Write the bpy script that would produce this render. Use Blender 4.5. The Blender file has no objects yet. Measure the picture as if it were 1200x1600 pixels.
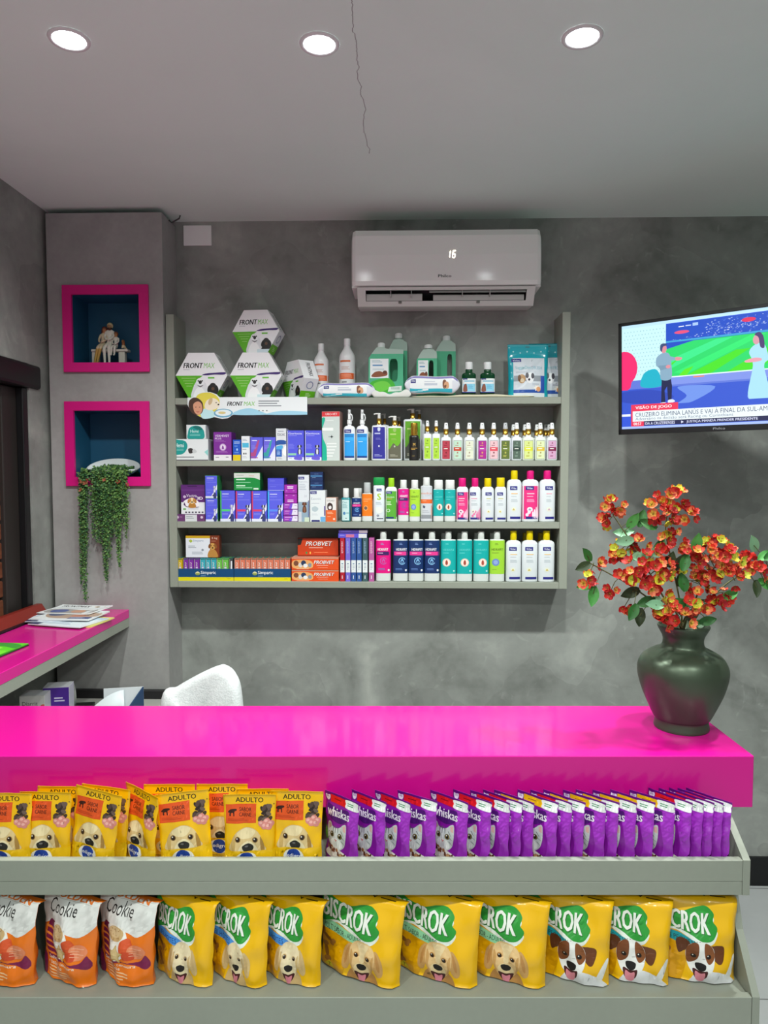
import bpy, bmesh, math, random
from mathutils import Vector, Matrix, Euler
random.seed(7)
R_ = math.radians
scene = bpy.context.scene
COL = scene.collection
# ---------------------------------------------------------------- camera
EYE, FPX = 1.64, 1110.0
YAW, PITCH = 1.6, -3.15
cam_d = bpy.data.cameras.new('camera')
cam_d.sensor_fit = 'VERTICAL'; cam_d.sensor_height = 36.0; cam_d.lens = 36.0 * FPX / 1600.0
cam_d.clip_start = 0.02
cam = bpy.data.objects.new('camera', cam_d); COL.objects.link(cam)
cam.location = (0, 0, EYE); cam.rotation_euler = (R_(90 + PITCH), 0, R_(YAW))
scene.camera = cam
CR = cam.rotation_euler.to_matrix()
def ray(px, py): return CR @ Vector(((px - 600) / FPX, -(py - 800) / FPX, -1.0))
def at(px, py, Y):
    d = ray(px, py); return Vector((0, 0, EYE)) + d * (Y / d.y)
def atz(px, py, Z):
    d = ray(px, py); return Vector((0, 0, EYE)) + d * ((Z - EYE) / d.z)
def atx(px, py, X):
    d = ray(px, py); return Vector((0, 0, EYE)) + d * (X / d.x)
RZ = Matrix.Rotation(R_(YAW), 3, 'Z')
def atc(px, py, Yc):            # the counter stands turned 1.6 degrees to the wall: a point in the counter's own frame
    d = RZ.inverted() @ ray(px, py); return Vector((0, 0, EYE)) + d * (Yc / d.y)
# ---------------------------------------------------------------- light and exposure
world = bpy.data.worlds.new('world'); scene.world = world; world.use_nodes = True
world.node_tree.nodes['Background'].inputs[0].default_value = (0.92, 1.0, 0.97, 1)
world.node_tree.nodes['Background'].inputs[1].default_value = 0.46
SPOT_W, SPOT_REAR = 44.0, 38.0
vs = scene.view_settings
vs.view_transform = 'Standard'; vs.look = 'None'; vs.gamma = 1.0; vs.use_curve_mapping = False
vs.exposure = 0.1
# ---------------------------------------------------------------- materials
def lin(h):
    h = h.lstrip('#'); o = []
    for i in (0, 2, 4):
        c = int(h[i:i + 2], 16) / 255.0
        o.append(c / 12.92 if c <= 0.04045 else ((c + 0.055) / 1.055) ** 2.4)
    return (o[0], o[1], o[2], 1.0)
MATS = {}
def mat(h, rough=0.45, metal=0.0, emit=0.0, trans=0.0, coat=0.0, ior=1.45):
    k = (h, rough, metal, emit, trans, coat)
    if k in MATS: return MATS[k]
    m = bpy.data.materials.new('paint_' + h.lstrip('#')); m.use_nodes = True
    b = m.node_tree.nodes['Principled BSDF']
    b.inputs['Base Color'].default_value = lin(h)
    b.inputs['Roughness'].default_value = rough
    b.inputs['Metallic'].default_value = metal
    b.inputs['IOR'].default_value = ior
    if trans: b.inputs['Transmission Weight'].default_value = trans
    if coat:
        b.inputs['Coat Weight'].default_value = coat; b.inputs['Coat Roughness'].default_value = 0.08
    if emit:
        b.inputs['Base Color'].default_value = (0.01, 0.01, 0.01, 1)
        b.inputs['Emission Color'].default_value = lin(h); b.inputs['Emission Strength'].default_value = emit
    MATS[k] = m
    return m
def noise_mat(name, stops, scale=3.0, detail=8.0, rough=0.6, dist=0.6, bump=0.02, fine=40.0, fine_amt=0.15, metal=0.0, stretch=(1, 1, 1)):
    m = bpy.data.materials.new(name); m.use_nodes = True
    nt = m.node_tree; N, L = nt.nodes, nt.links
    b = N['Principled BSDF']; b.inputs['Roughness'].default_value = rough; b.inputs['Metallic'].default_value = metal
    tc = N.new('ShaderNodeTexCoord'); mp = N.new('ShaderNodeMapping'); mp.inputs['Scale'].default_value = stretch
    L.new(tc.outputs['Object'], mp.inputs['Vector'])
    n1 = N.new('ShaderNodeTexNoise'); n1.inputs['Scale'].default_value = scale; n1.inputs['Detail'].default_value = detail; n1.inputs['Distortion'].default_value = dist
    n2 = N.new('ShaderNodeTexNoise'); n2.inputs['Scale'].default_value = fine; n2.inputs['Detail'].default_value = 4
    L.new(mp.outputs[0], n1.inputs['Vector']); L.new(mp.outputs[0], n2.inputs['Vector'])
    mx = N.new('ShaderNodeMix'); mx.data_type = 'FLOAT'; mx.inputs[0].default_value = fine_amt
    L.new(n1.outputs[0], mx.inputs[2]); L.new(n2.outputs[0], mx.inputs[3])
    r = N.new('ShaderNodeValToRGB'); el = r.color_ramp.elements
    el[0].position, el[0].color = stops[0][0], lin(stops[0][1]); el[1].position, el[1].color = stops[-1][0], lin(stops[-1][1])
    for p, c in stops[1:-1]:
        e = el.new(p); e.color = lin(c)
    L.new(mx.outputs[0], r.inputs[0]); L.new(r.outputs[0], b.inputs['Base Color'])
    if bump:
        bp = N.new('ShaderNodeBump'); bp.inputs['Strength'].default_value = bump; bp.inputs['Distance'].default_value = 0.01
        L.new(mx.outputs[0], bp.inputs['Height']); L.new(bp.outputs[0], b.inputs['Normal'])
    return m
def concrete_wall():            # burnished cement: trowel patches over cloudy grey, with paler scuffs
    m = noise_mat('burnished_cement', [(0.30, '#71736f'), (0.47, '#8d8f8b'), (0.56, '#959793'), (0.72, '#adafa9')], scale=2.6, detail=9, rough=0.55, dist=1.2, bump=0.06, fine=26, fine_amt=0.22)
    nt = m.node_tree; N, L = nt.nodes, nt.links; b = N['Principled BSDF']
    ramp = [n for n in N if n.type == 'VALTORGB'][0]; mp = [n for n in N if n.type == 'MAPPING'][0]
    nz = N.new('ShaderNodeTexNoise'); nz.inputs['Scale'].default_value = 3.2; nz.inputs['Detail'].default_value = 3
    L.new(mp.outputs[0], nz.inputs['Vector'])
    add = N.new('ShaderNodeMix'); add.data_type = 'VECTOR'; add.inputs[0].default_value = 0.25
    L.new(mp.outputs[0], add.inputs[4]); L.new(nz.outputs[1], add.inputs[5])
    vo = N.new('ShaderNodeTexVoronoi'); vo.inputs['Scale'].default_value = 4.2
    L.new(add.outputs[1], vo.inputs['Vector'])
    sep = N.new('ShaderNodeSeparateColor'); L.new(vo.outputs['Color'], sep.inputs[0])
    mr = N.new('ShaderNodeMapRange'); mr.inputs[3].default_value = 0.89; mr.inputs[4].default_value = 1.11
    L.new(sep.outputs[0], mr.inputs[0])
    sc = N.new('ShaderNodeVectorMath'); sc.operation = 'SCALE'
    L.new(ramp.outputs[0], sc.inputs[0]); L.new(mr.outputs[0], sc.inputs['Scale'])
    n3 = N.new('ShaderNodeTexNoise'); n3.inputs['Scale'].default_value = 9; n3.inputs['Detail'].default_value = 7; n3.inputs['Distortion'].default_value = 2.5
    L.new(mp.outputs[0], n3.inputs['Vector'])
    r3 = N.new('ShaderNodeValToRGB'); r3.color_ramp.elements[0].position = 0.62; r3.color_ramp.elements[1].position = 0.74
    r3.color_ramp.elements[1].color = (0.35, 0.35, 0.35, 1)
    L.new(n3.outputs[0], r3.inputs[0])
    mx = N.new('ShaderNodeMix'); mx.data_type = 'RGBA'; mx.inputs[7].default_value = lin('#b4b7b1')
    L.new(r3.outputs[0], mx.inputs[0]); L.new(sc.outputs[0], mx.inputs[6])
    L.new(mx.outputs[2], b.inputs['Base Color'])
    return m
def ceiling_mat(xa, ya, yb):    # white paint with one hairline crack running towards the wall
    m = noise_mat('ceiling_paint', [(0.3, '#dae8e2'), (0.7, '#e2eee9')], scale=1.6, rough=0.75, bump=0.01, fine=60, fine_amt=0.1)
    nt = m.node_tree; N, L = nt.nodes, nt.links; b = N['Principled BSDF']
    ramp = [n for n in N if n.type == 'VALTORGB'][0]
    tc = [n for n in N if n.type == 'TEX_COORD'][0]
    sx = N.new('ShaderNodeSeparateXYZ'); L.new(tc.outputs['Object'], sx.inputs[0])
    nz = N.new('ShaderNodeTexNoise'); nz.noise_dimensions = '1D'; nz.inputs['Scale'].default_value = 7.0; nz.inputs['Detail'].default_value = 9; nz.inputs['Roughness'].default_value = 0.7
    L.new(sx.outputs[1], nz.inputs['W'])
    def mth(op, a, bb):
        n = N.new('ShaderNodeMath'); n.operation = op
        for i, v in enumerate((a, bb)):
            if hasattr(v, 'links'): L.new(v, n.inputs[i])
            else: n.inputs[i].default_value = v
        return n.outputs[0]
    w = mth('MULTIPLY', mth('SUBTRACT', nz.outputs[0], 0.5), 0.034)
    dx = mth('ABSOLUTE', mth('SUBTRACT', mth('SUBTRACT', sx.outputs[0], w), xa), 0.0)
    on = mth('LESS_THAN', dx, 0.0009)
    on = mth('MULTIPLY', on, mth('GREATER_THAN', sx.outputs[1], ya)); on = mth('MULTIPLY', on, mth('LESS_THAN', sx.outputs[1], yb))
    mx = N.new('ShaderNodeMix'); mx.data_type = 'RGBA'; mx.inputs[7].default_value = lin('#4d4648')
    L.new(mth('MULTIPLY', on, 0.8), mx.inputs[0]); L.new(ramp.outputs[0], mx.inputs[6]); L.new(mx.outputs[2], b.inputs['Base Color'])
    return m
# ---------------------------------------------------------------- mesh building
class MB:
    def __init__(s): s.v = []; s.f = []; s.m = []; s.sm = []; s.mats = []
    def slot(s, m):
        if m not in s.mats: s.mats.append(m)
        return s.mats.index(m)
    def add(s, vs_, fs, m, smooth=False):
        o = len(s.v); k = s.slot(m)
        s.v += [tuple(p) for p in vs_]
        for f in fs:
            s.f.append([i + o for i in f]); s.m.append(k); s.sm.append(smooth)
    def box(s, x0, x1, y0, y1, z0, z1, m, r=0.0):
        if r <= 0:
            V = [(x, y, z) for x in (x0, x1) for y in (y0, y1) for z in (z0, z1)]
            s.add(V, [(0, 1, 3, 2), (4, 6, 7, 5), (0, 4, 5, 1), (2, 3, 7, 6), (0, 2, 6, 4), (1, 5, 7, 3)], m); return
        bm = bmesh.new(); bmesh.ops.create_cube(bm, size=1)
        for v in bm.verts:
            v.co = Vector(((x0 + x1) / 2 + v.co.x * (x1 - x0), (y0 + y1) / 2 + v.co.y * (y1 - y0), (z0 + z1) / 2 + v.co.z * (z1 - z0)))
        bmesh.ops.bevel(bm, geom=bm.edges[:], offset=r, segments=2 if r > 0.002 else 1, affect='EDGES', profile=0.5)
        s.bm(bm, m, smooth=False)
    def bm(s, bm, m, smooth=False):
        bm.verts.index_update()
        s.add([v.co.copy() for v in bm.verts], [[v.index for v in f.verts] for f in bm.faces], m, smooth); bm.free()
    def loft(s, rings, m, smooth=True, cap=True, close=True):
        n = len(rings[0]); V = [p for r in rings for p in r]; F = []
        for i in range(len(rings) - 1):
            for j in range(n if close else n - 1):
                a = i * n + j; b = i * n + (j + 1) % n
                F.append((a, b, b + n, a + n))
        s.add(V, F, m, smooth)
        if cap:
            s.add(rings[0], [list(range(n))[::-1]], m, False); s.add(rings[-1], [list(range(n))], m, False)
    def tube(s, pts, rad, m, n=8, cap=True):
        pts = [Vector(p) for p in pts]; rings = []
        if not hasattr(rad, '__len__'): rad = [rad] * len(pts)
        up = Vector((0.13, 0.31, 0.94)).normalized()
        for i, p in enumerate(pts):
            t = (pts[min(i + 1, len(pts) - 1)] - pts[max(i - 1, 0)]).normalized()
            a = t.cross(up)
            if a.length < 1e-3: a = t.cross(Vector((1, 0, 0)))
            a.normalize(); b = t.cross(a)
            rings.append([p + (a * math.cos(2 * math.pi * k / n) + b * math.sin(2 * math.pi * k / n)) * rad[i] for k in range(n)])
        s.loft(rings[::-1], m, True, cap)
    def sell(s, prof, m, e=2.0, n=28, smooth=True, cx=0, cy=0, cap=True):     # loft of superellipse rings: (z, half width, half depth)
        s.loft([sell_ring(z, a, b, e, n, cx, cy) for z, a, b in prof], m, smooth, cap)
    def prism(s, pts, y0, y1, m):                                             # polygon in x,z pushed from y0 to y1
        n = len(pts); V = [(x, y0, z) for x, z in pts] + [(x, y1, z) for x, z in pts]
        s.add(V, [list(range(n)), list(range(n, 2 * n))[::-1]] + [[j, j + n, (j + 1) % n + n, (j + 1) % n] for j in range(n)], m)
    def build(s, name, parent=None, loc=None, rotz=None, fixn=False):
        me = bpy.data.meshes.new(name); me.from_pydata(s.v, [], s.f)
        for m in s.mats: me.materials.append(m)
        me.polygons.foreach_set('material_index', s.m); me.polygons.foreach_set('use_smooth', s.sm)
        if fixn:
            b = bmesh.new(); b.from_mesh(me); bmesh.ops.recalc_face_normals(b, faces=b.faces); b.to_mesh(me); b.free()
        me.update()
        o = bpy.data.objects.new(name, me); COL.objects.link(o)
        if parent: o.parent = parent
        if loc is not None: o.location = loc
        if rotz is not None: o.rotation_euler = (0, 0, rotz)
        return o
def sell_ring(z, a, b, e, n=28, cx=0, cy=0):
    out = []
    for k in range(n):
        t = 2 * math.pi * k / n; c, s_ = math.cos(t), math.sin(t)
        out.append(Vector((cx + a * math.copysign(abs(c) ** (2 / e), c), cy + b * math.copysign(abs(s_) ** (2 / e), s_), z)))
    return out
def tag(o, label=None, cat=None, group=None, kind=None):
    if label: o['label'] = label
    if cat: o['category'] = cat
    if group: o['group'] = group
    if kind: o['kind'] = kind
    return o
def thing(name, label, cat, loc=(0, 0, 0), rotz=0.0, group=None):
    o = bpy.data.objects.new(name, None); COL.objects.link(o); o.location = loc; o.rotation_euler = (0, 0, rotz)
    o.empty_display_size = 0.05
    return tag(o, label, cat, group)
def dup(root, loc, rot, label, group=None):
    r = root.copy(); COL.objects.link(r); r.location = loc; r.rotation_euler = rot
    r['label'] = label
    if group: r['group'] = group
    for ch in list(root.children):
        c = ch.copy(); COL.objects.link(c); c.parent = r
        for g in list(ch.children):
            d = g.copy(); COL.objects.link(d); d.parent = c
    return r
# ---------------------------------------------------------------- printed artwork: flat layers of ink laid on a package surface
GL = {}
def glyphs(txt, bold, shear):
    k = (txt, bold, shear)
    if k not in GL:
        cu = bpy.data.curves.new('ink', 'FONT'); cu.body = txt; cu.resolution_u = 2; cu.offset = bold; cu.shear = shear; cu.fill_mode = 'FRONT'
        ob = bpy.data.objects.new('ink', cu); COL.objects.link(ob)
        dg = bpy.context.evaluated_depsgraph_get(); me = bpy.data.meshes.new_from_object(ob.evaluated_get(dg))
        V = [(v.co.x, v.co.y) for v in me.vertices]; F = [list(p.vertices) for p in me.polygons]
        bpy.data.objects.remove(ob); bpy.data.curves.remove(cu); bpy.data.meshes.remove(me)
        xs = [p[0] for p in V] or [0, 1]; ys = [p[1] for p in V] or [0, 1]
        x0, x1, y0, y1 = min(xs), max(xs), min(ys), max(ys)
        GL[k] = ([((x - x0) / (x1 - x0), (y - y0) / (y1 - y0)) for x, y in V], F)
    return GL[k]
def smooth_closed(pts, k=5):
    out = []; n = len(pts)
    for i in range(n):
        p0, p1, p2, p3 = (pts[(i + j - 1) % n] for j in range(4))
        for q in range(k):
            t = q / k
            out.append(tuple(0.5 * (2 * b + (c - a) * t + (2 * a - 5 * b + 4 * c - d) * t * t + (3 * b - a - 3 * c + d) * t ** 3) for a, b, c, d in zip(p0, p1, p2, p3)))
    return out
class Art:                       # y runs DOWN from the top of the panel, as one reads
    def __init__(s, W, H): s.W, s.H, s.p = W, H, []
    def poly(s, pts, c, r=0.4): s.p.append((list(pts), None, mat(c, r) if isinstance(c, str) else c)); return s
    def rect(s, x0, y0, x1, y1, c, r=0.4): return s.poly([(x0, y0), (x1, y0), (x1, y1), (x0, y1)], c, r)
    def blob(s, pts, c, k=5): return s.poly(smooth_closed(pts, k), c)
    def ell(s, cx, cy, rx, ry, c, rot=0, n=20):
        a = R_(rot); ca, sa = math.cos(a), math.sin(a)
        return s.poly([(cx + rx * math.cos(t) * ca - ry * math.sin(t) * sa, cy + rx * math.cos(t) * sa + ry * math.sin(t) * ca) for t in [2 * math.pi * i / n for i in range(n)]], c)
    def ring(s, cx, cy, r, w, c, n=24, a0=0.0, a1=360.0):
        for i in range(n):
            t0, t1 = R_(a0 + (a1 - a0) * i / n), R_(a0 + (a1 - a0) * (i + 1) / n)
            s.poly([(cx + q * math.cos(t), cy + q * math.sin(t)) for q, t in ((r, t0), (r, t1), (r - w, t1), (r - w, t0))], c)
        return s
    def star(s, cx, cy, r, c, n=5, q=0.5, rot=0):
        return s.blob([(cx + (r if i % 2 == 0 else r * q) * math.cos(R_(rot) + math.pi * i / n), cy + (r if i % 2 == 0 else r * q) * math.sin(R_(rot) + math.pi * i / n)) for i in range(2 * n)], c, 3)
    def text(s, t, x0, y0, x1, y1, c, bold=0.0, shear=0.0, rise=0.0):
        if bold > 0.012:          # heavy lettering: the same word struck again a hair to each side
            k = (x1 - x0) / max(1, len(t)) * bold * 1.5
            for q in (-k, 0, k): s.text(t, x0 + k + q, y0, x1 - k + q, y1, c, 0, shear, rise)
            return s
        V, F = glyphs(t, 0, shear)
        s.p.append(([(x0 + x * (x1 - x0), y1 - y * (y1 - y0) - rise * x) for x, y in V], F, mat(c) if isinstance(c, str) else c)); return s
    def lines(s, x0, y0, x1, y1, n, c, seed=1):
        rr = random.Random(seed); st = (y1 - y0) / n
        for i in range(n):
            e = x0 + (x1 - x0) * rr.uniform(0.55, 1.0)
            s.rect(x0, y0 + i * st, e, y0 + i * st + st * 0.45, c)
        return s
    def put(s, mb, S, eps=6e-5, grid=None, facet=False):
        bm = bmesh.new(); ln = bm.verts.layers.int.new('layer'); done = []
        for pts, F, m in s.p:
            k = mb.slot(m); vv = []
            bx = (min(q[0] for q in pts), min(q[1] for q in pts), max(q[0] for q in pts), max(q[1] for q in pts)); li = 0
            for d, ld in done:          # ink that overlaps earlier ink lies one layer above it
                if ld >= li and bx[0] < d[2] and bx[2] > d[0] and bx[1] < d[3] and bx[3] > d[1]: li = ld + 1
            done.append((bx, li))
            for x, y in pts:
                v = bm.verts.new((x, s.H - y, 0)); v[ln] = li; vv.append(v)
            for f in (F or [list(range(len(pts)))]):
                try:
                    fc = bm.faces.new([vv[i] for i in f]); fc.material_index = k
                except ValueError: pass
        bmesh.ops.triangulate(bm, faces=bm.faces[:])
        # every layer on a height of its own, then trim to the panel and cut along a grid so it bends with the surface
        for v in bm.verts: v.co.z = v[ln]
        def cut(co, no, clear):
            bmesh.ops.bisect_plane(bm, geom=bm.verts[:] + bm.edges[:] + bm.faces[:], dist=1e-7, plane_co=co, plane_no=no, clear_outer=clear)
        cut((s.W, 0, 0), (1, 0, 0), True); cut((0, 0, 0), (-1, 0, 0), True); cut((0, s.H, 0), (0, 1, 0), True); cut((0, 0, 0), (0, -1, 0), True)
        if grid:
            for i in range(1, grid[0]): cut((s.W * i / grid[0], 0, 0), (1, 0, 0), False)
            for i in range(1, grid[1]): cut((0, s.H * i / grid[1], 0), (0, 1, 0), False)
            if facet:
                du, dv = s.W / grid[0], s.H / grid[1]
                for i in range(-grid[1] + 1, grid[0]): cut((i * du, 0, 0), (dv, -du, 0), False)
        bm.normal_update(); bm.verts.index_update(); o = len(mb.v)
        for v in bm.verts: mb.v.append(tuple(S(v.co.x / s.W, v.co.y / s.H, (round(v.co.z) + 1) * eps + 1e-4)))
        for f in bm.faces:
            idx = [v.index + o for v in f.verts]
            if f.normal.z < 0: idx.reverse()
            mb.f.append(idx); mb.m.append(f.material_index); mb.sm.append(bool(grid))
        bm.free()
def facets(F, nu, nv):            # the surface as the flat triangles of an nu by nv grid, so every ink layer stays parallel to the film
    C_ = {}
    def P(i, j, o):
        k = (i, j)
        if k not in C_: C_[k] = F(i / nu, j / nv, 1, 0.0003)
        return C_[k]
    def S(u, v, o):
        a, c = min(max(u * nu, 0), nu - 1e-9), min(max(v * nv, 0), nv - 1e-9); i, j = int(a), int(c); fu, fv = a - i, c - j
        p00, p11 = P(i, j, o), P(i + 1, j + 1, o)
        if fu >= fv: p10 = P(i + 1, j, o); q = p00 + (p10 - p00) * fu + (p11 - p10) * fv; n = (p10 - p00).cross(p11 - p10)
        else: p01 = P(i, j + 1, o); q = p00 + (p01 - p00) * fv + (p11 - p01) * fu; n = (p11 - p01).cross(p01 - p00)
        return q + n.normalized() * o * (1 if n.y < 0 else -1) + Vector((0, -o * .2, 0))
    return S
def flat(w, h, y):                # a front panel w by h at depth y facing -y, its base centre at the origin
    return lambda u, v, o: ((u - 0.5) * w, y - o, v * h)
# ---------------------------------------------------------------- the setting
D, CEIL, XL, XR, YB = 2.79, 2.612, -1.335, 2.7, -2.6
PINK = mat('#d60f8c', 0.22, coat=0.4)
PINKM = mat('#d6127f', 0.4)
GREY = noise_mat('grey_laminate', [(0.2, '#8d9186'), (0.8, '#989c90')], scale=4, rough=0.42, bump=0.0, fine=90, fine_amt=0.3)
BOARD = noise_mat('concrete_laminate', [(0.25, '#8f8d8d'), (0.5, '#9c9a99'), (0.75, '#a9a7a7')], scale=5, rough=0.5, bump=0.015, fine=55, fine_amt=0.3, dist=0.8)
WALLM = concrete_wall()
BLACK = mat('#131315', 0.4)
WHITE = mat('#e9e9e6', 0.3)
def struct(name, mb, parent=None, **k):
    o = mb.build(name, parent, **k)
    if parent is None: o['kind'] = 'structure'
    return o
b = MB(); b.box(XL - 0.3, XR, YB, D + 0.1, -0.05, 0, noise_mat('pale_floor_tile', [(0.3, '#a9abac'), (0.7, '#b9bbbb')], scale=1.5, rough=0.3, bump=0, fine=30))
for i in range(-2, 5):
    b.box(i * 0.6 + 0.93, i * 0.6 + 0.934, YB, D, 0, 0.0006, mat('#7d7e7e', 0.7))
for i in range(-4, 5):
    b.box(XL - 0.3, XR, i * 0.6 + 0.36, i * 0.6 + 0.364, 0, 0.0006, mat('#7d7e7e', 0.7))
struct('floor', b)
crk = atz(565, 150, CEIL)
b = MB(); b.box(XL - 0.3, XR, YB, D + 0.1, CEIL, CEIL + 0.06, ceiling_mat(crk.x, 0.9, atz(580, 240, CEIL).y)); struct('ceiling', b)
b = MB(); b.box(XL - 0.3, XR, D, D + 0.1, 0, CEIL, WALLM); struct('wall_back', b)
b = MB(); b.box(XR, XR + 0.1, YB, D + 0.1, 0, CEIL, WALLM); struct('wall_right', b)
YO, ZH, ZS = 2.515, 2.028, 1.11      # the shutter opening in the left wall: its far edge, head and sill
b = MB(); b.box(XL - 0.2, XL, YB, D, ZH, CEIL, WALLM); b.box(XL - 0.2, XL, YO, D, 0, ZH, WALLM); b.box(XL - 0.2, XL, YB, YO, 0, ZS, WALLM)
struct('wall_left', b)
b = MB(); b.box(XL + 0.5, XR, D - 0.012, D - 0.0005, 0, 0.117, BLACK, 0.002); struct('baseboard_back', b)
# shutter window
PLANK = noise_mat('brown_shutter_wood', [(0.3, '#5a2e1c'), (0.7, '#7c4830')], scale=3, rough=0.5, bump=0.03, fine=30, stretch=(1, 1, 12))
b = MB(); b.box(XL - 0.13, XL - 0.07, 1.0, YO - 0.002, ZS, ZS + 0.03, BLACK); win = struct('window_1', b)
b = MB(); z = ZS + 0.03; k = 0
while z < 1.95:
    b.box(XL - 0.065, XL - 0.045, 1.0, 2.40, z + 0.006, z + 0.062, PLANK, 0.004); z += 0.066
b.box(XL - 0.078, XL - 0.066, 1.0, 2.40, ZS + 0.031, 1.94, BLACK)
b.build('shutter_slats', win)
b = MB(); b.box(XL - 0.12, XL - 0.03, 2.39, 2.51, ZS + 0.031, 1.94, mat('#2b2624', 0.5), 0.004); b.box(XL - 0.03, XL - 0.004, 2.478, 2.511, ZS + 0.031, 1.94, BLACK, 0.003); b.build('frame', win)
b = MB(); b.box(XL - 0.10, XL + 0.012, 1.0, 2.585, 1.942, ZH - 0.001, BLACK, 0.012); b.build('roller_housing', win)
b = MB(); b.prism([(XL + 0.002, ZS + 0.016), (XL + 0.045, ZS + 0.016), (XL + 0.02, ZS + 0.056), (XL + 0.002, ZS + 0.056)], 1.0, 2.525, mat('#7c2219', 0.4)); b.box(XL + 0.002, XL + 0.05, 1.0, 2.525, ZS + 0.0165, ZS + 0.0225, BLACK); b.build('sill', win)
# pillar with two square recesses
PX0, PX1, PY = -1.318, -0.887, 2.63
N1 = (-1.226, -0.972, 2.046, 2.297); N2 = (-1.228, -0.976, 1.624, 1.872)
b = MB(); ND = 0.13
zs = [0, N2[2], N2[3], N1[2], N1[3], 2.592]
b.box(PX0, PX1, PY, D, zs[0], zs[1], BOARD); b.box(PX0, PX1, PY, D, zs[2], zs[3], BOARD); b.box(PX0, PX1, PY, D, zs[4], zs[5], BOARD)
for N in (N1, N2):
    b.box(PX0, N[0], PY, D, N[2], N[3], BOARD); b.box(N[1], PX1, PY, D, N[2], N[3], BOARD); b.box(N[0], N[1], PY + ND + 0.006, D, N[2], N[3], BOARD)
struct('pillar', b)
TEAL = mat('#18506f', 0.5)
for N, lab in ((N1, 'square pink framed wall niche holding the family figurine'), (N2, 'square pink framed wall niche holding the trailing plant')):
    t = thing('wall_niche', lab, 'niche', ((N[0] + N[1]) / 2, PY, N[2]), 0, 'pink niches in the pillar')
    w, h = (N[1] - N[0]) / 2, N[3] - N[2]
    b = MB(); q = 0.033
    b.box(-w - q, w + q, -0.012, -0.0005, -q, 0.0015, PINKM, 0.001); b.box(-w - q, w + q, -0.012, -0.0005, h - 0.0015, h + q, PINKM, 0.001)
    b.box(-w - q, -w + 0.0015, -0.0119, -0.0006, 0, h, PINKM); b.box(w - 0.0015, w + q, -0.0119, -0.0006, 0, h, PINKM)
    b.build('frame', t)
    b = MB(); e = 0.0012
    b.box(-w + e, w - e, ND, ND + 0.004, e, h - e, TEAL); b.box(-w + 0.0002, -w + e, 0, ND, e, h - e, TEAL); b.box(w - e, w - 0.0002, 0, ND, e, h - e, TEAL)
    b.box(-w + e, w - e, 0, ND, 0.0002, e, TEAL); b.box(-w + e, w - e, 0, ND, h - e, h - 0.0002, TEAL)
    b.build('lining', t)
# wall plate and the little wire hook at the ceiling
b = MB(); p0, p1 = at(287, 353, D), at(331, 384, D)
b.box(p0.x, p1.x, D - 0.006, D - 0.0005, p1.z, p0.z, mat('#efeeee', 0.5), 0.0015)
tag(b.build('blank_wall_plate'), 'plain white blank plate high on the wall beside the pillar', 'wall plate')
b = MB(); h0, h1 = at(266, 350, 2.785), atz(280, 338, CEIL - 0.004)
b.tube([(PX1 + 0.003, 2.70, 2.588), (PX1 + 0.012, 2.705, 2.58), (h1.x, h1.y, CEIL - 0.012), (h1.x + 0.004, h1.y, CEIL - 0.0005)], 0.0028, mat('#3b3638', 0.5), 6)
tag(b.build('wire_hook'), 'short dark bent wire hook at the top corner of the pillar', 'hook')
# ceiling lights
def downlight(x, y, lab, w, size=154):
    t = thing('recessed_downlight', lab, 'ceiling light', (x, y, CEIL), 0, 'ceiling downlights')
    b = MB(); n = 32
    b.loft([sell_ring(-0.0005, 0.046, 0.046, 2, n), sell_ring(-0.004, 0.044, 0.044, 2, n), sell_ring(-0.004, 0.037, 0.037, 2, n), sell_ring(-0.0008, 0.035, 0.035, 2, n)], mat('#d9d7d8', 0.35), cap=False); b.build('trim_ring', t)
    b = MB(); b.sell([(-0.0034, 0.034, 0.034), (-0.0010, 0.0355, 0.0355)], mat('#f4fbff', 0.4, emit=14.0), n=32); b.build('lens', t)
    l = bpy.data.lights.new('downlight_lamp', 'SPOT'); l.energy = w; l.spot_size = R_(size); l.spot_blend = 0.85; l.shadow_soft_size = 0.03; l.color = (0.94, 1.0, 0.95)
    o = bpy.data.objects.new('downlight_lamp', l); COL.objects.link(o); o.parent = t; o.location = (0, 0, -0.035)
for i, (qx, qy, lab) in enumerate([(108, 61, 'round ceiling downlight nearest the left wall'), (499, 68, 'round ceiling downlight beside the ceiling crack'), (910, 57, 'round ceiling downlight on the television side of the ceiling')]):
    p = atz(qx, qy, CEIL); downlight(p.x, p.y, lab, SPOT_W)
downlight(0.99, 1.64, 'ceiling downlight further along the row, past the television', SPOT_W * 1.5)
for x in (-0.75, 0.05, 0.85):  # unseen lamps, added for more light on the counter side
    downlight(x, 0.35, 'added unseen ceiling downlight over the customer side of the counter', SPOT_REAR)
for x in (-0.75, 0.05, 0.85):  # another unseen row, added to light the room from behind the camera
    downlight(x, -1.1, 'added unseen ceiling downlight towards the shop front', SPOT_REAR)
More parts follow.
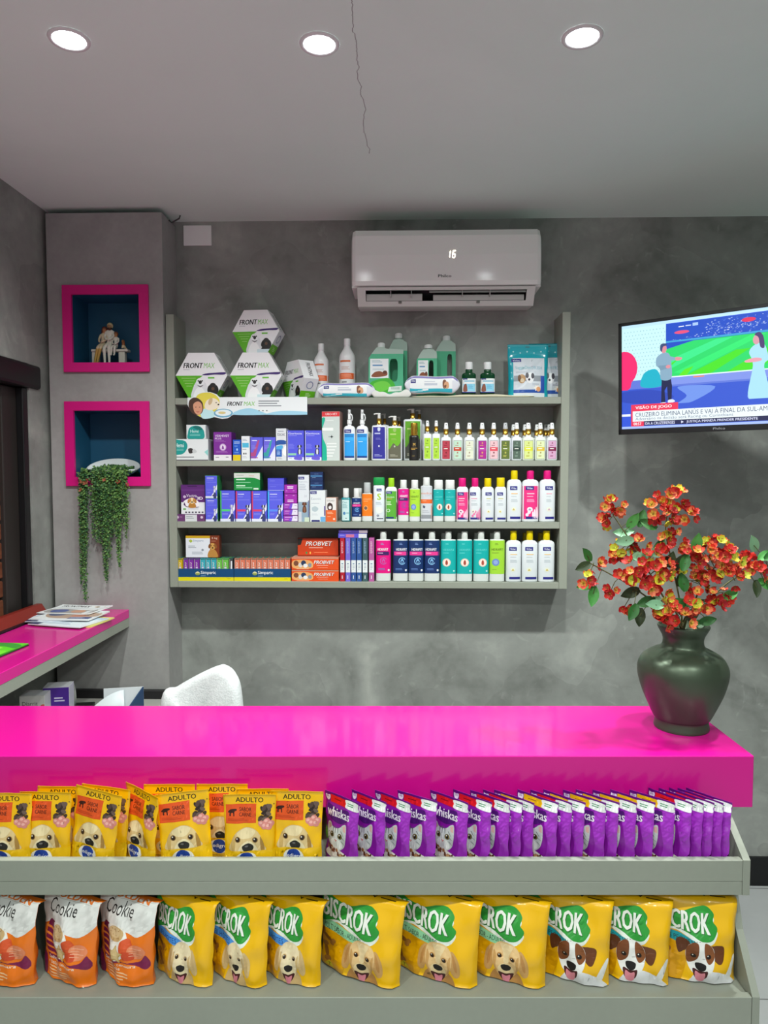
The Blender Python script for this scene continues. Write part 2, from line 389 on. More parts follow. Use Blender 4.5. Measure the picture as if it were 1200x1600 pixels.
# ---------------------------------------------------------------- air conditioner
def air_conditioner():
    x0, x1 = at(549, 400, 2.6).x, at(847, 400, 2.6).x
    cx, W = (x0 + x1) / 2, (x1 - x0)
    t = thing('air_conditioner', 'white split air conditioner mounted high on the wall above the product shelves', 'air conditioner', (cx, D, 0))
    zt, zb, zc = at(700, 353, 2.6).z, at(700, 447, 2.6).z, at(700, 478, 2.65).z
    SH = mat('#f4f3f1', 0.16, coat=0.4)
    hw = W / 2
    def prof(sx, k):     # ring round the casing at x = sx, drawn in by k near the ends
        return [Vector((sx, y, z)) for y, z in [(-0.002, zt - k), (-0.13 + k, zt - k), (-0.165 + k, zt - 0.006 - k), (-0.182 + k, zt - 0.03 - k), (-0.19 + k, zt - 0.1), (-0.19 + k, zb + 0.02), (-0.184 + k, zb + 0.006), (-0.17, zb + 0.001), (-0.002, zb + 0.001)]]
    b = MB(); b.loft([prof(-hw, 0.012), prof(-hw + 0.004, 0.004), prof(-hw + 0.014, 0), prof(hw - 0.014, 0), prof(hw - 0.004, 0.004), prof(hw, 0.012)], SH, smooth=False)
    b.build('front_panel', t, fixn=True)
    # chin with the air slot
    b = MB(); w2 = hw - 0.02; CH = mat('#dcdad7', 0.3)
    ya, yb_ = -0.182, -0.135
    def P(u, v, o=0.0): return (u, ya + (yb_ - ya) * v - o * 0.9, zb + (zc - zb) * v - o * 0.4)
    sx, v0, v1 = w2 - 0.03, 0.16, 0.72
    for a, c, d, e in ((-w2, -sx, 0, 1), (sx, w2, 0, 1), (-sx, sx, 0, v0), (-sx, sx, v1, 1)):
        b.add([P(a, d), P(c, d), P(c, e), P(a, e)], [(0, 1, 2, 3)], CH)
    b.add([P(-w2, 1), P(w2, 1), (w2, -0.003, zc + 0.012), (-w2, -0.003, zc + 0.012)], [(0, 1, 2, 3)], CH)
    for sgn in (-1, 1):
        b.add([P(sgn * w2, 0), P(sgn * w2, 1), (sgn * w2, -0.003, zc + 0.012), (sgn * w2, -0.003, zb)], [(0, 1, 2, 3)], CH)
    b.build('lower_casing', t)
    b = MB(); DK = mat('#1b1b1d', 0.6)
    f = [P(-sx, v0), P(sx, v0), P(sx, v1), P(-sx, v1)]; g = [(p[0], p[1] + 0.05, p[2] + 0.012) for p in f]
    b.add(f + g, [(0, 1, 5, 4), (1, 2, 6, 5), (2, 3, 7, 6), (3, 0, 4, 7), (4, 5, 6, 7)], DK); b.build('air_slot', t)
    LV = mat('#c4c2bf', 0.35)
    def vane(u0, u1, va, vb):
        b = MB(); A = [P(u0, va, -0.012), P(u1, va, -0.012), P(u1, vb, 0.0), P(u0, vb, 0.0)]
        B = [(p[0], p[1] + 0.003, p[2] + 0.003) for p in A]
        b.add(A + B, [(0, 1, 2, 3), (7, 6, 5, 4), (0, 4, 5, 1), (1, 5, 6, 2), (2, 6, 7, 3), (3, 7, 4, 0)], LV)
        return b.build('louver', t)
    vane(-sx + 0.002, -0.085, 0.40, 0.70); vane(-0.045, sx - 0.006, 0.46, 0.70); vane(-0.06, sx - 0.002, 0.20, 0.30)
    b = MB()
    for u in (-0.2, -0.125, 0.06, 0.16):
        b = MB(); b.box(u - 0.001, u + 0.001, ya + 0.012, ya + 0.03, zb - 0.03, zb - 0.004, LV); b.build('fin', t)
    def face_art(name, art, xa, xb, za, zb2, y):
        b = MB(); art.put(b, lambda u, v, o: (xa + (xb - xa) * u, y - o, za + (zb2 - za) * v)); return b.build(name, t)
    def lx(px, py): p = at(px, py, 2.6); return p.x - cx, p.z
    a = Art(20, 12); LED = mat('#fff1d8', 0.4, emit=6.0)
    def seg(x0, y0, x1, y1, wd=1.1):
        dx, dy = x1 - x0, y1 - y0; L = math.hypot(dx, dy); nx, ny = -dy / L * wd / 2, dx / L * wd / 2
        a.poly([(x0 + nx, y0 + ny), (x1 + nx, y1 + ny), (x1 - nx, y1 - ny), (x0 - nx, y0 - ny)], LED)
    seg(5.2, 1, 4.6, 5.6); seg(4.4, 6.4, 3.8, 11)
    seg(12, 0.7, 17, 0.7); seg(11.2, 1.3, 10.6, 5.6); seg(11, 6, 16, 6); seg(10.4, 6.4, 9.8, 10.8); seg(16, 6.5, 15.2, 10.8); seg(10, 11.3, 15, 11.3)
    (xa, za), (xb, zb2) = lx(700, 403), lx(714, 391); face_art('temperature_display', a, xa, xb, za, zb2, -0.1905)
    a = Art(70, 16); a.text('Philco', 2, 2, 68, 14, '#2a2a2c', 0.02); (xa, za), (xb, zb2) = lx(684, 434), lx(706, 428); face_art('emblem', a, xa, xb, za, zb2, -0.1905)
    for px, py in ((625, 471), (749, 469)):
        b = MB(); x, z = lx(px, py); v = 0.80
        p = P(x, v, 0.0); b.box(p[0] - 0.006, p[0] + 0.006, p[1] - 0.006, p[1] + 0.004, p[2] - 0.003, p[2] + 0.004, mat('#77756f', 0.4), 0.001); b.build('clip', t)
air_conditioner()
# ---------------------------------------------------------------- television
def television():
    pl, pr = at(967, 594, 2.52), at(1200, 577, 2.23)
    d = Vector((pr.x - pl.x, pr.y - pl.y, 0)).normalized()
    W, H = 0.660, 0.382
    zmid = (at(965, 509, 2.52).z + at(973, 677, 2.52).z) / 2
    c = Vector((pl.x, pl.y, 0)) + d * W / 2; c.z = zmid
    t = thing('television', 'black flat screen television on a wall bracket showing a football programme', 'television', c)
    t.rotation_euler = Euler((R_(3.0), 0, math.atan2(d.y, d.x)), 'XYZ')
    b = MB(); b.box(-W / 2, W / 2, 0.0, 0.03, -H / 2, H / 2, mat('#0b0b0e', 0.25), 0.003); b.box(-W / 2 + 0.08, W / 2 - 0.08, 0.03, 0.05, -H / 2 + 0.04, H / 2 - 0.09, mat('#0b0b0e', 0.4), 0.006)
    bz = 0.011
    b.box(-W / 2, W / 2, -0.005, 0.001, H / 2 - bz, H / 2, BLACK, 0.001); b.box(-W / 2, W / 2, -0.005, 0.001, -H / 2, -H / 2 + 0.019, BLACK, 0.001)
    b.box(-W / 2, -W / 2 + bz, -0.005, 0.001, -H / 2, H / 2, BLACK, 0.001); b.box(W / 2 - bz, W / 2, -0.005, 0.001, -H / 2, H / 2, BLACK, 0.001)
    b.build('casing', t)
    cache = {}
    def E(h):
        return mat(h, 0.3, emit=1.05)
    a = Art(1882, 900)
    def L(x, y): # picture coordinates from the visible 73 percent: a 1180 wide crop of the screen
        return x, y
    a.rect(0, 0, 1900, 900, E('#2f55d8')); a.rect(0, 0, 1900, 26, E('#bfe6ff'))
    a.rect(0, 26, 440, 480, E('#c8f3f5'))
    for i in range(13):
        for j in range(13): a.ell(30 + i * 32 + (j % 2) * 16, 60 + j * 31, 5, 6, E('#9cc9d6'), n=6)
    a.rect(440, 30, 1900, 470, E('#1a4cc4'))
    rr = random.Random(3)
    for i in range(620):
        x, y = rr.uniform(480, 1880), rr.uniform(40, 170); g = rr.choice(('#5f86dd', '#3c66d4', '#90a9e8', '#2e55b8', '#b3c4ee'))
        if y < 130 - (x - 440) * 0.12 + 40 and x < 800: continue
        a.rect(x, y, x + rr.uniform(6, 16), y + rr.uniform(3, 8), E(g))
    a.rect(440, 172, 1900, 186, E('#3fa5d8'))
    a.poly([(440, 240), (700, 190), (1900, 186), (1900, 470), (440, 470)], E('#22d86a'))
    a.poly([(470, 330), (900, 200), (1050, 196), (500, 400)], E('#37e88b')); a.poly([(520, 440), (1200, 196), (1330, 194), (640, 460)], E('#2ce873'))
    a.poly([(640, 470), (1080, 300), (1200, 300), (860, 470)], E('#45e01c')); a.poly([(1000, 470), (1500, 230), (1900, 226), (1900, 280), (1180, 470)], E('#45e01c')); a.poly([(440, 380), (560, 330), (440, 420)], E('#45e01c')); a.poly([(560, 470), (620, 420), (700, 400), (640, 470)], E('#5be512'))
    a.rect(560, 60, 610, 68, E('#f2f6ff')); a.rect(690, 46, 740, 70, E('#a9c8ff')); a.rect(625, 58, 676, 66, E('#c9d8ff'))
    a.ell(590, 110, 70, 14, E('#e8507c')); a.ell(1180, 76, 60, 18, E('#e0305c'))
    a.rect(440, 470, 1900, 482, E('#dff0ff')); a.rect(0, 480, 1900, 560, E('#5f78d8')); a.rect(440, 482, 1900, 540, E('#7f94e6')); a.rect(0, 555, 1900, 760, E('#3357cf'))
    a.blob([(0, 580), (300, 570), (520, 640), (330, 690), (0, 660)], E('#2a47b8')); a.blob([(560, 560), (900, 580), (700, 690), (560, 700), (640, 640)], E('#6f93e8')); a.blob([(1200, 640), (1500, 560), (1900, 560), (1900, 720), (1280, 730)], E('#86a5f0')); a.rect(700, 484, 800, 494, E('#e88a6a'))
    a.ell(20, 370, 140, 150, E('#f0246e')); a.poly([(0, 480), (100, 490), (90, 540), (60, 560), (0, 560)], E('#f0246e')); a.blob([(200, 540), (215, 440), (280, 400), (360, 410), (400, 540)], E('#10b0c8'))
    m0 = len(a.p)      # presenter standing with arm out
    a.poly([(395, 440), (500, 440), (515, 520), (510, 660), (470, 670), (458, 520), (430, 560), (440, 690), (390, 690)], E('#121a4a'))
    a.blob([(375, 690), (440, 684), (450, 715), (380, 726)], E('#dfeaff')); a.blob([(470, 664), (520, 656), (548, 680), (480, 694)], E('#dfeaff'))
    a.blob([(340, 210), (420, 170), (480, 190), (505, 280), (505, 440), (390, 445), (375, 340), (330, 290)], E('#86a9c0'))
    a.poly([(480, 210), (560, 235), (560, 258), (480, 260)], E('#86a9c0')); a.blob([(556, 228), (625, 240), (610, 262), (556, 262)], E('#e0909a')); a.poly([(350, 300), (470, 300), (490, 330), (380, 350)], E('#7697ae')); a.ell(470, 318, 28, 18, E('#e0909a'))
    a.ell(418, 130, 34, 46, E('#d98c98')); a.blob([(375, 130), (385, 82), (440, 78), (452, 100), (410, 110), (395, 160)], E('#3a4a78'))
    a.p[m0:] = [([(430 + (x - 430) * .84, 695 + (y - 695) * .82) for x, y in q[0]], q[1], q[2]) for q in a.p[m0:]]
    m0 = len(a.p)      # presenter in a long pale dress
    a.blob([(1350, 250), (1420, 180), (1500, 190), (1540, 330), (1500, 400), (1560, 700), (1350, 690), (1390, 380)], E('#a9dff0')); a.blob([(1310, 330), (1400, 310), (1470, 320), (1460, 345), (1330, 350)], E('#e8a0b0')); a.ell(1420, 140, 34, 46, E('#d99aa8')); a.blob([(1400, 90), (1450, 70), (1490, 120), (1500, 220), (1460, 210), (1440, 120)], E('#4a3a70'))
    a.p[m0:] = [([(1255 + (x - 1430) * .84, 695 + (y - 695) * .82) for x, y in q[0]], q[1], q[2]) for q in a.p[m0:]]
    # captions
    a.poly([(0, 770), (90, 770), (90, 790), (0, 790)], E('#e8eeff'))
    a.rect(95, 690, 560, 900 - 24, E('#ea3358')); a.rect(560, 700, 1900, 752, E('#3357cf')); a.rect(112, 748, 1900, 838, E('#e9f5f6')); a.rect(100, 838, 1900, 876, E('#20244f')); a.rect(95, 838, 225, 880, E('#ea3358')); a.rect(0, 880, 1900, 900, E('#a8c0ff'))
    a.text('VISÃO DE JOGO', 140, 700, 500, 738, E('#ffffff'), 0.02)
    a.text('CRUZEIRO ELIMINA LANÚS E VAI À FINAL DA SUL-AMERICANA', 140, 752, 1560, 798, E('#4b5478'), 0.005)
    a.text('Adversário na decisão será Racing ou Corinthians', 140, 803, 1060, 834, E('#6f7c98'), 0.0)
    a.text('08:57', 120, 846, 200, 870, E('#ffffff'), 0.02); a.text('IDA A CRUZEIRENSES', 236, 846, 530, 870, E('#dfe4ff'), 0.02); a.poly([(590, 846), (614, 858), (590, 870)], E('#dfe4ff')); a.text('JUSTIÇA MANDA PRENDER PRESIDENTE', 640, 846, 1270, 872, E('#dfe4ff'), 0.02)
    b = MB(); w, h = W / 2 - bz, H - bz - 0.019
    a.put(b, lambda u, v, o: (-w + 2 * w * u, -0.0005 - o, -H / 2 + 0.019 + h * v), eps=1.2e-5); b.build('screen', t)
    a = Art(40, 10); a.text('Philco', 2, 1, 38, 9, '#8a8a90', 0.01); b = MB(); a.put(b, lambda u, v, o: (-0.02 + 0.04 * u, -0.0052 - o, -H / 2 + 0.005 + 0.009 * v)); b.build('emblem', t)
    # bracket from the back of the set to the wall
    inv = t.matrix_basis.inverted()
    wp = Vector((c.x + 0.06, D, zmid)); T = lambda p: inv @ Vector(p)
    back = Vector((0.0, 0.05, 0.0))
    b = MB(); b.box(-0.1, 0.1, 0.05, 0.06, -0.1, 0.1, BLACK, 0.002); b.tube([(0, 0.058, 0), T((wp.x, (wp.y + c.y) / 2 + 0.03, zmid)), T((wp.x, D - 0.012, zmid))], 0.016, BLACK, 10); b.build('bracket_arm', t)
    b = MB(); b.box(wp.x - 0.05, wp.x + 0.05, D - 0.014, D - 0.001, zmid - 0.1, zmid + 0.1, BLACK, 0.002)
    o = b.build('wall_bracket', t); o.matrix_parent_inverse = t.matrix_basis.inverted()
television()
# ---------------------------------------------------------------- the product shelf on the wall
SY = 2.645
SHZ = [at(575, y, SY).z for y in (621, 719.6, 815.5, 909.3)]
def wall_shelf():
    t = thing('wall_shelf', 'grey four tier wall shelf filled with pet medicines and shampoos', 'shelf', (-0.14, D, SHZ[3]))
    def L(b): b2 = b; return b2
    x0, x1 = -0.884, 0.608; th = 0.030; ox, oz = 0.14, -SHZ[3]
    for xa, xb in ((x0, x0 + th), (x1 - th, x1)):
        b = MB(); b.box(xa + ox, xb + ox, SY - D, -0.001, at(575, 919, SY).z + oz, at(575, 489, SY).z + oz, GREY, 0.0012); b.build('side_panel', t)
    for z, yb_ in zip(SHZ, (631.5, 728.5, 825.5, 919)):
        b = MB(); b.box(x0 + th + ox + 0.0005, x1 - th + ox - 0.0005, SY - D + 0.0005, -0.001, at(575, yb_, SY).z + oz, z + oz, GREY, 0.001); b.build('shelf_board', t)
wall_shelf()
# ---------------------------------------------------------------- side desk, lower desk, chair
def side_desk():
    z1 = 1.126; t = thing('side_desk', 'pink topped high desk with grey edge along the left wall', 'desk', (-1.18, 2.2, 0))
    o = (1.18, -2.2); xa, xb, ya, yb_ = XL + 0.052 + o[0], -1.036 + o[0], 1.0 + o[1], PY - 0.002 + o[1]
    b = MB(); b.box(xa, xb, ya, yb_, z1 - 0.032, z1, PINK, 0.0015); b.build('desk_top', t)
    b = MB(); b.box(xa, xb - 0.001, ya, yb_, z1 - 0.066, z1 - 0.0325, GREY, 0.001); b.build('edge_board', t)
    b = MB(); b.box(xa, xb - 0.02, ya, ya + 0.02, 0, z1 - 0.0665, GREY, 0.001); b.build('support_panel', t)
side_desk()
LZ = 0.79
def low_desk():
    t = thing('low_desk', 'low grey work desk in the corner behind the pink counter', 'desk', (-1.05, 2.2, 0))
    b = MB(); b.box(-0.27, 0.27, -0.5, 0.42, LZ - 0.03, LZ, mat('#a8a5a0', 0.4), 0.002); b.build('desk_top', t)
    b = MB(); b.box(-0.27, 0.165, 0.405, 0.428, LZ, LZ + 0.032, mat('#1d1c1e', 0.5), 0.002); b.build('back_edge', t)
    for y in (-0.48, 0.38):
        b = MB(); b.box(-0.26, 0.26, y, y + 0.025, 0, LZ - 0.0305, GREY, 0.001); b.build('leg_panel', t)
low_desk()
def chair():
    BOU = noise_mat('white_boucle', [(0.3, '#d4d8da'), (0.7, '#f0f3f4')], scale=90, detail=3, rough=0.9, bump=0.22, fine=220, fine_amt=0.5)
    Yc = 2.08; pc = at(318, 1080, Yc)
    t = thing('boucle_chair', 'white boucle tub chair with rounded back behind the pink counter', 'chair', (at(307, 1080, Yc).x, Yc, 0), R_(-6))
    b = MB(); zt = at(330, 1046, Yc).z
    # padded back shell: outline swept with thickness
    out = smooth_closed([(-.135, .50), (-.142, .70), (-.128, zt - .105), (-.084, zt - .071), (-.013, zt - .030), (.043, zt - .004), (.071, zt), (.103, zt - .022), (.124, zt - .080), (.134, .80), (.130, .56), (.09, .48), (0, .46)], 6)
    cz = 0.72
    rings = []
    for k in range(13):
        q = math.pi * k / 12; sc = 0.70 + 0.30 * math.sin(q) ** .55 if 0 < k < 12 else 0.30; dy = -0.032 * math.cos(q)
        rings.append([Vector((x * sc, dy - 1.1 * x * x + 0.06, cz + (z - cz) * (1 - (1 - sc) * 0.5))) for x, z in out])
    b.loft(rings, BOU); b.build('backrest', t, fixn=True)
    b = MB(); b.sell([(0.40, 0.17, 0.17), (0.405, 0.185, 0.185), (0.44, 0.195, 0.195), (0.485, 0.185, 0.185), (0.50, 0.15, 0.15)], BOU, e=3, cy=-0.14, n=36); b.build('seat', t, fixn=True)
    for sx in (-1, 1):
        for sy in (-1, 1):
            b = MB(); b.tube([(sx * 0.12, sy * 0.11 - 0.14, 0.405), (sx * 0.17, sy * 0.16 - 0.14, 0.0)], [0.014, 0.009], mat('#2a2522', 0.4), 10); b.build('leg', t)
chair()
# ---------------------------------------------------------------- counter and display rack
CO = Vector((0, 0, 0))
def cw(x, y, z): return RZ @ Vector((x, y, 0)) + Vector((0, 0, z))     # counter frame to room
CZ, CY0, CY1, CXR = at(600, 1181, 1.37).z, 1.37, 1.672, 0.729
CBOT = atc(1180, 1262, CY0).z
def counter():
    t = thing('reception_counter', 'long glossy pink reception counter with a thick front edge', 'counter', (0, 0, 0), R_(YAW))
    b = MB(); b.box(-0.985, CXR, CY0, CY1, CBOT, CZ, PINK, 0.0015); b.build('counter_top', t)
    b = MB(); b.box(-0.96, CXR - 0.09, CY1 - 0.05, CY1 - 0.02, 0.0, CBOT - 0.0005, GREY, 0.001); b.build('back_panel', t)
counter()
RX = 0.666
LIPY, LIPZ = 1.28, atc(600, 1344.5, 1.28).z
UFL = atc(600, 1399, 1.28).z
LOY, LOZ = 1.235, atc(600, 1558.5, 1.235).z
def rack():
    t = thing('display_rack', 'grey stepped display rack with lipped trays under the pink counter', 'rack', (0, 0, 0), R_(YAW))
    y1 = CY1 - 0.055; xl = -0.955
    midz = atc(600, 1378, LIPY).z
    b = MB(); b.box(xl, RX, LIPY, LIPY + 0.014, midz + 0.0006, LIPZ, GREY, 0.0008); b.build('upper_lip', t)
    b = MB(); b.box(xl, RX, LIPY + 0.0005, y1, UFL, midz, GREY, 0.0008); b.build('upper_tray', t)
    b = MB(); b.box(xl, RX, LOY, LOY + 0.014, LOZ - 0.075, LOZ, GREY, 0.0008); b.build('lower_lip', t)
    b = MB(); b.box(xl, RX, LOY + 0.0145, y1, LOZ - 0.034, LOZ - 0.006, GREY, 0.0008); b.build('lower_tray', t)
    b = MB(); b.box(xl, RX - 0.02, y1 - 0.3, y1 - 0.28, 0.0, LOZ - 0.035, GREY, 0.0008); b.build('plinth', t)
    def side(xa, pts):
        b = MB(); n = len(pts); V = [(xa, y, z) for y, z in pts] + [(xa + 0.0135, y, z) for y, z in pts]
        b.add(V, [list(range(n)), list(range(n, 2 * n))[::-1]] + [[j, (j + 1) % n, (j + 1) % n + n, j + n] for j in range(n)], GREY); b.build('side_panel', t, fixn=True)
    top = CBOT - 0.001
    side(RX + 0.0003, [(LIPY, UFL), (LIPY, LIPZ), (1.355, 0.972), (1.366, top - 0.001), (1.3725, top), (y1, top), (y1, UFL)])
    side(RX + 0.0006, [(LOY, LOZ - 0.075), (LOY, LOZ), (1.30, LOZ + 0.085), (1.33, UFL - 0.001), (y1, UFL - 0.001), (y1, 0.0), (1.3, 0.0), (1.3, LOZ - 0.075)])
    side(xl - 0.014, [(LIPY, UFL), (LIPY, LIPZ), (1.366, top - 0.001), (1.3725, top), (y1, top), (y1, 0.0), (1.3, 0.0), (1.24, UFL - 0.1)])
rack()
# ---------------------------------------------------------------- boxes, bottles and packs on the wall shelf
def pane(px0, px1, pyt, z0, Y):       # where a pack stands: centre x, width, height
    pb = 740
    a, c = at(px0, pb, Y), at(px1, pb, Y)
    return (a.x + c.x) / 2, (c.x - a.x), at((px0 + px1) / 2, pyt, Y).z - z0
def carton(name, label, px0, px1, pyt, z0, Y, depth, side, art, cat='box', group=None, top=None, rot=0.0, front=None):
    x, w, h = pane(px0, px1, pyt, z0, Y)
    w -= 0.0012
    b = MB(); b.box(-w / 2, w / 2, -depth / 2, depth / 2, 0, h, mat(side, 0.35), 0.0009)
    art.put(b, flat(w - 0.0016, h - 0.0016, -depth / 2))
    if top:
        q = 0.001; b.add([(-w / 2 + q, -depth / 2 + q, h + 1e-4), (w / 2 - q, -depth / 2 + q, h + 1e-4), (w / 2 - q, depth / 2 - q, h + 1e-4), (-w / 2 + q, depth / 2 - q, h + 1e-4)], [(0, 1, 2, 3)], mat(top, 0.35))
    # glued flap seam on the lid
    o = b.build(name, None, (x, Y + depth / 2, z0 + 0.0002), R_(rot))
    tag(o, label, cat, group)
    return o, x, w, h
def dogface(a, x, y, s, fur='#e3c48d', dark='#b98c4e', ear='#c79b5c', tongue=True, chest=True, eye='#2a1b12', lite='#f0dfb8'):
    if chest: a.blob([(x - .75 * s, y + 1.9 * s), (x - .6 * s, y + .7 * s), (x, y + .4 * s), (x + .65 * s, y + .7 * s), (x + .8 * s, y + 1.9 * s)], dark)
    a.blob([(x - .62 * s, y - .62 * s), (x - .95 * s, y - .2 * s), (x - .98 * s, y + .55 * s), (x - .7 * s, y + .62 * s), (x - .5 * s, y - .1 * s)], ear)
    a.blob([(x + .62 * s, y - .62 * s), (x + .95 * s, y - .2 * s), (x + .98 * s, y + .55 * s), (x + .7 * s, y + .62 * s), (x + .5 * s, y - .1 * s)], ear)
    a.blob([(x - .6 * s, y - .5 * s), (x - .25 * s, y - .85 * s), (x + .25 * s, y - .85 * s), (x + .6 * s, y - .5 * s), (x + .6 * s, y + .15 * s), (x + .35 * s, y + .75 * s), (x, y + .95 * s), (x - .35 * s, y + .75 * s), (x - .6 * s, y + .15 * s)], fur)
    for sx in (-1, 1):       # darker cheek and ear fold, pale brow and muzzle
        a.blob([(x + sx * .58 * s, y - .35 * s), (x + sx * .44 * s, y - .1 * s), (x + sx * .46 * s, y + .3 * s), (x + sx * .36 * s, y + .68 * s), (x + sx * .56 * s, y + .3 * s)], ear)
        a.blob([(x + sx * .66 * s, y - .5 * s), (x + sx * .84 * s, y - .1 * s), (x + sx * .86 * s, y + .4 * s), (x + sx * .74 * s, y + .2 * s)], dark)
    a.blob([(x - .3 * s, y - .72 * s), (x, y - .8 * s), (x + .3 * s, y - .72 * s), (x + .14 * s, y - .3 * s), (x + .1 * s, y + .1 * s), (x - .1 * s, y + .1 * s), (x - .14 * s, y - .3 * s)], lite)
    a.ell(x, y + .46 * s, .36 * s, .3 * s, lite)
    for sx in (-1, 1):
        a.ell(x + sx * .3 * s, y - .17 * s, .13 * s, .11 * s, dark); a.ell(x + sx * .3 * s, y - .15 * s, .095 * s, .09 * s, eye); a.ell(x + sx * .3 * s - .03 * s, y - .19 * s, .025 * s, .025 * s, '#f2ece0', n=8)
    if tongue:
        a.blob([(x - .33 * s, y + .62 * s), (x, y + .7 * s), (x + .33 * s, y + .62 * s), (x + .22 * s, y + .95 * s), (x, y + 1.12 * s), (x - .22 * s, y + .95 * s)], '#4a1d1c')
        a.blob([(x - .18 * s, y + .76 * s), (x, y + .82 * s), (x + .18 * s, y + .76 * s), (x + .13 * s, y + 1.08 * s), (x, y + 1.16 * s), (x - .13 * s, y + 1.08 * s)], '#d98292')
    a.blob([(x - .22 * s, y + .27 * s), (x, y + .2 * s), (x + .22 * s, y + .27 * s), (x + .17 * s, y + .47 * s), (x, y + .55 * s), (x - .17 * s, y + .47 * s)], '#1d1818')
    return a
def sitting_dog(a, x, y, s, fur, chest, head):
    a.blob([(x - .5 * s, y + 2.2 * s), (x - .55 * s, y + 1.2 * s), (x - .3 * s, y + .5 * s), (x + .3 * s, y + .5 * s), (x + .55 * s, y + 1.2 * s), (x + .5 * s, y + 2.2 * s)], fur)
    a.blob([(x - .22 * s, y + 2.2 * s), (x - .25 * s, y + .9 * s), (x + .25 * s, y + .9 * s), (x + .22 * s, y + 2.2 * s)], chest)
    a.ell(x, y, .48 * s, .5 * s, head); a.ell(x - .46 * s, y - .15 * s, .2 * s, .42 * s, fur, 15); a.ell(x + .46 * s, y - .15 * s, .2 * s, .42 * s, fur, -15)
    a.blob([(x - .12 * s, y - .45 * s), (x + .12 * s, y - .45 * s), (x + .22 * s, y + .4 * s), (x - .22 * s, y + .4 * s)], chest)
    a.ell(x - .2 * s, y - .05 * s, .07 * s, .07 * s, '#15100e', n=8); a.ell(x + .2 * s, y - .05 * s, .07 * s, .07 * s, '#15100e', n=8); a.ell(x, y + .25 * s, .13 * s, .1 * s, '#15100e', n=10)
    return a
NAVY = '#23246e'
def navytag(a, x0, y0, x1, y1):
    a.rect(x0, y0, x1, y1, '#26277c'); a.text('Virbac', x0 + (x1 - x0) * .14, y0 + (y1 - y0) * .24, x1 - (x1 - x0) * .14, y1 - (y1 - y0) * .22, '#e4e6f2', 0.02); return a
# ---- hexagonal collar boxes
def hex_art():
    a = Art(160, 139)
    a.poly([(0, 0), (160, 0), (160, 69), (0, 69)], '#f3f2f6'); a.rect(0, 69, 160, 139, '#efeff3')
    a.poly([(0, 70), (84, 70), (66, 84), (56, 100), (48, 139), (0, 139)], '#5cb41c')
    for i in range(4): a.rect(18 + i * 5, 77 + i * 8, 62 - i * 4, 78.5 + i * 8, '#a9d884')
    a.blob([(82, 68), (96, 63), (122, 61), (154, 60), (150, 67), (120, 67), (96, 69)], '#3d1f6e'); a.rect(100, 74, 120, 79, '#6abf3a')
    a.text('FRONT', 24, 31, 86, 47, '#17171b', 0.035, 0.22); a.text('MAX', 87, 31, 122, 47, '#6fbe2e', 0.01, 0.22); a.lines(24, 51, 56, 54, 1, '#9a9aa4')
    a.blob([(50, 139), (52, 112), (62, 92), (76, 84), (92, 92), (98, 112), (100, 139)], '#dfe1e6'); a.blob([(56, 139), (60, 116), (74, 104), (88, 116), (92, 139)], '#f4f5f7')
    a.ell(76, 89, 13, 12, '#eceef2'); a.ell(70, 86, 2.5, 2.5, '#2a2626', n=8); a.ell(82, 86, 2.5, 2.5, '#2a2626', n=8); a.ell(76, 90, 5, 6, '#2a2626', n=10); a.blob([(66, 98), (76, 101), (86, 98), (76, 106)], '#7d7a80')
    a.blob([(98, 139), (102, 118), (110, 104), (122, 104), (132, 118), (136, 139)], '#1d1a1c'); a.ell(115, 104, 11, 12, '#231f20'); a.ell(103, 110, 5, 11, '#141213', 15); a.ell(127, 110, 5, 11, '#141213', -15); a.ell(115, 110, 5, 5, '#5b4030', n=10)
    a.blob([(126, 139), (132, 124), (150, 116), (160, 124), (160, 139)], '#2f8f2c'); a.rect(84, 128, 128, 139, '#cfe3ea')
    return a
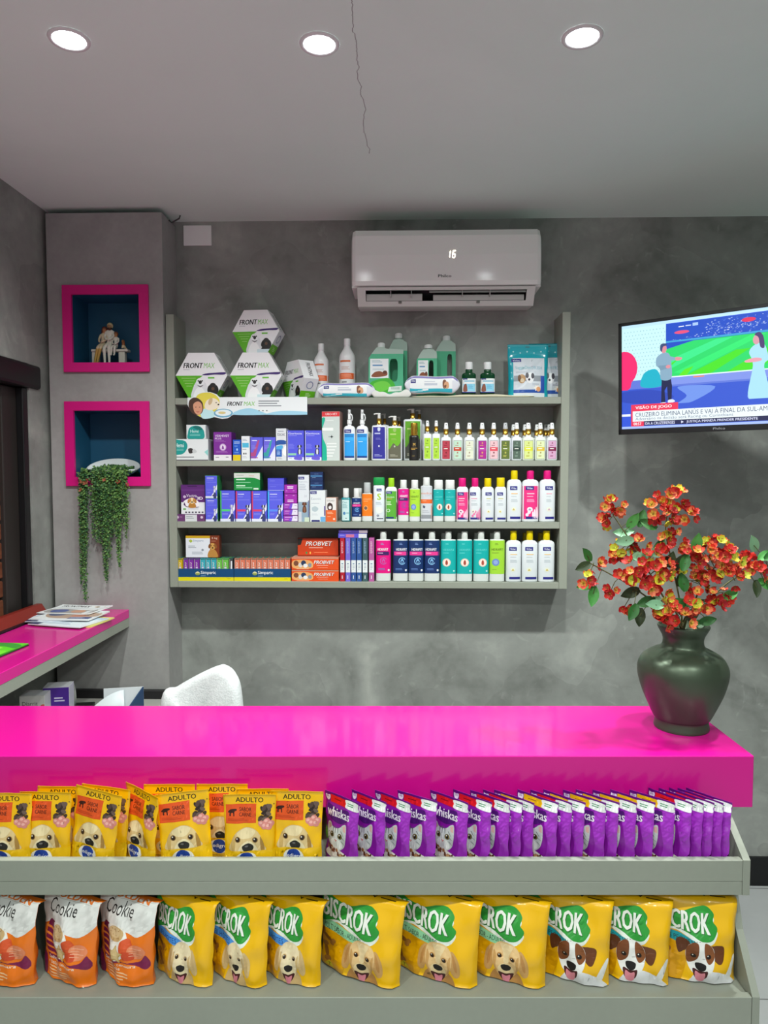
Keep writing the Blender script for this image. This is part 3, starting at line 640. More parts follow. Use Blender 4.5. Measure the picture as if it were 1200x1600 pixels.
def hexbox(px0, px1, pyt, z0, Y, label, rot=0.0, width=None):
    x, w, h = pane(px0, px1, pyt, z0, Y)
    if width: w = width
    R = w / 2; h = R * math.sqrt(3); dep = 0.075
    P = [(-R, h / 2), (-R / 2, 0), (R / 2, 0), (R, h / 2), (R / 2, h), (-R / 2, h)]
    t = thing('hexagonal_box', label, 'box', (x, Y + dep / 2, z0 + 0.0003), R_(rot), 'hexagonal flea collar boxes')
    b = MB(); SD = mat('#c9ccd0', 0.35); GR = mat('#4f9c1d', 0.35); DGR = mat('#2b5e2a', 0.35)
    V = [(p[0], -dep / 2, p[1]) for p in P] + [(p[0], dep / 2, p[1]) for p in P]
    b.add(V, [list(range(6)), list(range(6, 12))[::-1]], SD)
    cols = [GR, DGR, DGR, SD, SD, SD]
    for j in range(6): b.add([V[j], V[j + 6], V[(j + 1) % 6 + 6], V[(j + 1) % 6]], [(0, 1, 2, 3)], cols[j])
    a = HEXA
    # trim the print to the six sided face
    bm_S = lambda u, v, o: ((u - .5) * w, -dep / 2 - o, v * h)
    tmp = MB(); a.put(tmp, bm_S)
    bm = bmesh.new(); vv = [bm.verts.new(p) for p in tmp.v]
    for f, m in zip(tmp.f, tmp.m):
        try:
            fc = bm.faces.new([vv[i] for i in f]); fc.material_index = m
        except ValueError: pass
    for j in range(6):
        p, q = Vector((P[j][0], 0, P[j][1])), Vector((P[(j + 1) % 6][0], 0, P[(j + 1) % 6][1])); e = q - p
        bmesh.ops.bisect_plane(bm, geom=bm.verts[:] + bm.edges[:] + bm.faces[:], dist=1e-7, plane_co=p, plane_no=Vector((e.z, 0, -e.x)).normalized(), clear_outer=True)
    bm.verts.index_update(); o = len(b.v); b.v += [tuple(v.co) for v in bm.verts]
    ms = [b.slot(m) for m in tmp.mats]
    for f in bm.faces: b.f.append([v.index + o for v in f.verts]); b.m.append(ms[f.material_index]); b.sm.append(False)
    bm.free(); b.build('carton', t)
    # printed rim on the two sides that turn to the right
    b = MB(); a = Art(75, 46); a.rect(0, 0, 75, 46, '#eeeef2'); a.text('FRONTMAX', 10, 14, 66, 26, '#35353a', 0.03)
    p, q = Vector((R, 0, h / 2)), Vector((R / 2, 0, h)); nrm = Vector((.866, 0, .5))
    def S1(u, v, o): return Vector((0, -dep / 2 + dep * v, 0)) + q.lerp(p, u) + nrm * o
    a.put(b, S1, eps=8e-5)
    a = Art(75, 92); a.rect(0, 0, 75, 92, '#e9e9ef'); a.rect(0, 56, 75, 92, '#6cc01f'); a.ring(38, 30, 17, 4, '#8f93b8'); a.lines(28, 66, 56, 84, 3, '#c8e8a8')
    p2, nr2 = Vector((R / 2, 0, 0)), Vector((.866, 0, -.5))
    a.put(b, lambda u, v, o: Vector((0, -dep / 2 + dep * u, 0)) + p2.lerp(p, v) + nr2 * o, eps=8e-5)
    b.build('printed_rim', t)
    return t, w, h
HEXA = hex_art()
S1z, S2z, S3z, S4z = SHZ
YH = SY + 0.012
tB, wB, hB = hexbox(361, 441.5, 552, S1z, YH, 'hexagonal green and white collar box carrying another box on top')
hexbox(277, 357, 552, S1z, YH, 'hexagonal green and white collar box beside the shelf side panel')
xC, wC, _ = pane(365.5, 437, 481, S1z, YH)
hexbox(366, 441, 481, S1z + hB + 0.0006, YH + 0.006, 'hexagonal green and white collar box on top of another box', rot=-6, width=wB * 0.93)
tD, _, _ = hexbox(456, 492, 552, S1z, YH + 0.005, 'hexagonal collar box turned edge on beside the white bottles', rot=-52, width=wB)
tD.location.x = at(470, 740, YH + 0.07).x; tD.location.y = YH + 0.072
tD.scale = (0.86, 0.86, 0.86)
# ---- round lathe bottles with a clear outline
def bottle(name, label, px0, px1, pyt, z0, Y, body, shoulder_py, cap=None, cap_px=None, cap_py=None, e=2.6, ratio=0.62, sleeve=None, art=None, art_range=(0.03, 0.97), neck=None, group=None, kind='cap', shape='square', rot=0.0, art_w=0.94, cat='bottle', taper=0.0, capd=None):
    """body hex; the shoulder and cap heights are read from the photograph; sleeve=(v0, v1, hex) wraps a coloured label; art is laid on the front of the label"""
    x, w, h = pane(px0, px1, pyt, z0, Y)
    hw, hd = w / 2 - 0.0006, w * ratio / 2
    hb = pane(px0, px1, shoulder_py, z0, Y)[2]
    hc = pane(px0, px1, cap_py, z0, Y)[2] if cap_py else hb
    t = thing(name, label, cat, (x, Y + hd, z0 + 0.0002), R_(rot), group)
    bm_ = mat(body, 0.3, coat=0.2) if isinstance(body, str) else body
    cw_ = pane(cap_px[0], cap_px[1], pyt, z0, Y)[1] / 2 if cap_px else hw * 0.4
    b = MB(); c0 = 0.002
    s0 = 1 + taper
    if shape == 'square': pr = [(0, hw * s0 - .003, hd - .003), (c0, hw * s0 - .0006, hd - .0006), (2 * c0, hw * s0, hd), (hb - .006, hw, hd), (hb - .0025, hw - .0008, hd - .0008), (hb - .0006, hw - .003, hd - .003), (hb, hw - .006, hd - .006), (hb + .0008, cw_ * 0.9, min(cw_ * .9, hd * .85))]
    elif shape == 'round_shoulder':
        sh = min(0.016, hb * .12); pr = [(0, hw - .003, hd - .003), (c0, hw - .0006, hd - .0006), (2 * c0, hw, hd), (hb - sh, hw, hd)]
        for i in range(1, 7):
            q = i / 6 * math.pi / 2; rr = 1 - math.cos(q)
            pr.append((hb - sh + sh * math.sin(q), hw - (hw - cw_ * .95) * rr * 0.92, hd - (hd - min(cw_ * .95, hd * .9)) * rr * 0.92))
        pr.append((hb + .0006, cw_ * 0.93, min(cw_ * .93, hd * .86)))
    else:   # long sloping shoulder (round bottles)
        sh = (hb) * .24; pr = [(0, hw - .003, hd - .003), (c0, hw - .0006, hd - .0006), (2 * c0, hw, hd), (hb - sh, hw, hd)]
        for i in range(1, 9):
            q = i / 8; k = (3 * q * q - 2 * q ** 3) ** 1.15
            pr.append((hb - sh + sh * q, hw - (hw - cw_ * .9) * k, hd - (hd - cw_ * .9) * k))
    if hc > hb + .001: pr.append((hc + .001, pr[-1][1], pr[-1][2]))
    b.sell(pr, bm_, e, cap=True)
    b.build('body', t)
    body_h = hb
    if sleeve or art:
        b = MB(); v0, v1 = (sleeve[0], sleeve[1]) if sleeve else art_range
        za, zb = body_h * v0, body_h * v1; g = 0.0003
        if sleeve:
            b.sell([(za, hw + g, hd + g), (za + (zb - za) * .5, hw + g, hd + g), (zb, hw + g, hd + g)] if not taper else [(za, hw * (1 + taper * (1 - v0)) + g, hd + g), (zb, hw * (1 + taper * (1 - v1)) + g, hd + g)], mat(sleeve[2], 0.32), e, cap=False)
        if art:
            a0, a1 = art_range if art_range else (v0, v1); ya, yb = body_h * a0, body_h * a1
            def S(u, v, o):
                q = (u - .5) * 2 * art_w; hw2, hd2 = (hw + g + o) * (1 + taper * (1 - (a0 + (a1 - a0) * v))), hd + g + o
                return (q * hw2, -hd2 * max(0.0, 1 - abs(q) ** e) ** (1 / e), ya + (yb - ya) * v)
            art.put(b, S, eps=4e-5, grid=(10, 1))
        b.build('label', t)
    if cap:
        cm = mat(cap, 0.35) if isinstance(cap, str) else cap
        if kind == 'cap':
            b = MB(); cd = min(cw_, hd * 0.98); H = h - hc
            pr = [(hc, cw_ - .0004, cd - .0004), (hc + .0008, cw_, cd), (h - .0022, cw_ * .985, cd * .985), (h - .0006, cw_ * .95, cd * .95), (h, cw_ * .84, cd * .84)]
            b.sell(pr, cm, 2.2 if cw_ < hw * .9 else e, n=24); b.build('cap', t)
        elif kind == 'spray':
            gold = mat('#c79a3e', 0.22, metal=0.85); zc = hc; H = h - hc; cy_ = min(cw_, hd * .8)
            b = MB(); b.sell([(zc - .001, cw_, cy_), (zc + H * .48, cw_, cy_), (zc + H * .485, cw_ * .9, cy_ * .9)], gold, n=20)
            b.build('collar', t)
            b = MB(); b.sell([(zc + H * .485, cw_ * .9, cy_ * .9), (zc + H * .55, cw_ * .92, cy_ * .92), (zc + H * .97, cw_ * .68, cy_ * .72), (h, cw_ * .58, cy_ * .6)], cm, n=20)
            b.sell([(zc + H * .80, .0016, .0006), (zc + H * .88, .0016, .0006)], mat('#3a3d42', .5), n=8, cy=-cy_ * .80)
            b.build('nozzle', t)
        elif kind == 'pump':
            gold = mat('#c79a3e', 0.22, metal=0.85); H = h - hc; cy_ = min(cw_, hd * .8)
            b = MB(); b.sell([(hc - .001, cw_, cy_), (hc + H * .52, cw_, cy_), (hc + H * .53, cw_ * .7, cy_ * .7)], gold, n=20); b.build('collar', t)
            b = MB(); b.sell([(hc + H * .53, cw_ * .62, cy_ * .62), (h - .004, cw_ * .62, cy_ * .62), (h - .0005, cw_ * .7, cy_ * .7), (h, cw_ * .6, cy_ * .6)], cm, n=18)
            b.tube([(0, -.001, h - .0028), (-cw_ * 1.3, -.004, h - .0026), (-cw_ * 2.2, -.007, h - .0052)], [.0032, .0028, .0020], cm, 8); b.build('pump_head', t)
        elif kind == 'trigger':
            H = h - hc
            b = MB(); b.sell([(hc - .001, cw_ * 1.25, hd * .8), (hc + H * .28, cw_ * 1.15, hd * .75), (hc + H * .32, cw_ * .8, hd * .5)], cm, n=18); b.build('collar', t)
            b = MB(); b.loft([[Vector((sx * .0046, y, z)) for sx, y, z in ((-1, -.012, z0_), (1, -.012, z0_), (1, .013, z1_), (-1, .013, z1_))] for z0_, z1_ in ((hc + H * .3, hc + H * .3), (hc + H * .66, hc + H * .55), (hc + H * .94, hc + H * .84), (h, h - .004))], cm, smooth=False)
            b.sell([(hc + H * .78, .004, .004), (hc + H * .96, .004, .004)], cm, n=12, cy=-.013); b.build('nozzle', t)
            b = MB(); b.tube([(.002, -.006, hc + H * .72), (.010, -.014, hc + H * .62), (.012, -.016, hc + H * .42), (.010, -.013, hc + H * .22)], .0024, cm, 8); b.build('trigger', t)
    return t
# ---- row one: large bottles, wipes, jugs, pouches
SOAP = '#e4e4e6'
def white_bottle(px0, px1, pyt, cap, label):
    a = Art(60, 100); a.lines(6, 5, 56, 20, 1, '#cf6a3e', 9); a.lines(10, 28, 54, 42, 3, '#c8a8a0', 4); a.rect(-2, 52, 62, 74, '#e0622e'); a.lines(8, 57, 54, 71, 3, '#f0a486', 5); a.lines(12, 82, 40, 94, 1, '#8d8d92', 3)
    bottle('shampoo_bottle', label, px0, px1, pyt, S1z, SY + 0.055, SOAP, cap[2], SOAP, (cap[0], cap[1]), cap[2], e=2, ratio=1.0, art=a, art_range=(0.24, 0.74), shape='slope', group='white bottles on the top shelf', art_w=.97)
white_bottle(489.5, 513, 535, (497, 506.5, 546), 'shorter white bottle with orange band beside the edge on hexagonal box')
white_bottle(529, 555, 527, (538.5, 549, 538), 'taller white bottle with orange band behind the wipes pack')
def wipes(px0, px1, pyt, label, seed, z0=None):
    z0 = z0 or S1z; x, w, h = pane(px0, px1, pyt, z0, SY + 0.008); dep = 0.040; rr = random.Random(seed)
    t = thing('wet_wipes_pack', label, 'wipes', (x, SY + 0.008 + dep / 2, z0 + 0.0003), R_(-1 if seed == 1 else 1.5), 'wet wipes packs on the top shelf')
    b = MB(); n = 24; film = mat('#dfe0ea', 0.2, coat=0.5); ph = [rr.uniform(0, 6) for _ in range(4)]
    def prof(u, th):     # pillow section with crimped ends
        k = min(1, (min(u, 1 - u) / .13)) ** .55; c, s_ = math.cos(th), math.sin(th)
        yy = dep / 2 * math.copysign(abs(c) ** .55, c) * (.9 + .1 * k); zz = h / 2 * (1 + (.12 + .88 * k) * math.copysign(abs(s_) ** .6, s_) * (0.94 + .05 * math.sin(9 * u + ph[0])))
        return Vector(((u - .5) * w, yy + .0012 * math.sin(40 * u + ph[1]) * (1 - k), zz))
    us = [0, .015, .03, .05, .08, .12, .16, .24, .34, .44, .56, .66, .76, .84, .88, .92, .95, .97, .985, 1]
    b.loft([[prof(u, 2 * math.pi * k / n) for k in range(n)] for u in us], film)
    b.build('film_wrapper', t, fixn=True)
    b = MB(); a = Art(170, 50)
    a.rect(0, 0, 170, 10, '#8e86c4'); a.poly([(0, 8), (10, 10), (150, 10), (170, 20), (170, 8)], '#6f64b4'); a.rect(16, 12, 146, 50, '#eef0f2'); navytag(a, 18, 15, 34, 24); a.rect(16, 33, 146, 50, '#38b4c8'); a.lines(60, 20, 110, 28, 2, '#c3c9d6', 3); a.ell(122, 24, 6, 9, '#7a4a34'); a.ell(128, 27, 8, 6, '#d9a37c'); a.rect(40, 38, 56, 44, '#9fdfe8')
    def S(u, v, o):
        th = math.pi + (v - .5) * 1.9 * -1; p = prof(u, th)
        return (p.x, p.y - o - .0004, p.z)
    a.put(b, S, eps=5e-5, grid=(18, 6)); b.build('label', t)
wipes(497, 586, 597, 'purple and turquoise wet wipes pack in front of the white bottles', 1)
wipes(632, 718, 586, 'purple and turquoise wet wipes pack lying before the green jugs', 2, S1z + .0135)
JUICE = mat('#62c49a', 0.18, trans=0.2, ior=1.33); JUGM = mat('#c2d8cd', 0.25, trans=0.25, ior=1.2)
def jug(px0, px1, pyt, Y, cap, body_py, liquid_py, label, with_label=True, rot=0.0, z0=None):
    z0 = z0 or S1z; x, w, h = pane(px0, px1, pyt, z0, Y); hb = pane(px0, px1, body_py, z0, Y)[2]; hq = pane(px0, px1, liquid_py, z0, Y)[2]; hcap = pane(px0, px1, cap[2], z0, Y)[2]
    cx = at((cap[0] + cap[1]) / 2, 740, Y).x - x; cr = (at(cap[1], 740, Y).x - at(cap[0], 740, Y).x) / 2
    dep = 0.06; t = thing('detergent_jug', label, 'jug', (x, Y + dep / 2, z0 + .0003), R_(rot), 'green liquid jugs on the top shelf')
    # outline with a handle hole on the side away from the spout
    hx0, hx1, hz0, hz1 = w * .10, w * .34, hb * .34, hb * .80
    outl = smooth_closed([(-w / 2, .004), (-w / 2 + .004, 0), (w / 2 - .004, 0), (w / 2, .004), (w / 2, hb * .88), (w / 2 - .006, hb * .985), (cx + cr * 1.6, hb), (cx + cr, hb * 1.03), (cx - cr, hb * 1.03), (cx - cr * 1.8, hb * .98), (-w / 2 + .004, hb * .84), (-w / 2, hb * .74)], 4)
    outl = [(max(-w / 2, min(w / 2, a)) , max(0, c)) for a, c in outl]
    outl = [p for i, p in enumerate(outl) if math.hypot(p[0] - outl[i - 1][0], p[1] - outl[i - 1][1]) > 1e-5]
    hole = [(hx0 + (hx1 - hx0) * (.5 + .5 * math.copysign(abs(math.cos(q)) ** .5, math.cos(q))), hz0 + (hz1 - hz0) * (.5 + .5 * math.copysign(abs(math.sin(q)) ** .6, math.sin(q)))) for q in [2 * math.pi * i / 20 for i in range(20)]]
    from mathutils.geometry import tessellate_polygon
    flat_ = outl + hole; n_ = len(flat_); no = len(outl)
    tri = tessellate_polygon([[Vector((q[0], q[1], 0)) for q in outl], [Vector((q[0], q[1], 0)) for q in hole[::-1]]])
    flat_ = outl + hole[::-1]
    bm = bmesh.new(); va = [bm.verts.new((q[0], -dep / 2, q[1])) for q in flat_]; vb = [bm.verts.new((q[0], dep / 2, q[1])) for q in flat_]
    for q in tri:
        for f_ in ([va[i] for i in q], [vb[i] for i in q[::-1]]):
            try: bm.faces.new(f_)
            except ValueError: pass
    for lo, hi in ((0, no), (no, n_)):
        for i in range(lo, hi):
            j = i + 1 if i + 1 < hi else lo
            bm.faces.new((va[i], va[j], vb[j], vb[i]))
    bmesh.ops.recalc_face_normals(bm, faces=bm.faces)
    bmesh.ops.bisect_plane(bm, geom=bm.verts[:] + bm.edges[:] + bm.faces[:], dist=1e-7, plane_co=(0, 0, hq), plane_no=(0, 0, 1))
    low = [f for f in bm.faces if f.calc_center_median().z < hq]
    bm.verts.index_update(); b = MB(); k0, k1 = b.slot(JUGM), b.slot(JUICE); b.v = [tuple(v.co) for v in bm.verts]; ls = set(low)
    for f in bm.faces: b.f.append([v.index for v in f.verts]); b.m.append(k1 if f in ls else k0); b.sm.append(False)
    bm.free(); o = b.build('body', t)
    bv = o.modifiers.new('bevel', 'BEVEL'); bv.width = .007; bv.segments = 3; bv.limit_method = 'ANGLE'; bv.angle_limit = R_(55)
    b = MB(); b.sell([(hb * 1.0, cr * .8, cr * .8), (hcap, cr * .8, cr * .8)], JUGM, n=20, cx=cx, cap=False); b.build('neck', t)
    b = MB(); b.sell([(hcap, cr, cr), (h - .002, cr * .97, cr * .97), (h, cr * .85, cr * .85)], mat('#e6e7e7', .4), n=24, cx=cx)
    for k in range(24):
        q = 2 * math.pi * k / 24; b.box(cx + cr * math.cos(q) - .0004, cx + cr * math.cos(q) + .0004, cr * math.sin(q) - .0004, cr * math.sin(q) + .0004, hcap + .001, h - .003, mat('#d2d4d4', .4))
    b.build('cap', t)
    if with_label:
        b = MB(); a = Art(100, 130); a.rect(0, 0, 58, 66, '#e9edf0'); a.lines(6, 6, 46, 14, 2, '#8fb3bb', 3); a.lines(8, 20, 40, 30, 1, '#5b8fc0', 2); a.lines(8, 34, 48, 40, 2, '#a9c0c8', 6)
        a.blob([(4, 60), (14, 46), (30, 42), (42, 46), (50, 40), (55, 50), (50, 58), (24, 62)], '#8a4a2c'); a.ell(46, 46, 6, 6, '#5d2f1e', n=10)
        a.blob([(0, 84), (20, 72), (58, 66), (78, 88), (72, 112), (20, 120), (0, 122)], '#3fae2c'); a.blob([(10, 88), (34, 76), (56, 80), (64, 98), (30, 112)], '#6cc83e'); a.poly([(60, 96), (100, 92), (100, 110), (56, 112)], '#dfe8e2'); a.lines(66, 98, 94, 106, 2, '#6f8f84', 2)
        lx0, lx1, lz0, lz1 = -w / 2 + .006, w / 2 - .006, .006, hb * .80
        a.put(b, lambda u, v, o: (lx0 + (lx1 - lx0) * u, -dep / 2 - o, lz0 + (lz1 - lz0) * v), eps=6e-5); b.build('label', t)
    return t
jug(576, 630, 534, SY + .045, (590, 601, 541), 545, 553, 'front green liquid jug with dachshund label above the white cloth roll')
jug(605, 636, 519, SY + .11, (617, 628, 527), 533, 548, 'taller green jug behind the one above the white cloth roll', False)
jug(650.5, 682, 537, SY + .05, (663, 675, 543), 548, 560, 'front green liquid jug with dachshund label behind the wipes pack')
jug(678, 711, 523, SY + .11, (691.5, 703, 531), 535, 549, 'taller green jug behind the wipes pack, nearest the green bottles', False)
def mouthwash(px0, px1, cap, label):
    a = Art(60, 80); a.rect(0, 0, 60, 80, '#e6eaec'); navytag(a, 3, 0, 22, 8); a.lines(8, 12, 54, 24, 1, '#39a0c4', 2); a.rect(4, 30, 56, 72, '#8fd0e8'); a.blob([(4, 70), (8, 36), (18, 32), (22, 60), (20, 72)], '#8a5240'); a.lines(26, 36, 52, 60, 4, '#4fa6cf', 3); a.rect(0, 74, 60, 80, '#26277c')
    bottle('mouthwash_bottle', label, px0, px1, 565, S1z + 0.0135, SY + .014, mat('#0c4a2a', 0.1, trans=0.35, ior=1.35), 582, '#e8eaec', cap, 577, e=3, ratio=.6, art=a, art_range=(.05, .72), shape='round_shoulder', group='dark green mouthwash bottles on the top shelf', cat='bottle')
mouthwash(721, 743.5, (726, 738), 'dark green mouthwash bottle with white cap nearest the wipes pack')
mouthwash(749.5, 773, (756, 768), 'dark green mouthwash bottle with white cap nearest the turquoise pouches')
def cloth(px0, px1, pyt, label, c, seed, name, dep=.075):
    x, w, h = pane(px0, px1, pyt, S1z, SY + .006); rr = random.Random(seed); n = 22
    b = MB(); ph = [rr.uniform(0, 6) for _ in range(6)]
    def P(u, th):
        c_, s_ = math.cos(th), math.sin(th); k = min(1, min(u, 1 - u) / .07) ** .5
        hh = h * (.72 + .22 * math.sin(7 * u + ph[0]) + .08 * math.sin(23 * u + ph[1]))
        return Vector(((u - .5) * w, dep / 2 * math.copysign(abs(c_) ** .5, c_) * (.9 + .06 * math.sin(15 * u + ph[2])), hh / 2 * (1 + (.2 + .8 * k) * math.copysign(abs(s_) ** .7, s_))))
    b.loft([[P(i / 40, 2 * math.pi * k / n) for k in range(n)] for i in range(41)], mat(c, .85))
    tag(b.build(name, None, (x, SY + .006 + dep / 2, S1z + .0003), fixn=True), label, 'cloth')
cloth(581, 642, 608, 'rolled white cloth in front of the green jug', '#dcdcd8', 4, 'rolled_cloth', .03)
cloth(643, 834, 615.5, 'flat cream cloth lying under the mouthwash bottles', '#cfc9b0', 5, 'folded_cloth', .044)
# ---- soft pouches (shared with the counter racks)
def pouch_surface(w, h, bulge, seed, flat_top=.12, squeeze=.06, wrinkle=.0012, lean=0.0, curl=0.0, curl_from=.8, base=.0, skew=0.0, foot=0.0, puff=.62, fold=.55, tuck=0.0):
    rr = random.Random(seed); ph = [rr.uniform(0, 6.28) for _ in range(8)]
    def fv(v):
        if v > 1 - flat_top: return 0.0
        q = v / (1 - flat_top); return base * (1 - q) ** 2 + (math.sin(math.pi * min(1, q * .93 + .07)) ** .8)
    def F(u, v, side, o=0.0):
        k = fv(v); su = max(0.0, 4 * u * (1 - u)) ** puff
        if tuck: q_ = min(1.0, u / .5); su *= 1 - tuck + tuck * q_ * q_ * (3 - 2 * q_)
        b = bulge * su * k
        wr = wrinkle * (math.sin(9 * u + 5 * v + ph[0]) + .7 * math.sin(17 * v - 6 * u + ph[1]) + .5 * math.sin(25 * u + 13 * v + ph[2])) * (su ** .5)
        x = (u - .5) * w * (1 - squeeze * k) + skew * v * v * w; y = -b * side - wr * (.35 + .65 * k) - o * side
        yb = lean * v * h; z = v * h
        if curl and v > curl_from:
            q = (v - curl_from) / (1 - curl_from); yb += curl * q * q; z = curl_from * h + (v - curl_from) * h * (1 - fold * q)
        edge = .0016 * math.sin(22 * v + ph[3]) * (1 - su)
        return Vector((x, y + yb + edge, z - foot * 4 * (u - .5) ** 2 * 0 + 0.0))
    return F
def pouch_body(b, F, m, nu=14, nv=18, mback=None):
    V = []; fr = []
    for side in (1, -1):
        base_ = len(V)
        for j in range(nv + 1):
            for i in range(nu + 1):
                V.append(F(i / nu, j / nv, side, .00025))
        for j in range(nv):
            for i in range(nu):
                a = base_ + j * (nu + 1) + i
                for q in ((a, a + 1, a + nu + 2), (a, a + nu + 2, a + nu + 1)): fr.append(q if side == 1 else q[::-1])
    n1 = (nu + 1) * (nv + 1)
    for j in range(nv):
        for i in (0, nu):
            a = j * (nu + 1) + i; q = (a, a + nu + 1, a + nu + 1 + n1, a + n1); fr.append(q if i == 0 else q[::-1])
    for i in range(nu):
        q = (i, i + n1, i + 1 + n1, i + 1); fr.append(q[::-1]); a = nv * (nu + 1) + i; fr.append((a, a + n1, a + 1 + n1, a + 1))
    b.add(V, fr, m, True)
def make_pouch(name, w, h, art, F, m, grid=(12, 14), loc=(0, 0, 0), rot=(0, 0, 0), eps=5e-5):
    b = MB(); pouch_body(b, F, m, 14, 18)
    art.put(b, facets(F, 14, 18), eps=eps, grid=(14, 18), facet=True)
    o = b.build(name, None, loc); o.rotation_euler = rot
    return o
def chew_art():
    a = Art(100, 130); a.rect(12, 34, 90, 130, '#d6dde4'); a.rect(12, 34, 90, 112, '#cfd5de'); navytag(a, 8, 36, 32, 44); a.text('VeggieDent', 16, 54, 58, 65, '#5fb0bd', 0.01); a.text('FR3SH', 60, 55, 84, 63, '#4f9fb4', 0.0); a.lines(18, 68, 60, 73, 2, '#a7b0bd', 3)
    a.rect(12, 78, 90, 92, '#8e959e'); a.ell(32, 86, 9, 11, '#b58a5a'); a.ell(26, 84, 4, 8, '#6b4526'); a.ell(33, 90, 5, 5, '#d8c4a6', n=10); a.ell(52, 84, 10, 13, '#e9eaee'); a.ell(45, 78, 4, 7, '#4a4650'); a.ell(59, 79, 4, 7, '#3c3844'); a.ell(50, 88, 3, 3, '#2a2630', n=8)
    a.rect(80, 78, 90, 112, '#2a4fa8'); a.rect(12, 112, 90, 120, '#2450a4'); a.star(70, 108, 9, '#f0e8de', 6, .55); a.ell(74, 111, 6, 6, '#dfa070', n=10); a.lines(58, 98, 76, 103, 2, '#8f98a8', 2)
    for i in range(5): a.star(14 + i * 17, 18 + (i % 2) * 3, 2.5, '#bfeff2', 4, .4)
    a.rect(0, 3, 100, 4.2, '#4fc3cc'); a.rect(44, 5, 54, 8, '#0b6a74')
    return a
CH = chew_art(); TQ = mat('#12a0b0', 0.18, coat=0.5)
for (p0, p1, pt, yy, lab, sd, ro, hide) in ((793, 857, 536, SY + .014, 'turquoise resealable pouch of dog chews standing in front', 3, 2, 0), (830, 885, 534.5, SY + .06, 'turquoise resealable pouch of dog chews partly behind its twin', 4, -4, 0)):
    x, w, h = pane(p0, p1, pt, S1z, yy)
    w = (at(857, 740, SY + .014).x - at(793, 740, SY + .014).x)
    o = make_pouch('resealable_pouch', w, h, CH, pouch_surface(w, h, .018, sd, flat_top=.2, squeeze=.03, wrinkle=.0009, base=.6), TQ, loc=(x, yy + .02, S1z + .0005), rot=(R_(-3), 0, R_(ro)))
    tag(o, lab, 'pouch', 'turquoise dog chew pouches')
# shelf talker strip hung on the front edge of the top shelf
def talker():
    x0, x1 = at(293, 620, SY - .002).x, at(480, 620, SY - .002).x; zt, zb = at(390, 612, SY - .002).z, at(390, 655.5, SY - .002).z
    W, H = 187, 43.5
    t = thing('shelf_talker', 'white promotional strip with a boy and puppy hung on the top shelf edge', 'sign', (x0, SY - .0035, zb))
    sx, sz = (x1 - x0) / W, (zt - zb) / H
    out = [(w_, H - y) for w_, y in smooth_closed([(0, 22), (3, 10), (12, 3), (26, 0), (40, 2), (50, 8)], 5)[:26]] if False else None
    b = MB(); pts = [(50, 8.5)] + [(187, 8.5), (187, 36), (72, 36)] + [(70 - i * 1.5, 36 + 5.5 * math.sin(math.pi / 2 * i / 6)) for i in range(1, 7)] + [(54, 42.5), (46, 40.5), (41, 39.5), (30, 42), (20, 39.5), (10, 34), (3, 27), (0, 20), (0, 9), (12, 9), (16, 3.5), (26, .5), (36, .5), (46, 4)]
    b.prism([(x * sx, (H - y) * sz) for x, y in pts][::-1], 0, .0016, mat('#e9edf0', .35)); 
    a = Art(W, H)
    a.blob([(10, 16), (16, 5), (26, 1.5), (38, 2), (48, 9), (50, 20), (40, 34), (24, 40), (10, 33), (3, 24)], '#e2d24e')
    a.blob([(24, 42), (20, 30), (30, 26), (40, 30), (42, 39)], '#bfe4ea')
    a.blob([(2, 24), (3, 14), (10, 9), (18, 11), (24, 18), (24, 30), (18, 36), (8, 34)], '#4a3228'); a.blob([(9, 20), (16, 15), (22, 19), (23, 29), (18, 36), (11, 32)], '#d79a7c'); a.ell(13, 24, 1, .7, '#3a2620', n=8); a.ell(19, 24, 1, .7, '#3a2620', n=8); a.blob([(13, 30), (16, 31), (19, 30), (16, 32.5)], '#b5574e')
    a.blob([(27, 24), (30, 14), (40, 10), (48, 14), (50, 22), (44, 27), (34, 29)], '#efe2cd'); a.ell(36, 15, 3, 6, '#cdb28c', 20); a.ell(45, 17, .9, .9, '#2e2420', n=8); a.ell(48.5, 20, 1.6, 1.2, '#2e2420', n=8)
    a.ell(56, 33.5, 15, 7, '#6fa8c6'); a.ell(56, 33, 12.5, 5, '#e3eef2'); a.ell(54, 33, 6, 2, '#d9c58a')
    a.blob([(72, 36), (80, 29), (98, 26), (115, 31), (122, 36)], '#9fcfe6'); a.blob([(124, 36), (140, 31), (160, 30), (187, 32), (187, 36)], '#9fcfe6')
    a.text('FRONT', 62, 15.5, 87, 22, '#1d1d22', .035, .22); a.text('MAX', 88, 15.5, 106, 22, '#6fbe2e', .01, .22); a.lines(111, 14, 160, 25, 3, '#8b9198', 4); a.rect(111, 29, 113, 30.5, '#6a7076'); a.rect(117, 29, 119, 30.5, '#6a7076'); a.rect(123, 29, 125, 30.5, '#6a7076')
    a.put(b, lambda u, v, o: (W * sx * u, -o, H * sz * v)); b.build('printed_card', t)
talker()
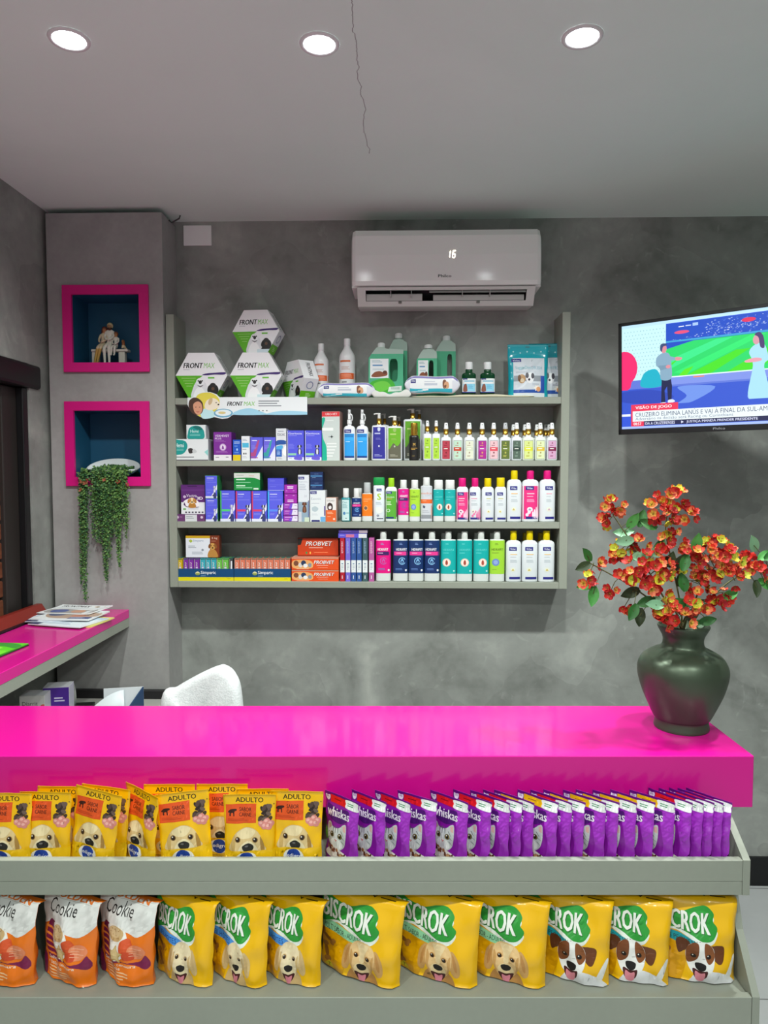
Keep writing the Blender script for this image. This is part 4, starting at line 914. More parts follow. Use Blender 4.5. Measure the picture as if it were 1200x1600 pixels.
# ---------------------------------------------------------------- second shelf: boxes, then spray and pump bottles
YF = SY + 0.010
def violet_art(bar='#9aa0f0', dog=True, edge=None, title='Vetaxi', seed=1, dogc=('#2b2c3c', '#d8dae6')):
    a = Art(100, 160); a.rect(0, 0, 100, 160, '#5b5fe0')
    if edge: a.rect(0, 0, 9, 160, edge)
    a.lines(14, 14, 78, 22, 1, '#dfe1fb', seed + 4); a.lines(14, 27, 70, 33, 2, '#8e92ec', seed); a.rect(12, 44, 92, 47, '#7f84ea')
    a.rect(10, 96, 66, 107, bar); a.lines(14, 118, 60, 128, 2, '#8e92ec', seed + 2)
    a.poly([(100, 62), (100, 96), (72, 130), (40, 160), (100, 160), (62, 160), (48, 148), (78, 104)], '#e6e7f6'); a.rect(0, 146, 100, 160, '#dfe1f4')
    if dog: sitting_dog(a, 78, 82, 19, *dogc, dogc[0]); a.blob([(70, 160), (70, 130), (80, 118), (92, 130), (92, 160)], '#3a3f76')
    return a
def c2(px0, px1, pyt, side, art, label, depth=.07, z0=None, Y=YF, group='medicine boxes on the second shelf', top=None, rot=0.0):
    return carton('medicine_box', label, px0, px1, pyt, z0 if z0 else S2z, Y, depth, side, art, 'box', group, top, rot)
a = Art(110, 64); a.rect(0, 0, 110, 64, '#e4e8ea'); a.blob([(0, 4), (20, 2), (38, 6), (44, 22), (34, 40), (18, 46), (0, 42)], '#1f9a94'); a.text('Hemi', 4, 11, 32, 24, '#e8f4f4', 0.02); a.lines(6, 29, 32, 35, 2, '#8ccfcb', 2); a.blob([(46, 30), (54, 26), (62, 30), (62, 40), (50, 42)], '#3a3436'); a.blob([(60, 32), (68, 30), (74, 38), (62, 42)], '#c9cdd0'); a.poly([(98, 38), (110, 30), (110, 50)], '#8fd0cc'); a.lines(4, 52, 96, 57, 1, '#5c6266', 3); a.rect(0, 61, 110, 64, '#554a58')
c2(271.8, 326, 686, '#d9dde0', a, 'white tablet box with a teal oval, at the foot of its stack')
zz = at(300, 686, YF).z + .0004
a = Art(60, 44); a.rect(0, 0, 60, 44, '#dfe6e8'); a.blob([(4, 26), (10, 8), (28, 1), (46, 6), (56, 22), (52, 44), (6, 44)], '#1f9a94'); a.blob([(20, 6), (36, 2), (50, 12), (40, 16)], '#176f6c'); a.text('Hemi', 12, 14, 38, 24, '#c6e6e4', 0.02); a.lines(10, 29, 44, 36, 2, '#8ccfcb', 2)
c2(292, 322.5, 664, '#d9dde0', a, 'small white box with teal disc stacked on top of another box', .05, zz)
a = Art(100, 160); a.rect(0, 0, 100, 160, '#7d2c96'); a.text('VERMIVET', 8, 14, 88, 26, '#e8d8f0', 0.02); a.text('PLUS', 8, 30, 44, 40, '#e8d8f0', 0.02); a.lines(8, 46, 84, 54, 2, '#a76cba', 3); a.ell(52, 84, 19, 20, '#c9a6d6'); a.ell(52, 84, 14, 15, '#e6d6ec'); a.blob([(46, 94), (48, 78), (52, 74), (56, 80), (58, 94)], '#8a4aa0'); a.lines(12, 106, 88, 120, 2, '#a76cba', 5); a.rect(0, 128, 100, 160, '#e9e6ea'); a.lines(10, 140, 40, 148, 1, '#8a7f90', 4); a.lines(68, 138, 90, 148, 1, '#8a7f90', 7)
c2(334, 362.5, 675, '#6a2080', a, 'purple dewormer box with white foot strip standing alone')
a = Art(60, 100); a.rect(0, 0, 60, 100, '#1e55c0'); a.lines(8, 8, 54, 20, 2, '#cfe0f8', 2); a.lines(10, 28, 50, 34, 1, '#7fa8e6', 3); a.ell(32, 46, 7, 6, '#a8c8f2'); a.lines(10, 58, 50, 66, 2, '#7fa8e6', 5); a.rect(0, 72, 60, 100, '#e2c51c')
c2(364, 377, 687, '#1a4aa8', a, 'small blue box with a yellow base', .05)
a = Art(80, 200); a.rect(0, 0, 80, 200, '#e6e8ec'); a.lines(10, 20, 66, 40, 2, '#9aa6b4', 3); a.rect(6, 52, 72, 92, '#4fb4d8'); a.lines(8, 104, 68, 116, 1, '#8e98a4', 3); a.ell(22, 142, 7, 8, '#40454c'); a.ell(42, 142, 7, 8, '#6a7078'); a.lines(10, 164, 66, 184, 2, '#b8c0c8', 3)
c2(377.5, 391, 681.5, '#d4d8de', a, 'small white box with pale blue panel beside violet boxes', .05)
def wedge(c, seed):
    a = Art(100, 170); a.rect(0, 0, 100, 170, '#5d5fdc'); a.poly([(0, 20), (74, 20), (40, 140), (0, 140)], c); a.poly([(0, 20), (60, 20), (20, 110), (0, 110)], '#6c62d8'); a.lines(10, 20, 74, 30, 1, '#e6e6fa', seed + 3); a.lines(8, 60, 50, 90, 3, '#8a86e0', seed); a.poly([(100, 60), (100, 170), (34, 170), (70, 110)], '#e4e5f4'); a.rect(0, 146, 60, 152, c); a.rect(0, 154, 100, 170, '#dfe2f2'); return a
c2(391.5, 411.5, 683, '#4a4cc0', wedge('#b04a86', 1), 'short violet box with pink wedge print')
c2(411.7, 431, 683, '#4a4cc0', wedge('#3aa0a0', 2), 'short violet box with teal wedge print')
a = Art(70, 200); a.rect(0, 0, 70, 200, '#dadde2'); a.lines(14, 14, 54, 22, 1, '#6a6f8a', 2); a.text('TOXICANC', 6, 28, 64, 44, '#4a4c66', 0.015); a.blob([(0, 78), (30, 70), (70, 76), (70, 96), (20, 100), (0, 104)], '#27529e'); a.blob([(0, 112), (44, 104), (40, 130), (0, 132)], '#4fa8de'); a.rect(0, 130, 40, 176, '#2a62b8'); a.lines(6, 138, 34, 168, 4, '#a8c6ec', 3); a.blob([(44, 150), (60, 110), (70, 112), (70, 170)], '#f0f2f4'); a.lines(8, 182, 52, 194, 2, '#8f95a0', 3)
c2(431.3, 448, 669.5, '#c6cad0', a, 'tall narrow white box with blue waves', .06)
for p0, p1, lab in ((449, 475.5, 'violet box with black and white dog, beside the narrow white box'), (476.5, 503, 'violet box with black and white dog, beside the tall green striped box')):
    a = Art(100, 180); a.rect(0, 0, 100, 180, '#5457da'); a.rect(0, 0, 3, 180, '#cfd2f0'); a.text('Gerioox', 6, 10, 90, 22, '#dfe0fa', 0.02); a.lines(8, 28, 84, 34, 1, '#9a9cf0', 4); a.lines(8, 80, 50, 110, 4, '#7a7ce6', 3); sitting_dog(a, 74, 96, 20, '#22222c', '#d6d8e4', '#22222c'); a.rect(4, 136, 54, 148, '#8fd0a8'); a.rect(0, 160, 100, 180, '#e2e4f2'); a.blob([(40, 172), (50, 150), (62, 160), (84, 150), (88, 176)], '#6a5ad0'); a.lines(8, 164, 36, 172, 1, '#9a9cc0', 3)
    c2(p0, p1, 672.5, '#4245bc', a, lab)
a = Art(110, 270); a.rect(0, 0, 110, 270, '#c9d2cf'); a.rect(0, 0, 110, 26, '#d8363e'); a.text('URO-VET', 22, 6, 96, 19, '#f2d8d8', 0.02); a.blob([(0, 36), (20, 36), (10, 70), (0, 90)], '#17b394'); a.blob([(0, 120), (8, 150), (26, 190), (30, 240), (28, 270), (0, 270)], '#17b394'); a.lines(26, 46, 96, 56, 1, '#e2e9e6', 3); a.rect(2, 88, 70, 104, '#eef2f0'); a.star(60, 138, 11, '#2a3034', 4, .4); a.star(44, 138, 6, '#9aa4a4', 4, .4); a.lines(30, 172, 96, 258, 5, '#e6ebe9', 6)
carton('medicine_box', 'tall grey green box with red top band beside the blue sprays', 504, 533, 642.8, S2z, YF, .06, '#a9857f', a, 'box', 'medicine boxes on the second shelf', rot=-6)
for i, (p0, p1, lab) in enumerate(((536.5, 555.3, 'blue and white trigger spray bottle touching the tall grey green box'), (556.3, 575.5, 'blue and white trigger spray bottle nearest the pump bottles'))):
    a = Art(60, 150); navytag(a, 4, 2, 40, 20); a.rect(4, 24, 56, 150, '#2c9be6'); a.lines(6, 30, 52, 44, 2, '#1c4f92', 2); a.rect(4, 44, 56, 60, '#3aaaf0'); a.lines(10, 64, 46, 72, 1, '#bfe2fa', 3); a.rect(4, 140, 56, 150, '#173f86')
    bottle('spray_bottle', lab, p0, p1, 640, S2z, YF, '#e2e5ea', 665, '#e2e4e6', (p0 + 5.5, p1 - 7), 662, e=3.2, ratio=.6, art=a, art_range=(.08, .90), shape='round_shoulder', kind='trigger', group='blue trigger spray bottles')
a = Art(60, 140); a.rect(0, 0, 60, 140, '#c9c7a8')
bottle('spray_bottle', 'pale bottle almost hidden behind the blue trigger sprays', 568, 579, 674, S2z, YF + .06, '#c9cdb4', 674, e=3, ratio=.7, shape='round_shoulder')
def pump(p0, p1, pyt, body, cap, c, c2_, label, taper=0.0, seed=1, Y=YF):
    a = Art(100, 220); a.rect(0, 0, 100, 220, c2_); 
    if c: a.blob([(0, 0), (100, 0), (100, 90), (70, 130), (40, 110), (0, 150)], c)
    a.blob([(38, 8), (50, 2), (62, 8), (60, 24), (50, 30), (40, 24)], '#c9d0e6' if c is None else '#9ab86a'); a.lines(14, 40, 86, 60, 1, '#b9bfe2' if c is None else '#b8d07a', 4); a.lines(24, 76, 76, 90, 2, '#7a7ac8' if c is None else '#93ad5a', 3); a.ell(50, 132, 6, 7, '#d8dcf0' if c is None else '#c4c8b8', n=10); a.lines(14, 190, 80, 206, 2, '#aab0e0' if c is None else '#b5b3a0', seed)
    bottle('pump_bottle', label, p0, p1, pyt, S2z, Y, '#dfe2e8', body, '#dcdcda', cap, body - 1.5, e=4, ratio=.62, art=a, art_range=(.05, .95), art_w=.80, shape='square', kind='pump', group='pump bottles on the second shelf', taper=taper)
pump(580.7, 603.5, 645, 664.5, (588, 595.5), None, '#312f92', 'flared white pump bottle with deep violet label', .08)
pump(604.3, 628.8, 649.5, 666, (612.3, 621), '#6cae26', '#62604f', 'white pump bottle with green and brown label, the shorter one')
pump(630, 659.5, 638, 655, (640.5, 648.5), '#5fa024', '#4c4d46', 'tallest white pump bottle with green label behind the black bottle', Y=YF + .03)
for p0, p1, pt, sh, cp, lab in ((594, 608, 646, 664, (597, 602), 'pump bottle behind the flared violet labelled one'), (617, 631, 651, 667, (621.5, 626.5), 'pump bottle behind the shorter green labelled one'), (646, 664, 640, 656, (650, 655.5), 'pump bottle behind the tallest green labelled one')):
    bottle('pump_bottle', lab, p0, p1, pt, S2z, YF + .088, '#d6d9de', sh, '#c9c7c2', cp, sh - 1.5, e=4, ratio=.6, shape='square', kind='pump', group='pump bottles standing behind')
a = Art(60, 140); a.rect(0, 0, 60, 140, '#1c1a1a'); a.text('M', 22, 20, 38, 44, '#c9a24a', 0.02); a.rect(8, 56, 52, 59, '#b48a3c'); a.lines(10, 64, 50, 74, 1, '#c9a24a', 3); a.lines(14, 110, 46, 124, 2, '#6a5a34', 4)
bottle('perfume_bottle', 'slim black bottle with a long gold cap', 639, 655, 660.7, S2z, SY + .001, '#151415', 680, mat('#c79a3e', .22, metal=.85), (641.5, 652.5), 681, e=2.2, ratio=.9, art=a, art_range=(.04, .8), art_w=.85, shape='round_shoulder')
def sprayer(p0, p1, pyt, body, label, lab1, lab2, mark, cap='#e8eaec', capx=None, shape='round_shoulder', bodyc='#e0e5ec', Y=YF, group='fragrance spray bottles on the second shelf', plain=False):
    w = p1 - p0; c0 = (p0 + w * .26, p1 - w * .26) if capx is None else capx
    a = Art(60, 110)
    if not plain:
        a.rect(0, 0, 60, 110, '#5d6056' if lab1 != '#a8d23a' else '#c9dca0'); a.rect(1.5, 1.5, 58.5, 108.5, lab1); a.rect(1.5, 40, 58.5, 62, lab2); a.star(30, 15, 7, mark, 4, .5); a.lines(12, 27, 50, 35, 1, mark, 3); a.lines(12, 46, 48, 56, 1, '#f0efe6', 5); a.star(30, 72, 8, mark, 5, .5); a.lines(14, 88, 48, 100, 2, mark, 4)
    bottle('fragrance_spray', label, p0, p1, pyt, S2z, Y, bodyc, body, cap, c0, body - 3, e=3.4, ratio=.62, art=None if plain else a, art_range=(.06, .84), art_w=.74, shape=shape, kind='spray', group=group)
for p0, p1, lab in ((661, 674.5, 'spray bottle with lime green label nearest the tall pump bottles'), (675, 688, 'spray bottle with lime green label nearest the red labelled one')):
    a_ = None; sprayer(p0, p1, 657, 677.5, lab, '#a8d23a', '#9fc83a', '#6a8a24', shape='square')
for p0, p1, lab, l1, l2, mk, cp, bc in (
    (688.8, 705, 'fragrance spray with red label', '#b23a4c', '#a82c40', '#6a1420', '#e8eaec', '#e0e5ec'),
    (706.5, 723, 'fragrance spray with mint label and red band', '#b9d8c2', '#c0442e', '#a04a34', '#e8eaec', '#dfe8e6'),
    (724.8, 742, 'fragrance spray with plain cream label', '#d9dcc8', '#cdd4bc', '#9a7a6a', '#e8eaec', '#dfe3e8'),
    (744.8, 762, 'fragrance spray with solid magenta label', '#a8268c', '#b03a9a', '#d8a45a', '#e8eaec', '#e0e5ec'),
    (762.8, 780, 'fragrance spray with pale pink label and coral band', '#e2b9c0', '#d84a5a', '#6a1e2a', '#e8eaec', '#dcdfe6'),
    (780.8, 798.5, 'fragrance spray with olive label and clear grey cap', '#5f6f34', '#6a7a30', '#c0bc5a', '#b9bcc0', '#dfe3e8'),
    (799, 815.8, 'fragrance spray with dark forest green label', '#54665a', '#33443c', '#8aa090', '#e8eaec', '#e0e5ec'),
    (816.2, 835, 'fragrance spray with yellow green label', '#d3de8e', '#d8d83a', '#a8a020', '#e8eaec', '#dfe6d8'),
    (835.7, 853, 'fragrance spray with pale green label and gold band', '#d8e2b4', '#d8b83a', '#a08a3a', '#e8eaec', '#dfe8de'),
    (854, 871, 'fragrance spray with lilac label and burgundy band', '#cfa2c2', '#7a1746', '#8a2a5a', '#e8eaec', '#dfe3e8')):
    sprayer(p0, p1, 660.5, 682.5, lab, l1, l2, mk, cp, bodyc=bc)
for p0, p1, lab in ((794, 811, 'spray with white nozzle peeking out behind the forest green labelled one'), (812, 829, 'spray with white nozzle peeking out behind the yellow green labelled one'), (831, 847, 'spray with grey nozzle peeking out behind the gold banded one'), (845, 861, 'rear spray standing in the gap before the lilac labelled one'), (850.5, 866, 'spray with white nozzle peeking out behind the lilac labelled one')):
    sprayer(p0, p1, 663, 684, lab, '#ffffff', '#ffffff', '#ffffff', Y=YF + .075 if p0 not in (845,) else YF + .108, group='fragrance sprays standing behind', plain=True)
# ---------------------------------------------------------------- third shelf
def c3(px0, px1, pyt, side, art, label, depth=.07, z0=None, Y=YF, rot=0.0, top=None):
    return carton('medicine_box', label, px0, px1, pyt, z0 if z0 else S3z, Y, depth, side, art, 'box', 'medicine boxes on the third shelf', top, rot)
# display tray with the purple puppy pack behind it
a = Art(100, 23); a.rect(0, 0, 100, 23, '#6a3a6e'); a.rect(34, 0, 74, 23, '#d6d8dc'); a.ell(8, 9, 5, 5, '#d9c2d8'); a.ell(90, 9, 4.5, 4.5, '#d9c2d8'); a.lines(38, 5, 70, 17, 2, '#9aa0a8', 3); a.lines(15, 7, 30, 12, 1, '#a87aa8', 3)
carton('display_tray', 'low purple and white display tray under the puppy pack', 271.8, 319.5, 803.5, S3z, YF, .045, '#5a2a60', a, 'tray')
zt = at(300, 803.5, YF).z + .0006
a = Art(100, 155); a.rect(0, 0, 100, 155, '#5a2470'); a.rect(28, 3, 68, 9, '#3a1450'); a.poly([(0, 22), (100, 22), (100, 30), (0, 30)], '#65307c'); a.text('Vectra', 22, 48, 66, 64, '#dcd2e4', 0.02); a.text('3D', 66, 62, 92, 78, '#efeaf2', 0.03); a.blob([(8, 62), (14, 54), (22, 62), (14, 70)], '#c9b4d2'); a.rect(0, 92, 100, 155, '#e4e5ea'); a.blob([(10, 88), (40, 70), (70, 84), (76, 108), (60, 116), (20, 112)], '#efe9f0'); a.blob([(14, 92), (12, 108), (40, 118), (76, 116), (60, 121), (20, 116)], '#4e2060'); dogface(a, 46, 84, 19, '#d8a254', '#b57c34', '#b07a34', tongue=False, chest=True); a.lines(28, 126, 96, 132, 1, '#a8acb6', 3); a.rect(8, 124, 20, 134, '#7ab06a')
for i in range(6): a.rect(16 + i * 14, 142, 24 + i * 14, 150, '#4a4854')
x, w, h = pane(282, 319, 757.5, zt, YF + .006)
b = MB(); b.box(-w / 2, w / 2, -.017, .017, 0, h, mat('#4f1f62', .35), .0009); a.put(b, flat(w - .0016, h - .0016, -.017))
tag(b.build('medicine_box', None, (x, YF + .0235, zt), R_(3)), 'purple pack with a golden puppy standing in the low display tray', 'box')
# violet boxes
DK = ('#2c2d44', '#d6d8e8'); PU = ('#9a97c8', '#dfe0ee')
for (p0, p1, pt, z0, lab) in ((320, 339.5, 778.5, S3z, 'violet puppy box with green side, lower of the pair'), (320, 339.5, 743, None, 'violet puppy box with green side, upper of the pair')):
    if z0 is None: z0 = at(330, 778.5, YF).z + .0005
    c3(p0, p1, pt, '#2f8a4a', violet_art('#6a6ee0', True, None, seed=2, dogc=PU), lab, .07, z0)
c3(343, 367, 766.5, '#3a3db4', violet_art('#52d07a', True, '#3fae5a', seed=3, dogc=PU), 'violet box with bright green bar and green edge')
c3(367.4, 391.8, 767, '#3a3db4', violet_art('#d8406e', True, '#c83a6a', seed=4, dogc=DK), 'violet box with crimson bar next to the green barred one')
c3(392.2, 416.8, 767, '#3a3db4', violet_art('#d8406e', True, '#c83a6a', seed=4, dogc=DK), 'violet box with crimson bar next to the blue edged one')
zz = at(385, 766.3, YF).z + .0006
a = Art(125, 90); a.rect(0, 0, 125, 90, '#12883c'); a.blob([(-10, -10), (135, -10), (135, 36), (100, 26), (60, 24), (0, 26), (-10, 26)], '#d2d6cf'); a.lines(10, 10, 66, 16, 1, '#8f9690', 3); a.lines(72, 14, 110, 18, 1, '#d88a7a', 4); a.rect(10, 31, 54, 37, '#d6f0dc'); a.rect(10, 47, 80, 51, '#8fd0a4'); a.rect(10, 64, 54, 69, '#d6f0dc'); a.rect(10, 75, 88, 79, '#8fd0a4'); a.rect(94, 78, 118, 86, '#d6e6da')
c3(365, 406.5, 738.5, '#0f6e32', a, 'green and white box lying across the violet boxes', .06, zz)
c3(417.4, 442, 767, '#3f62d8', violet_art('#5a8af0', True, '#3fb0ee', seed=5, dogc=DK), 'violet blue box with sky blue edge under another box')
a = Art(100, 80); a.rect(0, 0, 100, 80, '#5556d8'); a.lines(14, 14, 60, 24, 1, '#7a7ce6', 3); a.rect(0, 40, 100, 43, '#6a6cde'); a.lines(14, 52, 70, 60, 1, '#7a7ce6', 4); a.rect(0, 76, 100, 80, '#a9aaf2')
c3(417.8, 444, 747, '#2f3098', a, 'plain violet box stacked on the sky blue edged one', .08, at(430, 767, YF).z + .0006)
# three thin boxes and the magenta pair above
zb = S3z; hh = (at(453, 786, YF).z - S3z) / 3
for i, lab in enumerate(('thin purple and white box at the foot of its stack', 'thin purple and white box in the middle of its stack', 'thin purple and white box under the magenta boxes')):
    a = Art(100, 40); a.rect(0, 0, 100, 40, '#9a3ab4'); a.poly([(60, 0), (100, 0), (100, 40), (48, 40)], '#e2dcec'); a.poly([(50, 0), (66, 0), (56, 40), (36, 40)], '#7a4ad0'); a.lines(8, 8, 60, 16, 1, '#e6c6ee', i + 2); a.lines(8, 24, 40, 30, 1, '#d69ae2', i + 5); a.rect(0, 37, 100, 40, '#5f1f74'); a.lines(78, 12, 94, 22, 1, '#a890b8', i)
    x, w, _ = pane(442.5, 464.8, 780, zb, YF); b = MB(); b.box(-w / 2, w / 2, -.04, .04, 0, hh - .0006, mat('#7a2a90', .35), .0007); a.put(b, flat(w - .0014, hh - .002, -.04))
    tag(b.build('medicine_box', None, (x, YF + .04, zb + .0002)), lab, 'box', 'medicine boxes on the third shelf'); zb += hh
h2 = (at(453, 757, YF).z - zb) / 2
for i, lab in enumerate(('small magenta box, lower of two above the thin boxes', 'small magenta box topping its stack')):
    a = Art(100, 70); a.rect(0, 0, 100, 70, '#a02aa8'); a.rect(22, 10, 72, 18, '#ecd6f0'); a.rect(24, 22, 70, 30, '#ecd6f0'); a.lines(10, 44, 30, 56, 1, '#c88ad0', 3); a.lines(66, 44, 90, 56, 1, '#c88ad0', 4); a.rect(0, 66, 100, 70, '#701a78')
    if i == 0: a = Art(100, 70).rect(0, 0, 100, 70, '#a02aa8').rect(24, 44, 72, 50, '#ecd6f0').rect(24, 55, 72, 62, '#ecd6f0').lines(10, 8, 30, 20, 1, '#c88ad0', 3).lines(66, 8, 90, 20, 1, '#c88ad0', 4)
    x, w, _ = pane(444, 463.8, 780, zb, YF); b = MB(); b.box(-w / 2, w / 2, -.03, .03, 0, h2 - .0006, mat('#7f1d86', .35), .0007); a.put(b, flat(w - .0014, h2 - .002, -.03))
    tag(b.build('medicine_box', None, (x, YF + .031, zb + .0003)), lab, 'box', 'medicine boxes on the third shelf'); zb += h2
a = Art(80, 330); a.rect(0, 0, 80, 330, '#d9dee4'); navytag(a, 2, 10, 46, 30); a.text('Epiotic', 8, 40, 70, 54, '#a9b0bc', 0.01); a.lines(8, 62, 72, 110, 4, '#b3bac6', 3); a.text('20', 44, 140, 66, 156, '#b0b7c2', 0.0); a.rect(0, 190, 80, 330, '#8fa6b8'); sitting_dog(a, 46, 206, 26, '#5a3426', '#8a5a42', '#6a4030'); a.rect(0, 260, 24, 330, '#c9ccd6'); a.rect(46, 300, 80, 330, '#c9d8c0'); a.rect(74, 180, 80, 300, '#3a4a8a')
c3(465.3, 483, 742, '#c9ced6', a, 'tall white box with a brown dog photograph', .055)
a = Art(110, 220); a.rect(0, 0, 110, 220, '#dde2e4'); navytag(a, 2, 4, 48, 24); a.text('Easotic', 8, 48, 80, 66, '#a3abb8', 0.01); a.lines(10, 88, 96, 96, 1, '#aab2bd', 3); a.blob([(14, 120), (40, 112), (60, 130), (40, 150), (16, 142)], '#b3c2c8'); a.lines(12, 164, 70, 180, 2, '#c6cdd4', 3); a.rect(102, 110, 110, 178, '#4a2a86'); a.rect(74, 186, 110, 220, '#6aa8d8'); a.rect(10, 208, 70, 220, '#23246e')
c3(483.8, 508.5, 766, '#cfd4da', a, 'white box with navy corner tag under two navy boxes', .06)
zb = at(495, 766, YF).z + .0006; h2 = (at(495, 737, YF).z - zb) / 2
for i, lab in enumerate(('navy box directly on the white box', 'navy box on top of another navy box')):
    a = Art(100, 84); a.rect(0, 0, 100, 84, '#1a2f5e'); a.text('easotic', 34, 10, 66, 22, '#5f7aa8', 0.01); a.rect(2, 32, 96, 42, '#4a86b8'); a.lines(14, 52, 60, 58, 1, '#8fb0d0', 3)
    x, w, _ = pane(484.5, 504.3, 780, zb, YF); b = MB(); b.box(-w / 2, w / 2, -.03, .03, 0, h2 - .0006, mat('#13234a', .35), .0007); a.put(b, flat(w - .0014, h2 - .002, -.03))
    tag(b.build('medicine_box', None, (x, YF + .032, zb)), lab, 'box', 'medicine boxes on the third shelf'); zb += h2
a = Art(80, 180); a.rect(0, 0, 80, 180, '#e2dfdc'); a.text('OTOVET', 8, 14, 70, 28, '#7a7672', 0.01); a.blob([(12, 50), (26, 36), (44, 42), (54, 60), (50, 90), (30, 98), (12, 84)], '#3a2c2a'); a.ell(32, 72, 12, 14, '#e6e2e2'); a.ell(26, 62, 3, 3, '#1d1614', n=8); a.rect(0, 92, 80, 180, '#e0622a'); a.lines(10, 106, 70, 126, 2, '#f2b48c', 3); a.lines(10, 140, 50, 150, 1, '#f2b48c', 4); a.ell(64, 160, 8, 8, '#f0d6c4')
c3(509.3, 526.5, 777.5, '#cfa898', a, 'small orange and white box with a penguin like print', .05, rot=-5)
def flask(p0, p1, pyt, body, cap, label, bodyc, sleeve, art, z0=None, capc='#e4e6e4', shape='square', e=3.0, ratio=.62, Y=YF, rng=(.02, .98), group='shampoo bottles on the third shelf', name='shampoo_bottle', w=.9):
    return bottle(name, label, p0, p1, pyt, z0 if z0 else S3z, Y, bodyc, body, capc, (cap[0], cap[1]), cap[2] if len(cap) > 2 else body, e=e, ratio=ratio, sleeve=sleeve, art=art, art_range=rng, shape=shape, group=group, art_w=w)
a = Art(60, 130); a.rect(4, 10, 54, 126, '#c4dcdc'); a.text('Clean', 8, 18, 40, 30, '#3f8f96', 0.01); a.lines(8, 36, 50, 60, 4, '#6fa6ac', 3); a.ell(20, 86, 9, 9, '#4f86b4'); a.lines(32, 80, 52, 92, 2, '#6fa6ac', 2); a.lines(26, 112, 46, 120, 1, '#4a5a5e', 3)
flask(532.5, 547.5, 763, 777.5, (536.2, 545.5), 'small teal ear cleaner bottle with white cap', mat('#1f8088', .2, coat=.4), None, a, ratio=.7)
def hidra(main, band, bandy=True, txt='#e8e8ee', title='HIDRAPET', ring='#6aa8e0', off=0):
    a = Art(100, 230); a.lines(38 + off, 18, 66 + off, 34, 2, '#c9a0d0' if main == '#e0128a' else '#7f9ad0', 3); a.text(title, 14 + off, 54, 92 + off, 72, txt, 0.03)
    a.rect(4, 78, 100, 104, band); a.lines(16 + off, 86, 74 + off, 96, 1, '#e6a8cc', 4)
    a.ring(58 + off, 144, 26, 6, ring, a0=30, a1=330); a.blob([(58 + off, 126), (70 + off, 148), (58 + off, 162), (46 + off, 148)], ring); a.ell(58 + off, 150, 7, 8, main)
    a.lines(14, 196, 70, 212, 2, '#5a7ab8' if main != '#e0128a' else '#f08ac4', 5); a.ell(90, 208, 7, 8, '#e2e6ea', n=10)
    return a
def foot(a=None): return a
W_ = '#dfe4e2'
def sleeve_art(a, h0=230): return a
flask(549, 564.5, 763, 777.5, (552, 560.8), 'small navy bottle with pink band on the third shelf', W_, (.2, .98, '#17346e'), hidra('#17346e', '#e83a90', title='HIDRAPET'), rng=(.2, .98))
flask(555, 570, 763, 777.5, (560.5, 566), 'small bottle with white cap behind the navy one', W_, None, None, Y=YF + .055)
a = Art(100, 200); a.text('HIDRAPET', 10, 40, 90, 56, '#f6b070', 0.02); a.lines(14, 64, 84, 74, 1, '#f6b070', 3); a.ring(36, 128, 22, 5, '#f4b878'); a.ell(36, 128, 15, 15, '#6a5a52')
flask(565, 582, 754, 771, (568.3, 579, 770), 'orange bottle with translucent grey pump cap', W_, (.2, .98, '#ee7a1c'), a, rng=(.2, .98), capc='#b9bdbd')
a = Art(100, 300); navytag(a, 28, 24, 76, 46); a.text('S', 32, 66, 72, 120, '#a8cc3a', 0.06); a.lines(20, 140, 92, 166, 2, '#b0bcc6', 3); a.ell(40, 254, 12, 10, '#8a93a0'); a.rect(30, 276, 92, 284, '#34384a'); a.blob([(20, 190), (60, 180), (90, 210), (60, 236), (30, 226)], '#e4efe2')
flask(583, 601, 746, 758, (583, 601, 758), 'white bottle with wide dark green lid and green letter', '#dde5ea', None, a, capc='#159246', rng=(.02, .98))
a = Art(100, 270); a.rect(0, 0, 100, 270, '#58a636'); navytag(a, 6, 2, 54, 26); a.text('Allerderm', 8, 50, 76, 64, '#d8ecc8', 0.02); a.lines(10, 72, 82, 84, 1, '#d0a04a', 4); a.lines(10, 100, 66, 140, 3, '#d8ecc8', 4); a.ring(24, 188, 16, 5, '#d6ead0'); a.rect(4, 250, 72, 266, '#26386e'); a.rect(94, 110, 100, 250, '#5a2a3a')
flask(602, 620.8, 747, 761, (606.7, 616.3, 761.5), 'green labelled white bottle with lime cap', W_, None, a, capc='#9ad01c', shape='round_shoulder', rng=(.08, .88), w=.97)
flask(621.8, 639, 750, 763, (625.8, 636), 'small magenta bottle with navy band on the third shelf', W_, (.2, .98, '#d81a8a'), hidra('#d81a8a', '#3a2a62', ring='#9a4a9a'), rng=(.2, .98))
a = Art(100, 230); a.lines(32, 20, 62, 34, 2, '#6a8a2a', 3); a.text('HIDRAPET', 8, 54, 92, 70, '#5c7a1e', 0.03); a.lines(12, 82, 84, 96, 1, '#86a836', 4); a.ell(38, 150, 27, 25, '#6a86c4'); a.ell(38, 150, 16, 15, '#8fa6dc'); a.lines(12, 196, 60, 208, 1, '#86a836', 4)
flask(639.6, 656.7, 750, 763.5, (642.8, 653.5), 'small lime green bottle with blue disc on the third shelf', W_, (.16, .98, '#a9d63a'), a, rng=(.16, .98))
LIME_ART = a
